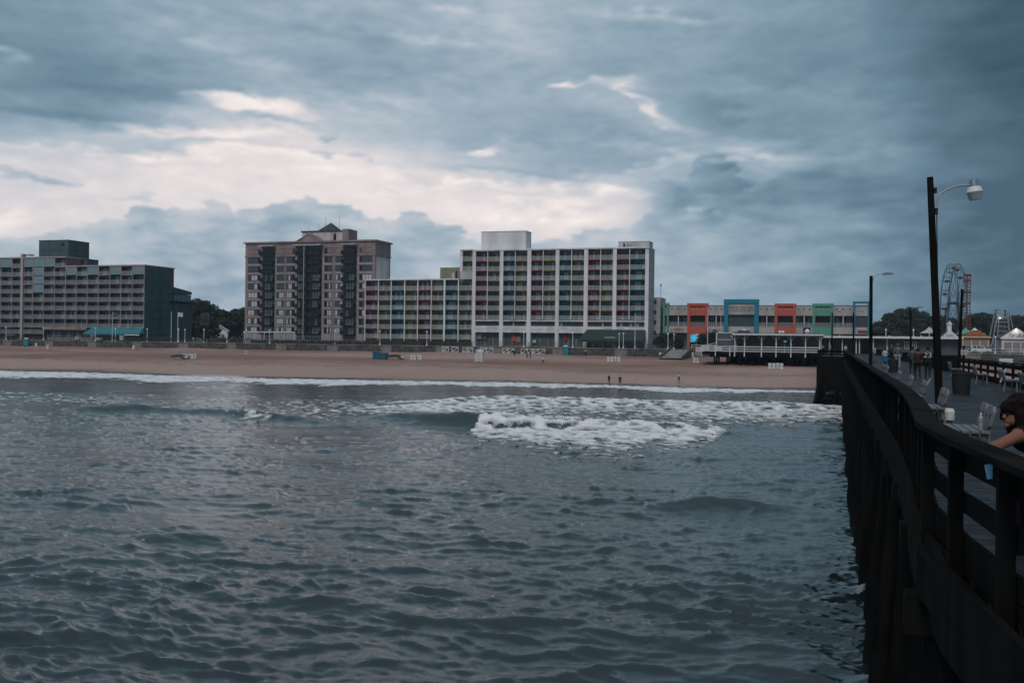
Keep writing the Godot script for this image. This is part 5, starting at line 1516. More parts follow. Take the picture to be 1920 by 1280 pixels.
func fairground() -> void:
	var k := gable_shop("gabled_shop", "white gabled shop with a cupola and green lettering beyond the pier", 1767, 1797, 618, 634, 285.0, "white stucco", "", "mall green")
	var cw := so(T(1797, 640, 285)) - so(T(1767, 640, 285))
	var ye := T(1780, 618, 285).y - WALK
	slab("cupola", k, "white stucco", Vector3(cw * 0.5 - 0.5, ye - 0.4, -2.5), Vector3(cw * 0.5 + 0.5, ye + 1.4, -1.5))
	var cr_ := MB.new()
	cr_.lathe(Vector3(cw * 0.5, ye + 1.4, -2.0), [[0.85, 0.0], [0.0, 1.1]], 4)
	part("cupola_roof", cr_, M["hotel grey"], k)
	gable_shop("gabled_shop", "orange shop front with curved gable and red lettering beyond the pier", 1803, 1857, 619, 631, 288.0, "orange paint", "curved", "mall red")
	var g2 := gable_shop("gabled_shop", "white gabled shop with dark lettering and a bright lamp beyond the pier", 1879, 1935, 615, 634, 290.0, "pale penthouse", "", "dark sign")
	var gw := so(T(1935, 640, 290)) - so(T(1879, 640, 290))
	var fl := MB.new()
	fl.lathe(Vector3(gw * 0.46, T(1905, 620, 290).y - WALK, 0.5), [[0.0, -0.55], [0.28, -0.2], [0.22, 0.3], [0.0, 0.7]], 8)
	part("flood_lamp", fl, M["lit bulb"], g2)
	glow(g2, Vector3(gw * 0.46, T(1905, 620, 290).y - WALK, 1.3), Color(1.0, 0.92, 0.85), 1.5, 0.3)
	# tent roofs and a small canopy among the rides
	for q in [[1811, 614, 3.2, "mall green", "pale green pointed tent top among the rides"], [1828, 614, 3.4, "white paint", "white pointed tent top among the rides"], [1743, 612, 3.0, "hotel grey", "grey pointed tent top behind the pier building"]]:
		var p := P(q[0], 640, 330)
		var y := P(q[0], q[1], 330).y - 5.4
		var o := thing("tent", q[4], "tent", Vector3(p.x, 5.4, p.z), 0.4)
		var mb := MB.new()
		mb.lathe(Vector3.ZERO, [[q[2], y - 2.2], [q[2] * 0.45, y - 1.3], [0.0, y]], 8)
		part("canopy", mb, M[q[3]], o)
		for i in 4: slab("post", o, "white paint", Vector3(cos(i * PI / 2 + 0.785) * q[2] * 0.9 - 0.08, 0, sin(i * PI / 2 + 0.785) * q[2] * 0.9 - 0.08), Vector3(cos(i * PI / 2 + 0.785) * q[2] * 0.9 + 0.08, y - 2.2, sin(i * PI / 2 + 0.785) * q[2] * 0.9 + 0.08))
	car(T(1840, 648, 262.0), "white four wheel drive car parked beyond the promenade fence", "car white", 1.0)
	car(T(1817, 648, 264.0), "dark car parked beside the white car beyond the promenade fence", "car dark", 0.82)
	car(T(1866, 648, 263.0), "dark car parked between the white car and a post lamp", "car dark", 0.8)
func car(p: Vector3, label: String, paint: String, tall: float) -> void:
	var o := thing("parked_car", label, "car", Vector3(p.x, WALK, p.z), -deg_to_rad(TH))
	var b := MB.new()
	b.prism([Vector2(-2.2, 0.35), Vector2(-2.25, 0.95 * tall), Vector2(-2.1, 1.05 * tall), Vector2(1.0, 1.08 * tall), Vector2(2.1, 0.98 * tall), Vector2(2.25, 0.75 * tall), Vector2(2.2, 0.35)], -0.85, 0.85)
	part("body", b, M[paint], o)
	b = MB.new()
	b.prism([Vector2(-2.05, 1.06 * tall), Vector2(-1.9, 1.78 * tall), Vector2(0.3, 1.8 * tall), Vector2(1.0, 1.08 * tall)], -0.76, 0.76)
	part("cabin", b, M[paint], o)
	for z in [-0.775, 0.775]:
		for q in [[-1.85, -1.05], [-0.95, -0.1], [0.0, 0.62]]:
			var w := MB.new()
			w.prism([Vector2(q[0], 1.14 * tall), Vector2(q[0] + 0.05, 1.68 * tall), Vector2(q[1] - (0.3 if q[1] > 0.3 else 0.0), 1.68 * tall), Vector2(q[1], 1.14 * tall)], z - 0.01, z + 0.01)
			part("window", w, M["window glass"], o)
		for x in [-1.4, 1.4]:
			var t := node("wheel", o, Vector3(x, 0.36, z))
			var r := MB.new()
			r.tube([Vector3(0, 0, -0.12), Vector3(0, 0, 0.12)], [0.36, 0.36], 12)
			part("tyre", r, M["tyre"], t)
			r = MB.new()
			r.tube([Vector3(0, 0, -0.13), Vector3(0, 0, 0.13)], [0.2, 0.2], 8)
			part("rim", r, M["grey metal"], t)
	for z in [-0.6, 0.6]: slab("headlight", o, "curtain", Vector3(2.2, 0.65 * tall, z - 0.15), Vector3(2.27, 0.8 * tall, z + 0.15))

# ---------------------------------------------------------------- the pier (local x = s, z = -t, y = 0 at sea level)
const LEFT := [[0.0, 1.6], [2.5, 1.45], [6.3, 1.03], [8.97, 0.76], [12.97, 0.95], [17, 1.05], [300, 1.05]]   # t, s of the seaward edge
const RIGHT := 7.05
const LAND := [125.5, 200.0, -1.95]     # wider landing: from, to, its edge
func pier() -> void:
	var o := thing("fishing_pier", "long dark timber fishing pier with plank deck and board railings on piles", "pier", Vector3.ZERO, -deg_to_rad(TH))
	var r := RandomNumberGenerator.new()
	r.seed = 90
	# deck planks, laid across
	var far := MB.new()
	var t := 3.0
	var k := 0
	var pm := {}
	var decks := [M["wood deck"], mat("wood deck pale", 0.033, 0.035, 0.040, 0.45, M["wood deck"].albedo_texture, 0.31), mat("wood deck dark", 0.019, 0.021, 0.025, 0.4, M["wood deck"].albedo_texture, 0.27)]
	for m in decks:
		m.metallic_specular = 0.3
		m.roughness = 0.48
	while t < 206.0:
		var e := table(LEFT, t) + 0.06
		if t > LAND[0] and t < LAND[1]: e = LAND[2] + 0.06
		var w := RIGHT + 0.12 - e
		var y := DECK - 0.03 + r.randf_range(-0.004, 0.004)
		if k < 296: inst("deck_plank", box_mesh(Vector3(snappedf(w, 0.06), 0.06, 0.225)), decks[r.randi() % 3], o, Vector3(e + w / 2, y, -t))
		else: far.box(Vector3(e + w / 2, y, -t), Vector3(w, 0.06, 0.225))
		t += 0.24
		k += 1
	var fd := part("far_deck_planks", far, M["wood deck"], o)
	fd.set_meta("kind", "stuff")
	# edge beams and stringers
	for q in [[1.15, 12.97, 125.0], [LAND[2] + 0.1, 125.6, 204.0], [3.0, 4.0, 205.0], [5.0, 4.0, 205.0], [RIGHT - 0.1, 4.0, 205.0]]:
		slab("stringer", o, "wood dark", Vector3(q[0] - 0.1, DECK - 0.42, -q[2]), Vector3(q[0] + 0.1, DECK - 0.065, -q[1]))
	var pts := [[2.5, 1.45], [6.3, 1.03], [8.97, 0.76], [12.97, 0.95]]
	for i in 3:
		var b := MB.new()
		b.bar(Vector3(pts[i][1] - 0.02, DECK - 0.24, -pts[i][0]), Vector3(pts[i + 1][1] - 0.02, DECK - 0.24, -pts[i + 1][0]), 0.14, 0.36)
		part("edge_beam", b, M["wood dark"], o)
	# fascia boards that close the edge under the railing
	var ft := 2.6
	while ft < 125.0:
		var st := 2.7 if ft < 13.0 else 4.0
		for y in [DECK - 0.12, DECK - 0.45]:
			var b := MB.new()
			b.bar(Vector3(table(LEFT, ft) - 0.07, y, -ft), Vector3(table(LEFT, ft + st) - 0.07, y, -ft - st + 0.004), 0.05, 0.31)
			part("fascia_board", b, M["wood dark"], o)
		ft += st
	# bents: four piles, cap, two slanting braces
	var pile := MB.new()
	pile.tube([Vector3(0, -2.5, 0), Vector3(0, 1.0, 0), Vector3(0, DECK - 0.7, 0)], [0.21, 0.2, 0.165], 9, false)
	var pile_m := pile.mesh()
	t = 5.5
	k = 0
	while t < 200.0:
		var e := table(LEFT, t) + 0.15
		if t > LAND[0]: e = LAND[2] + 0.15
		var bent := node("bent", o, Vector3(0, 0, -t))
		var n := 4 if e > 0 else 5
		for i in n:
			var p := inst("pile", pile_m, M["wood dark"], bent, Vector3(lerpf(e, RIGHT - 0.15, i / float(n - 1)), 0, r.randf_range(-0.1, 0.1)))
			p.rotation = Vector3(r.randf_range(-0.02, 0.02), 0.0, r.randf_range(-0.02, 0.02))
			if i == 0 or i == n - 1:      # the outer piles stand with their feet spread
				var lean := r.randf_range(0.05, 0.09) * (1.0 if i == 0 else -1.0)
				p.rotation.z = -lean
				p.position.x -= tan(lean) * (DECK - 0.7)
		inst("cap", box_mesh(Vector3(RIGHT - e + 0.5, 0.32, 0.3)), M["wood dark"], bent, Vector3((e + RIGHT) / 2 - 0.08, DECK - 0.60, 0))
		var br := MB.new()
		br.bar(Vector3(e, 0.9, 0.22), Vector3(RIGHT - 0.2, DECK - 0.9, 0.22), 0.08, 0.26)
		br.bar(Vector3(e, DECK - 0.9, -0.22), Vector3(RIGHT - 0.2, 0.9, -0.22), 0.08, 0.26)
		part("cross_brace", br, M["wood dark"], bent)
		inst("waler", box_mesh(Vector3(RIGHT - e, 0.26, 0.12)), M["wood dark"], bent, Vector3((e + RIGHT) / 2 - 0.08, 2.4, 0.24))
		t += 3.6 if t < 60 else 4.8
		k += 1
	# long walers and braces along the seaward row
	t = 5.5
	while t < 120.0:
		var b := MB.new()
		var step := 3.6 if t < 60 else 4.8
		b.bar(Vector3(table(LEFT, t) + 0.1, 1.2 if int(t) % 2 else DECK - 0.9, -t), Vector3(table(LEFT, t + step) + 0.1, DECK - 0.9 if int(t) % 2 else 1.2, -t - step), 0.09, 0.24)
		part("side_brace", b, M["wood dark"], o)
		t += step
	# sheathing of upright timbers on the face of the landing
	var s: float = LAND[2]
	while s < 1.3:
		var h := r.randf_range(4.0, 4.9)
		slab("sheathing_plank", o, "wood dark", Vector3(s, DECK + 0.05 - h, -LAND[0] + 0.02), Vector3(s + r.randf_range(0.17, 0.22), DECK + 0.1, -LAND[0] + 0.12 + r.randf_range(0, 0.05)))
		s += 0.235
	t = LAND[0]
	while t < 150.0:
		slab("sheathing_plank", o, "wood dark", Vector3(LAND[2] - 0.16, DECK - r.randf_range(2.5, 4.6), -t - 0.2), Vector3(LAND[2] - 0.04, DECK + 0.1, -t))
		t += 0.27
	for i in 5:
		var b := MB.new()
		b.tube([Vector3(LAND[2] - 0.5 - 0.2 * (i % 2), -1.0, -LAND[0] + 3.0 - i * 1.2), Vector3(LAND[2] + 0.35 + i * 0.5, 4.2, -LAND[0] - 0.5)], [0.16, 0.14], 8)
		part("raking_pile", b, M["wood dark"], o)
	# railings
	var run := []
	var a := 2.6
	while a < 125.0:
		run.append(Vector2(a, table(LEFT, a)))
		a += 1.35 if a < 13.0 else 2.0
	run.append(Vector2(125.2, 1.05))
	run.append(Vector2(125.4, LAND[2]))
	a = 127.4
	while a < 197.0:
		run.append(Vector2(a, LAND[2]))
		a += 2.4
	rail_run(o, run, 40, 0.0)
	run = []
	a = 2.6
	while a < 200.0:
		run.append(Vector2(a, RIGHT))
		a += 2.4
	rail_run(o, run, 34, 0.0)
func rail_run(o: Node3D, run: Array, near: int, _x: float) -> void:
	var far := MB.new()
	var far_cap := MB.new()
	var r := RandomNumberGenerator.new()
	r.seed = 91
	for i in run.size():
		var p := Vector3(run[i].y, DECK, -run[i].x)
		if i < near: inst("rail_post", box_mesh(Vector3(0.1, 1.25, 0.1)), M["wood dark"], o, p + Vector3(0, 0.31, 0))
		else: far.box(p + Vector3(0, 0.31, 0), Vector3(0.1, 1.25, 0.1))
		if i == run.size() - 1: break
		var q := Vector3(run[i + 1].y, DECK, -run[i + 1].x)
		var d := (q - p).normalized() * 0.002
		var side := Vector3(0.07, 0, 0) if run[i].y < 4.0 else Vector3(-0.07, 0, 0)   # boards nailed to the deck side of the posts
		if absf(q.z - p.z) < 0.5: side = Vector3(0, 0, -0.07)
		var mb := MB.new()
		mb.bar(p + d + Vector3(0, 0.965, 0), q - d + Vector3(0, 0.965, 0), 0.2, 0.045)
		if i < near: part("rail_cap", mb, M["wood dark"], o)
		else: far_cap.bar(p + d + Vector3(0, 0.965, 0), q - d + Vector3(0, 0.965, 0), 0.2, 0.045)
		for y in [0.83, 0.50, 0.20, 0.05]:
			var h := 0.19 if y > 0.8 else 0.145
			var w := r.randf_range(-0.006, 0.006)
			if i < near:
				mb = MB.new()
				mb.bar(p + d + side + Vector3(0, y + w, 0), q - d + side + Vector3(0, y - w, 0), 0.036, h)
				part("rail_board", mb, M["wood dark"], o)
			else: far.bar(p + d + side + Vector3(0, y, 0), q - d + side + Vector3(0, y, 0), 0.036, h)
	var f := part("far_railing", far, M["wood dark"], o)
	f.set_meta("kind", "stuff")
	f = part("far_rail_caps", far_cap, M["wood dark"], o)
	f.set_meta("kind", "stuff")

func pier_lamps() -> void:
	# tall lamp with the bucket shaped head, leaning a little
	var base := P(1763, 791, 21.7)
	var o := thing("pier_lamp", "tall leaning wooden pier lamp with curved arm and bucket shaped head", "lamp", Vector3(base.x, DECK, base.z), 0.0)
	var top := P(1744.5, 332, 21.7) - Vector3(base.x, DECK, base.z)
	var mb := MB.new()
	mb.tube([Vector3.ZERO, top * 0.5 + Vector3(0.01, 0, 0), top], [0.085, 0.078, 0.066], 10)
	part("post", mb, M["wood dark"], o)
	var off := Vector3(base.x, DECK, base.z)
	var arm := []
	for q in [[1757, 385], [1758.5, 372], [1764, 363], [1777, 355], [1793, 349], [1808, 347.3], [1820, 347]]: arm.append(P(q[0], q[1], 21.68) - off)
	var rad := []
	for i in arm.size(): rad.append(0.024)
	mb = MB.new()
	mb.tube(arm, rad, 8)
	part("arm", mb, M["grey metal"], o)
	mb = MB.new()
	mb.box(P(1754.3, 357, 21.66) - off, Vector3(0.05, 0.12, 0.06))
	mb.box(P(1756, 396, 21.66) - off, Vector3(0.06, 0.14, 0.06))
	part("bracket", mb, M["dark metal"], o)
	mb = MB.new()
	mb.tube([P(1757, 398, 21.66) - off, P(1757.5, 420, 21.66) - off, P(1758, 470, 21.66) - off, P(1761, 640, 21.66) - off], [0.012, 0.012, 0.012, 0.012], 5)
	part("cable", mb, M["dark metal"], o)
	var head := node("lamp_head", o, P(1827, 348, 21.68) - off)
	head.rotation.z = deg_to_rad(7)
	mb = MB.new()
	mb.lathe(Vector3.ZERO, [[0.0, 0.13], [0.085, 0.125], [0.1, 0.06], [0.115, -0.02]], 14)
	part("housing", mb, M["galvanised"], head)
	mb = MB.new()
	mb.lathe(Vector3.ZERO, [[0.115, -0.02], [0.13, -0.025], [0.165, -0.125], [0.168, -0.135]], 20)
	part("collar", mb, M["white paint"], head)
	mb = MB.new()
	mb.lathe(Vector3.ZERO, [[0.168, -0.135], [0.128, -0.31], [0.0, -0.315]], 20)
	var gl := mat("lamp refractor", 0.20, 0.23, 0.26, 0.25)
	part("refractor", mb, gl, head)
	# the others, with flat heads
	for q in [[1633.5, 660, 50.5, 1634, 517, 1, "pier lamp with a flat head before the blue portal's edge, second along the pier"], [1601, 660, 107.0, 1601, 586, 1, "pier lamp with a flat head before the blue portal, third along the pier"], [1798.5, 673, 62.6, 1805, 542, 0, "dark bare post by the far railing before the ferris wheel"], [1560.5, 655, 122.0, 1561, 586, 1, "pier lamp at the corner of the pier's landing"], [1709, 660, 90.0, 1708, 578, 1, "thin pier lamp by the far railing above the walkers"]]:
		var b := P(q[0], q[1], q[2])
		var tp := P(q[3], q[4], q[2])
		var at := Vector3(b.x, DECK, b.z)
		var l := thing("pier_lamp", q[6], "lamp", at)
		mb = MB.new()
		mb.tube([Vector3(0, 0, 0), tp - at], [0.1 if q[5] == 1 else 0.12, 0.085], 8)
		part("post", mb, M["wood dark"], l)
		if q[5] == 1:
			var e := tp - at
			mb = MB.new()
			mb.tube([e + Vector3(0.08, -0.25, 0), e + Vector3(0.16, -0.02, 0), e + Vector3(0.38, 0.10, 0), e + Vector3(0.62, 0.11, 0)], [0.022, 0.022, 0.022, 0.022], 6)
			part("arm", mb, M["grey metal"], l)
			mb = MB.new()
			mb.prism([Vector2(0.6, 0.07), Vector2(0.66, 0.17), Vector2(0.95, 0.18), Vector2(1.12, 0.13), Vector2(1.1, 0.08), Vector2(0.7, 0.05)], -0.09, 0.09)
			part("lamp_head", mb, M["galvanised"], l, e)

func make_bench() -> Node3D:
	var o := thing("pier_bench", "", "bench")
	for z in [-0.55, 0.55]:
		for q in [[-0.18, -0.18], [0.2, 0.26]]:
			var mb := MB.new()
			mb.bar(Vector3(q[1], 0, z), Vector3(q[0], 0.42, z), 0.045, 0.045)
			part("leg", mb, M["bench white"], o)
		var b2 := MB.new()
		b2.bar(Vector3(0.2, 0.4, z), Vector3(0.30, 0.78, z), 0.05, 0.04)
		b2.bar(Vector3(-0.24, 0.41, z), Vector3(0.22, 0.41, z), 0.05, 0.05)
		part("side_frame", b2, M["bench white"], o)
	for i in 4: slab("seat_slat", o, "bench white", Vector3(-0.27 + i * 0.125, 0.436, -0.66), Vector3(-0.165 + i * 0.125, 0.466, 0.66))
	for z in [-0.34, 0.34]:
		var poly := []
		for c in [[-0.30, -0.16], [-0.22, -0.24], [0.22, -0.24], [0.30, -0.16], [0.31, 0.14], [0.2, 0.27], [0.06, 0.25], [-0.06, 0.25], [-0.2, 0.27], [-0.31, 0.14]]: poly.append(Vector2(c[0], c[1] * 0.66))
		var mb := MB.new()
		mb.prism(poly, -0.018, 0.018)
		var p := part("back_panel", mb, M["bench white"], o, Vector3(0.245, 0.645, z))
		p.rotation = Vector3(0, PI / 2, 0)
		p.rotation.z = 0.0
		p.rotation_degrees = Vector3(0, 90, 0)
		p.rotate_object_local(Vector3.RIGHT, deg_to_rad(14))
		for x in [-0.18, 0.18]:
			var bo := MB.new()
			bo.lathe(Vector3(x, 0.03, 0), [[0.0, -0.03], [0.03, -0.03], [0.03, 0.03], [0.0, 0.03]], 6)
			var bb := part("bolt", bo, M["dark metal"], p)
	return o
func pier_things() -> void:
	var b := make_bench()
	var n := 0
	for q in [[1.85, 15.9, 0, "white slatted bench with a water bottle on its seat on the pier"], [1.8, 21.4, 0, "white bench partly hidden behind the leaning pier lamp"], [1.8, 26.0, 0, "white bench with a grey cloth on its back, next beyond the leaning lamp"], [1.8, 30.5, 0, "white bench second beyond the leaning lamp"], [1.8, 36.0, 0, "white bench third beyond the leaning lamp"], [1.8, 44.0, 0, "white bench beside the man in grey"], [6.1, 40.5, 1, "white bench with a pale cloth by the far railing"], [6.1, 48.0, 1, "white double bench by the far railing near the bin"], [6.1, 58.0, 1, "white bench by the far railing at the bare post"], [6.15, 36.5, 1, "white bench by the far railing behind the seated woman's head"], [1.85, 9.3, 0, "white bench under the two seated people"]]:
		var at := W(q[0], DECK, q[1])
		var turn: float = -deg_to_rad(TH) + (PI if q[2] == 1 else 0.0)
		if n == 0:
			b.position = at
			b.rotation.y = turn
			b.set_meta("label", q[3])
		else: dup(b, "pier_bench", at, turn, q[3])
		n += 1
	for i in n: get_node("pier_bench" if i == 0 else "pier_bench_%03d" % i).set_meta("group", "white benches along the pier railings")
	# cloths over benches
	for q in [[2.12, 26.1, "grey cloth hung over a bench back on the pier", "curtain"], [5.9, 40.4, "pale cloth hung over a bench by the far railing", "white paint"]]:
		var c := thing("hung_cloth", q[2], "cloth", W(q[0], DECK, q[1]), -deg_to_rad(TH))
		var mb := MB.new()
		for i in 6:
			for j in 4:
				var f := func(a: int, e: int) -> Vector3: return Vector3(0.03 * sin(a * 1.9) + (0.09 - absf(e - 1.0) * 0.06), 0.86 - absf(e - 1.0) * 0.17, -0.28 + a * 0.09 + 0.02 * sin(e * 2.0))
				mb.quad(f.call(i, j), f.call(i + 1, j), f.call(i + 1, j + 1), f.call(i, j + 1))
		part("fabric", mb, M[q[3]], c)
	# bottle on the near bench
	var bt := P(1831, 802, 15.4)
	var bo := thing("water_bottle", "clear plastic water bottle with pale cap standing on the white bench seat", "bottle", W(1.98, DECK + 0.467, 15.5))
	var lb := MB.new()
	lb.lathe(Vector3.ZERO, [[0.0, 0.0], [0.035, 0.0], [0.036, 0.08], [0.031, 0.1], [0.036, 0.13], [0.034, 0.17], [0.014, 0.21], [0.014, 0.225]], 10)
	part("bottle_body", lb, M["pale glass"], bo)
	lb = MB.new()
	lb.lathe(Vector3.ZERO, [[0.016, 0.22], [0.016, 0.245], [0.0, 0.246]], 8)
	part("cap", lb, M["white paint"], bo)
	# white drum on a short brown post
	var wd := P(1778, 800, 20.3)
	var w := thing("capped_post", "white round cap on a short brown post beside the leaning lamp", "post", Vector3(wd.x, DECK, wd.z))
	var mb2 := MB.new()
	mb2.tube([Vector3.ZERO, Vector3(0, 0.16, 0)], [0.09, 0.085], 10)
	part("post", mb2, M["wood worn"], w)
	mb2 = MB.new()
	mb2.lathe(Vector3.ZERO, [[0.0, 0.15], [0.125, 0.15], [0.13, 0.2], [0.13, 0.32], [0.10, 0.38], [0.0, 0.39]], 16)
	part("cap", mb2, M["barrel white"], w)
	# dark bin in the middle of the deck
	for q in [[1803, 738, 34.6, "dark round litter bin standing in the middle of the pier deck"], [1675, 697, 62.0, "dark round litter bin near the walking child"]]:
		var p := P(q[0], q[1], q[2])
		var bn := thing("litter_bin", q[3], "bin", Vector3(p.x, DECK, p.z))
		mb2 = MB.new()
		mb2.lathe(Vector3.ZERO, [[0.0, 0.0], [0.27, 0.0], [0.3, 0.35], [0.31, 0.72], [0.33, 0.74], [0.33, 0.78], [0.29, 0.78], [0.27, 0.5], [0.0, 0.48]], 16)
		part("drum", mb2, M["dark metal"], bn)
		mb2 = MB.new()
		mb2.lathe(Vector3.ZERO, [[0.335, 0.70], [0.335, 0.73]], 16)
		part("rim_band", mb2, M["tarp"], bn)
	# notice on the far railing post
	var nt := thing("grid_notice", "pale gridded notice board fixed by the far railing post", "sign", P(1808, 660, 62.0), -deg_to_rad(TH))
	mb2 = MB.new()
	for i in 4:
		mb2.box(Vector3(-0.42 + i * 0.28, 0, 0), Vector3(0.09, 0.95, 0.03))
		mb2.box(Vector3(0, -0.42 + i * 0.28, 0.004), Vector3(0.95, 0.09, 0.03))
	var gp := part("grid", mb2, M["curtain"], nt)
	gp.scale = Vector3.ONE * 0.36
	slab("support", nt, "wood dark", Vector3(-0.06, -(P(1808, 660, 62.0).y - DECK), -0.1), Vector3(0.06, 0.4, -0.02))
	# light blue face mask hanging from the railing by the woman
	var mk := thing("face_mask", "light blue paper face mask hanging below the pier rail", "mask", P(1861, 881, 6.55))
	mb2 = MB.new()
	for i in 6:
		for j in 5:
			var f := func(a: int, e: int, z: float) -> Vector3:
				var u := a / 6.0 - 0.5
				var v := e / 5.0 - 0.5
				return Vector3(u * 0.085 + v * 0.02, v * -0.095 + u * 0.028, 0.02 * (1.0 - 4.0 * u * u) + 0.004 * (e % 2) + z)
			mb2.quad(f.call(i, j, 0), f.call(i + 1, j, 0), f.call(i + 1, j + 1, 0), f.call(i, j + 1, 0))
			mb2.quad(f.call(i, j, -0.002), f.call(i, j + 1, -0.002), f.call(i + 1, j + 1, -0.002), f.call(i + 1, j, -0.002))
	part("mask_cloth", mb2, mat("mask blue", 0.22, 0.46, 0.62, 0.8), mk)
	mb2 = MB.new()
	mb2.tube([Vector3(0.045, -0.04, 0), Vector3(0.05, 0.02, 0.005), Vector3(0.045, 0.13, 0.0)], [0.002, 0.002, 0.002], 4)
	part("ear_loop", mb2, M["white paint"], mk)

func pavilion() -> void:
	var t := 198.0
	var s0 := so(T(1315, 662, t))
	var o := thing("pier_pavilion", "white railed pavilion with flat roof on dark piles beside the pier", "pavilion", W(s0, DECK, t), -deg_to_rad(TH))
	var f := func(px: float) -> float: return so(T(px, 650, t)) - s0
	var g := func(px: float, py: float) -> float: return T(px, py, t).y - DECK
	var x1: float = f.call(1377) ; var xe: float = f.call(1539)
	var roof: float = g.call(1450, 628.5)
	slab("deck", o, "wood dark", Vector3(-0.2, -0.5, -10), Vector3(xe + 0.3, -0.02, 0.1))
	slab("roof", o, "white paint", Vector3(x1 - 0.3, roof, -10), Vector3(xe + 0.5, roof + 0.28, 0.9))
	slab("roof_deck", o, "grey board", Vector3(x1, roof + 0.28, -9.5), Vector3(xe, roof + 0.4, 0.2))
	slab("back_wall", o, "inner wall", Vector3(x1, 0, -6.0), Vector3(xe, roof - 0.01, -5.7))
	slab("counter", o, "grey board", Vector3(x1 + 0.4, 0, -4.2), Vector3(xe - 5.0, 1.5, -3.4))
	slab("counter_top", o, "hotel grey", Vector3(x1 + 0.3, 1.5, -4.4), Vector3(xe - 4.9, 1.6, -3.2))
	slab("cabinet", o, "grey board", Vector3(f.call(1344), 0, -3.5), Vector3(f.call(1376) - 0.1, g.call(1360, 624.5), -0.8))
	slab("cabinet_frame", o, "white paint", Vector3(f.call(1343), g.call(1360, 637), -0.8), Vector3(f.call(1376), g.call(1360, 636), -0.7))
	slab("cabinet_frame", o, "white paint", Vector3(f.call(1343), g.call(1360, 624.5), -3.55), Vector3(f.call(1376) - 0.05, g.call(1360, 623.2), -0.72))
	slab("cabinet_post", o, "white paint", Vector3(f.call(1343) - 0.1, 0, -0.8), Vector3(f.call(1343) + 0.1, g.call(1360, 624.5), -0.6))
	var cx := [1378.0, 1396.3, 1428.3, 1455.6, 1483.5, 1510.8, 1537.5]
	for x in cx:
		slab("column", o, "white paint", Vector3(f.call(x) - 0.1, 0, -0.3), Vector3(f.call(x) + 0.1, roof - 0.01, -0.08))
		slab("hanging_post", o, "white paint", Vector3(f.call(x) - 0.1, -0.85, 0.11), Vector3(f.call(x) + 0.1, 1.1, 0.23))
		for sd in [-1, 1]:
			var b := MB.new()
			b.bar(Vector3(f.call(x) + sd * 0.1, roof - 0.9, -0.19), Vector3(f.call(x) + sd * 0.8, roof - 0.12, -0.19), 0.1, 0.1)
			part("bracket", b, M["white paint"], o)
	var px := [1315.5, 1342.0, 1369.0, 1378.0, 1396.3, 1428.3, 1455.6, 1483.5, 1510.8, 1537.5]
	for i in px.size() - 1:
		for y in [0.12, 0.55, 1.0]:
			slab("rail_board", o, "white paint", Vector3(f.call(px[i]) + 0.002, y, 0.24), Vector3(f.call(px[i + 1]) - 0.002, y + 0.16, 0.30))
		if i < 3: slab("rail_post", o, "white paint", Vector3(f.call(px[i]) - 0.08, -0.8, 0.11), Vector3(f.call(px[i]) + 0.08, 1.16, 0.235))
	for x in [1321.0, 1344.0]:
		var n := slab("notice_board", o, "curtain", Vector3(f.call(x), 0.15, 0.31), Vector3(f.call(x) + 1.1, 1.1, 0.35))
	var z := 0.0
	for i in 9:
		for j in 3:
			var p := MB.new()
			p.tube([Vector3(lerpf(2.5, xe - 0.3, i / 8.0), -4.6, -0.8 - j * 4.0), Vector3(lerpf(2.5, xe - 0.3, i / 8.0), -0.5, -0.8 - j * 4.0)], [0.2, 0.18], 8)
			part("pile", p, M["wood dark"], o)
	for j in 3: slab("cap_beam", o, "wood dark", Vector3(1.6, -1.0, -1.0 - j * 4.0), Vector3(xe, -0.51, -0.6 - j * 4.0))
	for i in 12: slab("skirt_board", o, "wood dark", Vector3(lerpf(5.0, xe - 0.4, i / 12.0), -2.6, -9.0), Vector3(lerpf(5.0, xe - 0.4, (i + 1) / 12.0) - 0.02, -0.5, -8.9))
	# things on the roof and a lit sign inside
	for q in [[1393, 622, 0.5], [1461, 621, 0.35], [1467, 620.5, 0.35], [1513, 619, 0.55]]:
		var mb := MB.new()
		mb.lathe(Vector3(f.call(q[0]), roof + 0.4, -3.0), [[q[2] * 0.8, 0.0], [q[2], q[2] * 0.8], [q[2] * 0.5, q[2] * 1.5], [0.0, q[2] * 1.7]], 10)
		part("roof_vent", mb, M["white paint"], o)
	slab("roof_table", o, "grey board", Vector3(f.call(1382), roof + 0.41, -2.5), Vector3(f.call(1404), roof + 0.95, -1.5))
	slab("roof_box", o, "dark metal", Vector3(f.call(1505), roof + 0.41, -4.5), Vector3(f.call(1519), roof + 1.6, -3.4))
	slab("lit_sign", o, "lit blue", Vector3(f.call(1469), g.call(1471, 641), -1.6), Vector3(f.call(1474.5), g.call(1471, 638.6), -1.5))
	slab("sign_post", o, "white paint", Vector3(f.call(1470), 0, -1.62), Vector3(f.call(1471.2), g.call(1471, 641), -1.5))
	# slanting gangway rail towards the ramp
	var gw := MB.new()
	gw.bar(Vector3(-0.1, 1.0, 0.2), Vector3(f.call(1343), 1.9, -3.0), 0.1, 0.12)
	part("gangway_rail", gw, M["white paint"], o)
	slab("gangway_fence", o, "white paint", Vector3(f.call(1297), -0.1, -6.0), Vector3(-0.25, 0.9, -5.9))
	for i in 6: slab("gangway_picket", o, "hotel grey", Vector3(lerpf(f.call(1297), -0.3, i / 6.0), -0.9, -5.89), Vector3(lerpf(f.call(1297), -0.3, i / 6.0) + 0.12, 1.0, -5.8))

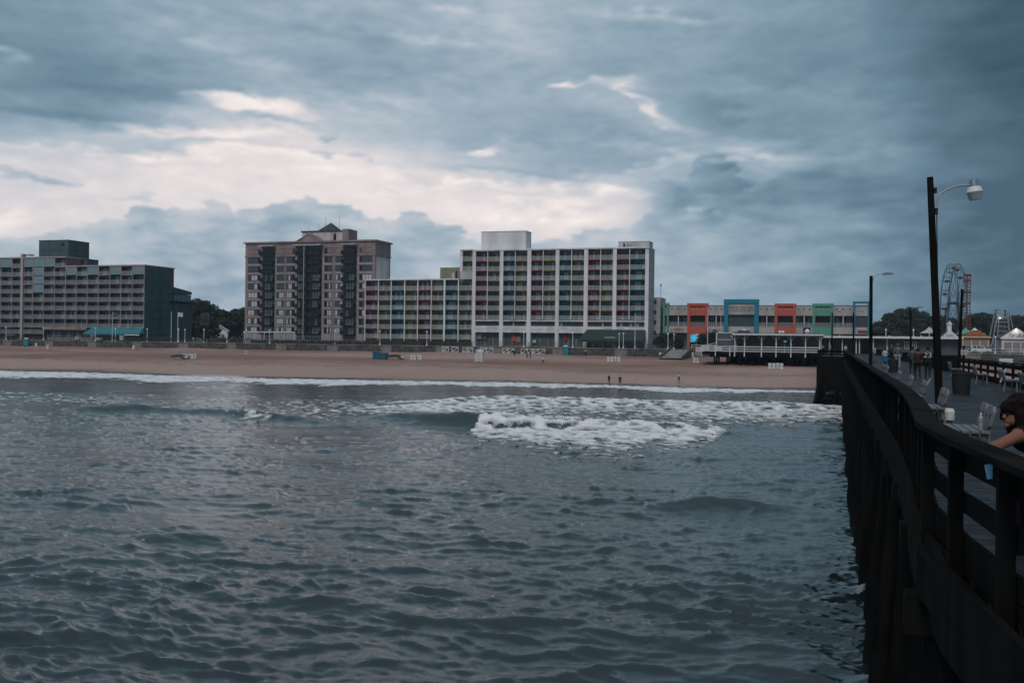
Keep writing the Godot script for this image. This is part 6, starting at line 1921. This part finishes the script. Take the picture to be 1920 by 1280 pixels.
func pier_house() -> void:
	var t := 206.0
	var s0 := so(T(1543, 640, t))
	var o := thing("pier_house", "low grey board house with flat white roof across the pier's landward end", "house", W(s0, DECK, t), -deg_to_rad(TH))
	var f := func(px: float) -> float: return so(T(px, 640, t)) - s0
	var xe: float = f.call(1801)
	var y: float = T(1670, 634.5, t).y - DECK
	slab("roof", o, "white paint", Vector3(-0.3, y, -9), Vector3(xe + 0.4, y + 0.42, 1.6))
	var xa: float = f.call(1640)
	var n := 13
	for i in n:
		var yb := y * i / n
		slab("siding_board", o, "grey board", Vector3(xa, yb, -8), Vector3(xe, yb + y / n - 0.02, 0.0 + 0.012 * (i % 2)))
	slab("wall_core", o, "inner wall", Vector3(xa + 0.05, -3.5, -7.9), Vector3(xe - 0.05, y - 0.05, -0.05))
	slab("open_bay_back", o, "inner wall", Vector3(0.2, 0, -8), Vector3(xa - 0.05, y - 0.01, -5))
	for px in [1556, 1580, 1606, 1612, 1638]: slab("post", o, "white paint", Vector3(f.call(px) - 0.09, 0, 0.6), Vector3(f.call(px) + 0.09, y - 0.01, 0.78))
	for px in [1664, 1799]: slab("corner_board", o, "white paint", Vector3(f.call(px) - 0.12, 0, 0.02), Vector3(f.call(px) + 0.12, y - 0.01, 0.1))
	window(o, Vector3(f.call(1703), T(1703, 647.5, t).y - DECK, 0.06), 1.25, 1.35, 2, 2, "white paint", "recess brown")
	window(o, Vector3(f.call(1715.5), T(1715, 647.5, t).y - DECK, 0.06), 0.8, 1.35, 2, 2, "white paint", "window glass")
	slab("base", o, "wood dark", Vector3(-0.2, -3.5, -9), Vector3(xe, -0.05, 0.3))
	for px in [1662, 1714, 1744]:
		var c := MB.new()
		c.lathe(Vector3(f.call(px), y + 0.42, -1.0), [[0.06, 0.0], [0.06, 1.1], [0.18, 1.15], [0.2, 1.35], [0.0, 1.5]], 8)
		part("roof_lamp", c, M["white paint"], o)

# ---------------------------------------------------------------- people: one skin over tapered bones (surface nets)
func skin_mesh(bones: Array, cell: float, blend := 0.035) -> MB:      # bones: [a, b, ra, rb, colour]
	var lo := Vector3.ONE * 1e9
	var hi := -lo
	for b in bones:
		var r := Vector3.ONE * maxf(b[2], b[3])
		lo = lo.min(b[0] - r).min(b[1] - r)
		hi = hi.max(b[0] + r).max(b[1] + r)
	lo -= Vector3.ONE * cell * 3
	hi += Vector3.ONE * cell * 3
	var nx := int((hi.x - lo.x) / cell) + 2
	var ny := int((hi.y - lo.y) / cell) + 2
	var nz := int((hi.z - lo.z) / cell) + 2
	var f := PackedFloat32Array()
	f.resize(nx * ny * nz)
	f.fill(10.0)
	var near := PackedFloat32Array()
	near.resize(nx * ny * nz)
	near.fill(10.0)
	var which := PackedInt32Array()
	which.resize(nx * ny * nz)
	for bi in bones.size():
		var b: Array = bones[bi]
		var A: Vector3 = b[0]
		var D: Vector3 = b[1] - b[0]
		var dd := maxf(D.length_squared(), 1e-9)
		var ra: float = b[2]
		var rb: float = b[3]
		var m := maxf(ra, rb) + cell * 2.5 + blend
		var p0: Vector3 = (b[0].min(b[1]) - Vector3.ONE * m - lo) / cell
		var p1: Vector3 = (b[0].max(b[1]) + Vector3.ONE * m - lo) / cell
		for k in range(maxi(0, int(p0.z)), mini(nz, int(p1.z) + 1)):
			for j in range(maxi(0, int(p0.y)), mini(ny, int(p1.y) + 1)):
				for i in range(maxi(0, int(p0.x)), mini(nx, int(p1.x) + 1)):
					var p := lo + Vector3(i, j, k) * cell
					var h := clampf((p - A).dot(D) / dd, 0.0, 1.0)
					var d := (p - A - D * h).length() - lerpf(ra, rb, h)
					var at := (k * ny + j) * nx + i
					var o := f[at]
					var w := maxf(blend - absf(o - d), 0.0) / blend
					f[at] = minf(o, d) - w * w * blend * 0.25
					if d < near[at]:
						near[at] = d
						which[at] = bi
	var vid := {}
	var vs := PackedVector3Array()
	var vn := PackedVector3Array()
	var vc := PackedColorArray()
	var off := [0, 1, nx, nx + 1, nx * ny, nx * ny + 1, nx * ny + nx, nx * ny + nx + 1]
	var edges := [[0, 1], [2, 3], [4, 5], [6, 7], [0, 2], [1, 3], [4, 6], [5, 7], [0, 4], [1, 5], [2, 6], [3, 7]]
	var mb := MB.new()
	mb.tinted = true
	for k in nz - 1:
		for j in ny - 1:
			for i in nx - 1:
				var at := (k * ny + j) * nx + i
				if f[at] > cell * 2.0: continue
				var neg := 0
				for q in 8: neg += 1 if f[at + off[q]] < 0.0 else 0
				if neg == 0 or neg == 8: continue
				var acc := Vector3.ZERO
				var n := 0
				for e in edges:
					var a := f[at + off[e[0]]]
					var b := f[at + off[e[1]]]
					if (a < 0.0) == (b < 0.0): continue
					var t := a / (a - b)
					acc += Vector3(e[0] & 1, (e[0] >> 1) & 1, e[0] >> 2).lerp(Vector3(e[1] & 1, (e[1] >> 1) & 1, e[1] >> 2), t)
					n += 1
				vid[at] = vs.size()
				vs.append(lo + (Vector3(i, j, k) + acc / n) * cell)
				vn.append(Vector3(f[at + off[1]] + f[at + off[3]] + f[at + off[5]] + f[at + off[7]] - f[at] - f[at + off[2]] - f[at + off[4]] - f[at + off[6]],
					f[at + off[2]] + f[at + off[3]] + f[at + off[6]] + f[at + off[7]] - f[at] - f[at + off[1]] - f[at + off[4]] - f[at + off[5]],
					f[at + off[4]] + f[at + off[5]] + f[at + off[6]] + f[at + off[7]] - f[at] - f[at + off[1]] - f[at + off[2]] - f[at + off[3]]).normalized())
				vc.append(bones[which[at]][4])
	for at in vid:
		for ax in 3:
			var st: int = [1, nx, nx * ny][ax]
			var s1: int = [nx, nx * ny, 1][ax]
			var s2: int = [nx * ny, 1, nx][ax]
			if (f[at] < 0.0) == (f[at + st] < 0.0): continue
			if not (vid.has(at - s1) and vid.has(at - s2) and vid.has(at - s1 - s2)): continue
			var q := [vid[at], vid[at - s1], vid[at - s1 - s2], vid[at - s2]]
			if f[at] < 0.0: q = [q[0], q[3], q[2], q[1]]
			for tr in [[0, 1, 2], [0, 2, 3]]:
				for w in tr:
					mb.v.append(vs[q[w]]); mb.n.append(vn[q[w]]); mb.c.append(vc[q[w]])
	return mb
const SKIN := Color(0.36, 0.20, 0.14)
# look: shirt, trousers, hair, shorts?, sleeves?, stride, how far the arms are bent forward
func person_bones(h: float, shirt: Color, legs: Color, hair: Color, shorts: bool, sleeves: bool, stride: float, bend: float, skirt := false, skin := SKIN) -> Array:
	var k := h / 1.75
	var sh := Color(0.05, 0.05, 0.055)
	var b := []
	var V := func(x: float, y: float, z: float) -> Vector3: return Vector3(x, y, z) * k
	b.append([V.call(-0.08, 0.95, 0), V.call(0.08, 0.95, 0), 0.125 * k, 0.125 * k, legs])
	b.append([V.call(0, 1.02, 0), V.call(0, 1.30, 0.0), 0.135 * k, 0.155 * k, shirt])
	b.append([V.call(-0.15, 1.40, 0), V.call(0.15, 1.40, 0), 0.085 * k, 0.085 * k, shirt])
	b.append([V.call(0, 1.44, 0), V.call(0, 1.56, 0.015), 0.058 * k, 0.055 * k, skin])
	b.append([V.call(0, 1.60, 0.02), V.call(0, 1.665, 0.01), 0.075 * k, 0.09 * k, skin])
	b.append([V.call(0, 1.66, -0.025), V.call(0, 1.69, 0.0), 0.092 * k, 0.085 * k, hair])
	b.append([V.call(0, 1.63, 0.1), V.call(0, 1.615, 0.105), 0.015 * k, 0.018 * k, skin])
	for s in [-1.0, 1.0]:
		var z: float = stride * s * 0.5
		var lift := 0.06 if s * stride < 0.0 else 0.0
		var knee: Vector3 = V.call(s * 0.095, 0.5, z * 0.45 + 0.04)
		var ank: Vector3 = V.call(s * 0.1, 0.085 + lift, z - 0.03)
		b.append([V.call(s * 0.09, 0.9, 0), knee, 0.088 * k, 0.062 * k, legs])
		b.append([knee, ank, 0.062 * k, 0.042 * k, skin if shorts else legs])
		b.append([ank - V.call(0, 0.03, 0.03), ank + V.call(s * 0.02, -0.045, 0.15), 0.042 * k, 0.034 * k, sh])
		var el: Vector3 = V.call(s * 0.25, 1.13, -z * 0.25 - 0.03 + bend * 0.1)
		var wr: Vector3 = V.call(s * (0.25 - bend * 0.12), 0.90 + bend * 0.2, -z * 0.5 + 0.05 + bend * 0.2)
		b.append([V.call(s * 0.185, 1.40, 0), el, 0.056 * k, 0.042 * k, shirt])
		b.append([el, wr, 0.040 * k, 0.028 * k, shirt if sleeves else skin])
		var dr := (wr - el).normalized()
		b.append([wr, wr + dr * 0.08 * k, 0.030 * k, 0.026 * k, skin])
		for q in [-1.0, 0.0, 1.0]: b.append([wr + dr * 0.08 * k + V.call(0, 0, q * 0.022), wr + dr * 0.165 * k + V.call(-s * 0.012, 0, q * 0.018), 0.012 * k, 0.009 * k, skin])
		b.append([wr + dr * 0.03 * k, wr + dr * 0.09 * k + V.call(-s * 0.02, 0, 0.045), 0.013 * k, 0.010 * k, skin])
	if skirt:
		b.append([V.call(0, 0.95, 0), V.call(0, 0.62, 0), 0.15 * k, 0.2 * k, legs])
	return b
func person(label: String, at: Vector3, turn: float, bones: Array, cell := 0.028) -> Node3D:
	var o := thing("person", label, "person", at, turn)
	var mb := skin_mesh(bones, cell)
	var low := 1e9
	for v in mb.v: low = minf(low, v.y)
	part("body", mb, M["skin and cloth"], o, Vector3(0, -low, 0))
	return o
func people() -> void:
	var m := mat("skin and cloth", 1, 1, 1, 0.8)
	m.vertex_color_use_as_albedo = true
	m.metallic_specular = 0.15
	var black := Color(0.02, 0.02, 0.022)
	var brown := Color(0.03, 0.02, 0.015)
	var grey := Color(0.10, 0.115, 0.125)
	var away := PI - deg_to_rad(TH)
	# on the pier
	var p := P(1684, 692, 68.0)
	person("man in grey shirt and pale blue shorts walking away along the pier", Vector3(p.x, DECK, p.z), away, person_bones(1.8, grey, Color(0.20, 0.28, 0.36), Color(0.12, 0.09, 0.07), true, false, 0.25, 0.1))
	p = P(1660, 687, 72.0)
	person("child in white top and bright blue skirt on the pier", Vector3(p.x, DECK, p.z), away + 0.5, person_bones(1.5, Color(0.35, 0.37, 0.4), Color(0.01, 0.12, 0.28), brown, true, false, 0.1, 0.3, true))
	p = P(1740, 712, 49.7)
	var j := person("person in black jersey with number 23 walking away along the pier", Vector3(p.x, DECK, p.z), away - 0.1, person_bones(1.62, black, black, brown, false, true, 0.2, 0.3))
	var num := TextMesh.new()
	var sf := SystemFont.new()
	sf.font_names = PackedStringArray(["Droid Sans"])
	num.font = sf
	num.text = "23"
	num.font_size = 64
	num.pixel_size = 0.0055
	num.depth = 0.02
	var nm := inst("jersey_number", num, M["barrel white"], j, Vector3(0, 1.20, -0.142))
	nm.rotation.y = PI
	p = P(1721, 713, 48.7)
	person("person in black with bare pink shoulders walking beside the jersey wearer", Vector3(p.x, DECK, p.z), away + 0.15, person_bones(1.55, Color(0.05, 0.025, 0.025), black, brown, false, false, 0.22, 0.2, false, Color(0.42, 0.22, 0.17)))
	p = P(1711, 700, 58.0)
	person("person in grey jacket ahead of the two in black on the pier", Vector3(p.x, DECK, p.z), away, person_bones(1.6, Color(0.06, 0.075, 0.085), black, black, false, true, 0.15, 0.2))
	p = P(1640, 676, 95.0)
	person("person in pale clothes near the railing by the second pier lamp", Vector3(p.x, DECK, p.z), away + 1.0, person_bones(1.65, Color(0.30, 0.31, 0.31), Color(0.12, 0.12, 0.13), brown, false, false, 0.1, 0.2), 0.035)
	p = P(1672, 677, 98.0)
	person("person in dark coat and orange cap beyond the child on the pier", Vector3(p.x, DECK, p.z), away, person_bones(1.75, Color(0.045, 0.04, 0.04), black, Color(0.2, 0.09, 0.05), false, true, 0.15, 0.1), 0.035)
	p = P(1586, 665, 150.0)
	person("person in white shirt at the pier's landing under the white roof", Vector3(p.x, DECK, p.z), 0.3, person_bones(1.7, Color(0.42, 0.43, 0.43), black, brown, false, false, 0.1, 0.3), 0.04)
	p = P(1557, 663, 160.0)
	person("person in pale brown shirt beside the pavilion's corner", Vector3(p.x, DECK, p.z), 0.8, person_bones(1.7, Color(0.25, 0.22, 0.19), black, brown, false, false, 0.1, 0.3), 0.04)
	# on the beach
	var sand := [[1142, 719.5, 1.5, black, black, 0.1, "person in black standing at the water's edge, the smaller of the pair", 0.3, false], [1162.5, 724.5, 1.75, Color(0.03, 0.025, 0.02), Color(0.05, 0.05, 0.06), 0.25, "person in black jacket wading at the water's edge beside a smaller one", 0.0, true],
		[1273, 718.5, 1.78, Color(0.42, 0.46, 0.5), Color(0.02, 0.025, 0.05), 0.3, "person in white shirt and dark shorts walking on the wet sand", 1.2, true], [1018, 683.5, 1.7, Color(0.5, 0.54, 0.58), Color(0.10, 0.09, 0.09), 0.3, "person in white shirt walking on dry sand below the tall hotel", 0.5, true],
		[964, 668.5, 1.5, black, black, 0.1, "person in black beside a white barrier frame", 0.2, false], [988, 672, 1.6, black, black, 0.25, "person in black of the couple before the barrier frames", 1.4, false], [994, 671.5, 1.65, Color(0.03, 0.035, 0.06), Color(0.03, 0.035, 0.06), 0.25, "person in dark blue of the couple before the barrier frames", 1.4, false],
		[1021.5, 667, 1.5, Color(0.40, 0.37, 0.36), Color(0.2, 0.16, 0.15), 0.2, "person in pale pink near the sea wall behind the white shirted walker", 0.4, true], [1098, 664.5, 1.6, Color(0.5, 0.52, 0.54), black, 0.3, "person in white top and black trousers at the sea wall near the toilet", 1.2, false],
		[1271.5, 668, 1.75, black, black, 0.25, "person in black walking down the ramp nearer the tall hotel", 0.2, false], [1281.5, 670, 1.75, Color(0.025, 0.03, 0.035), black, 0.3, "person in charcoal walking down the ramp nearer the pavilion", 0.1, false]]
	for q in sand:
		var at := on_sand(q[0], q[1])
		person(q[6], at, q[7], person_bones(q[2], q[3], q[4], brown, q[8], not q[8], q[5], 0.25), 0.04)
	leaning_woman()

# the woman on the bench by the rail, her face turned out to sea, and her neighbour
func leaning_woman() -> void:
	var black := Color(0.016, 0.015, 0.016)
	var hair := Color(0.012, 0.009, 0.008)
	var skin := Color(0.20, 0.095, 0.068)
	var o := thing("person", "woman with black hair and bare arm sitting on the bench by the pier rail", "person", W(1.85, DECK, 9.0))
	var at := func(px: float, py: float, dd: float) -> Vector3: return P(px, py, dd) - o.position
	var b := []
	var sh: Vector3 = at.call(1914, 815, 8.05)
	var sh2: Vector3 = at.call(1950, 812, 8.45)
	var neck: Vector3 = at.call(1919, 803, 8.3)
	var head: Vector3 = at.call(1898, 776, 8.25)
	var hip := Vector3(0.12, 0.58, 0.0)
	b.append([neck + Vector3(0.03, -0.06, 0), hip + Vector3(0, 0.1, 0), 0.105, 0.13, black])
	b.append([sh, sh2, 0.06, 0.065, black])
	b.append([hip + Vector3(0, 0, -0.09), hip + Vector3(0, 0, 0.09), 0.125, 0.125, black])
	for z in [-0.1, 0.1]:
		b.append([hip + Vector3(0, -0.02, z), Vector3(-0.42, 0.54, z), 0.09, 0.062, black])
		b.append([Vector3(-0.42, 0.54, z), Vector3(-0.40, 0.1, z), 0.06, 0.042, black])
		b.append([Vector3(-0.38, 0.05, z), Vector3(-0.56, 0.04, z), 0.042, 0.033, black])
	b.append([neck, head + Vector3(0.03, -0.06, -0.02), 0.052, 0.05, skin])
	var el: Vector3 = at.call(1866, 838, 7.85)
	b.append([sh, el, 0.052, 0.040, skin])
	var wr := el + Vector3(0.10, -0.19, -0.05)
	b.append([el, wr, 0.039, 0.026, skin])
	var el2 := sh2 + Vector3(-0.06, -0.28, 0.02)
	b.append([sh2, el2, 0.05, 0.04, skin])
	b.append([el2, Vector3(-0.28, 0.66, -0.08), 0.038, 0.026, skin])
	part("body", _tinted(skin_mesh(b, 0.012, 0.04)), M["skin and cloth"], o)
	# hand on the knee: palm, four fingers of unequal length and the thumb
	b = []
	var dr := Vector3(-0.2, -0.3, -0.9).normalized()
	var pal := wr + dr * 0.06
	b.append([wr, pal, 0.026, 0.03, skin])
	for i in 4:
		var kn := pal + dr * 0.03 + Vector3(0, 0, -0.03 + i * 0.02)
		var ln: float = [0.036, 0.043, 0.040, 0.030][i]
		b.append([pal, kn, 0.016, 0.0095, skin])
		b.append([kn, kn + dr * ln, 0.0095, 0.0085, skin])
		b.append([kn + dr * ln, kn + dr * ln + (dr + Vector3(0.5, -0.1, 0)).normalized() * ln * 0.8, 0.0085, 0.007, skin])
	b.append([wr + dr * 0.02, wr + dr * 0.05 + Vector3(0.02, 0, 0.05), 0.013, 0.011, skin])
	b.append([wr + dr * 0.05 + Vector3(0.02, 0, 0.05), wr + dr * 0.09 + Vector3(0.02, 0, 0.06), 0.011, 0.008, skin])
	part("hand", _tinted(skin_mesh(b, 0.004, 0.012)), M["skin and cloth"], o)
	# head, turned out to sea and a little down
	b = []
	b.append([head + Vector3(0.0, 0.02, 0), head + Vector3(-0.012, -0.045, 0.01), 0.078, 0.055, skin])
	b.append([head + Vector3(-0.062, -0.005, 0.022), head + Vector3(-0.078, -0.026, 0.028), 0.010, 0.014, skin])      # nose
	b.append([head + Vector3(-0.058, -0.058, 0.016), head + Vector3(-0.05, -0.062, 0.034), 0.011, 0.009, Color(0.2, 0.06, 0.05)])   # mouth
	b.append([head + Vector3(-0.045, -0.09, 0.015), head + Vector3(-0.05, -0.092, 0.02), 0.022, 0.02, skin])             # chin
	b.append([head + Vector3(-0.058, 0.018, -0.008), head + Vector3(-0.05, 0.016, 0.05), 0.012, 0.012, skin])           # brow
	for z in [0.0, 0.045]: b.append([head + Vector3(-0.064, 0.002, z), head + Vector3(-0.063, 0.002, z + 0.012), 0.007, 0.007, Color(0.02, 0.015, 0.012)])
	b.append([head + Vector3(0.02, -0.012, 0.075), head + Vector3(0.022, -0.035, 0.074), 0.014, 0.01, skin])            # ear
	part("head", _tinted(skin_mesh(b, 0.005, 0.014)), M["skin and cloth"], o)
	b = []
	b.append([head + Vector3(0.012, 0.045, 0.0), head + Vector3(-0.012, 0.05, 0.01), 0.084, 0.078, hair])
	b.append([head + Vector3(0.05, 0.02, -0.01), head + Vector3(0.07, -0.16, -0.01), 0.08, 0.07, hair])
	b.append([head + Vector3(0.035, 0.0, 0.06), head + Vector3(0.05, -0.16, 0.055), 0.05, 0.04, hair])
	b.append([head + Vector3(-0.03, 0.07, 0.02), head + Vector3(-0.045, 0.04, 0.06), 0.03, 0.022, hair])
	b.append([head + Vector3(-0.045, 0.06, -0.03), head + Vector3(-0.04, -0.03, -0.06), 0.025, 0.03, hair])
	var r := RandomNumberGenerator.new()
	r.seed = 12
	for i in 44:      # loose locks
		var a := r.randf_range(-0.6, PI * 0.95)
		var z := r.randf_range(-0.07, 0.08)
		var q := head + Vector3(0.015 + cos(a) * 0.085, 0.03 + sin(a) * 0.085, z)
		b.append([q, q + Vector3(r.randf_range(0.0, 0.035), r.randf_range(-0.09, -0.03), r.randf_range(-0.015, 0.015)), r.randf_range(0.012, 0.02), 0.008, hair])
	part("hair", _tinted(skin_mesh(b, 0.007, 0.012)), M["skin and cloth"], o)
	# neighbour farther along the bench, seen from behind the hair
	var n := thing("person", "black haired person in black sitting close beside the woman on the bench", "person", W(1.95, DECK, 9.95))
	var h2: Vector3 = P(1913, 765, 9.1) - n.position
	b = []
	var hp := Vector3(0.12, 0.58, 0)
	b.append([h2 + Vector3(0.05, -0.28, 0), hp + Vector3(0, 0.1, 0), 0.12, 0.14, black])
	b.append([h2 + Vector3(0.05, -0.24, -0.17), h2 + Vector3(0.05, -0.24, 0.17), 0.07, 0.07, black])
	b.append([hp + Vector3(0, 0, -0.09), hp + Vector3(0, 0, 0.09), 0.125, 0.125, black])
	for z in [-0.1, 0.1]:
		b.append([hp + Vector3(0, -0.02, z), Vector3(-0.42, 0.54, z), 0.09, 0.062, black])
		b.append([Vector3(-0.42, 0.54, z), Vector3(-0.40, 0.1, z), 0.06, 0.042, black])
		b.append([Vector3(-0.38, 0.05, z), Vector3(-0.56, 0.04, z), 0.042, 0.033, black])
		b.append([h2 + Vector3(0.05, -0.24, z * 1.8), Vector3(-0.05, 0.74, z * 2.2), 0.052, 0.042, black])
		b.append([Vector3(-0.05, 0.74, z * 2.2), Vector3(-0.28, 0.64, z), 0.04, 0.028, black])
		for i in 4: b.append([Vector3(-0.28, 0.64, z), Vector3(-0.40 - 0.008 * (i % 2), 0.62 - i * 0.006, z - 0.03 + i * 0.02), 0.016, 0.008, skin])
		b.append([Vector3(-0.28, 0.64, z), Vector3(-0.35, 0.66, z + 0.04), 0.014, 0.009, skin])
	b.append([h2 + Vector3(0.01, -0.2, 0), h2 + Vector3(0, -0.08, 0), 0.055, 0.055, skin])
	b.append([h2 + Vector3(0.03, 0, 0), h2 + Vector3(0.04, -0.06, 0), 0.08, 0.055, skin])
	b.append([h2 + Vector3(0.11, -0.015, 0), h2 + Vector3(0.125, -0.03, 0), 0.012, 0.014, skin])
	b.append([h2 + Vector3(-0.01, 0.04, 0), h2 + Vector3(-0.02, -0.16, 0), 0.105, 0.10, hair])
	b.append([h2 + Vector3(0.0, 0.03, 0.06), h2 + Vector3(0.01, -0.16, 0.08), 0.07, 0.06, hair])
	part("body", _tinted(skin_mesh(b, 0.014, 0.03)), M["skin and cloth"], n)
func _tinted(mb: MB) -> MB:
	mb.tinted = true
	return mb

func _ready() -> void:
	rng.seed = 7
	# camera
	var cam := Camera3D.new()
	cam.name = "camera"
	add_child(cam)
	cam.position = Vector3(0, H, 0)
	cam.rotation = Vector3(-atan(1.0 / F), 0, deg_to_rad(ROLL))
	cam.fov = rad_to_deg(2.0 * atan(640.0 / F))
	cam.far = 4000
	cam.current = true
	# sky and light
	var env := Environment.new()
	env.background_mode = Environment.BG_SKY
	var pano := PanoramaSkyMaterial.new()
	pano.panorama = make_sky()
	env.sky = Sky.new()
	env.sky.sky_material = pano
	env.tonemap_mode = Environment.TONE_MAPPER_LINEAR
	env.tonemap_exposure = 1.0
	env.fog_enabled = true
	env.fog_density = 0.00012
	env.fog_light_color = Color(0.68, 0.76, 0.83)
	env.sdfgi_enabled = true
	env.ssao_enabled = true
	env.ssil_enabled = true
	var we := WorldEnvironment.new()
	we.name = "world_environment"
	we.environment = env
	add_child(we)
	var sun := DirectionalLight3D.new()
	sun.name = "sun"
	sun.light_energy = 0.5
	sun.light_color = Color(1.0, 0.95, 0.92)
	sun.light_angular_distance = 25.0
	sun.shadow_enabled = true
	add_child(sun)
	sun.rotation_degrees = Vector3(-48, -20, 0)
	# setting
	setup_water()
	build_sea()
	build_beach()
	make_materials()
	left_hotel()
	tower()
	colour_hotel()
	hotel_wing()
	annex()
	mall()
	promenade()
	trees()
	rides()
	fairground()
	beach_things()
	pavilion()
	pier_house()
	pier()
	pier_lamps()
	pier_things()
	people()
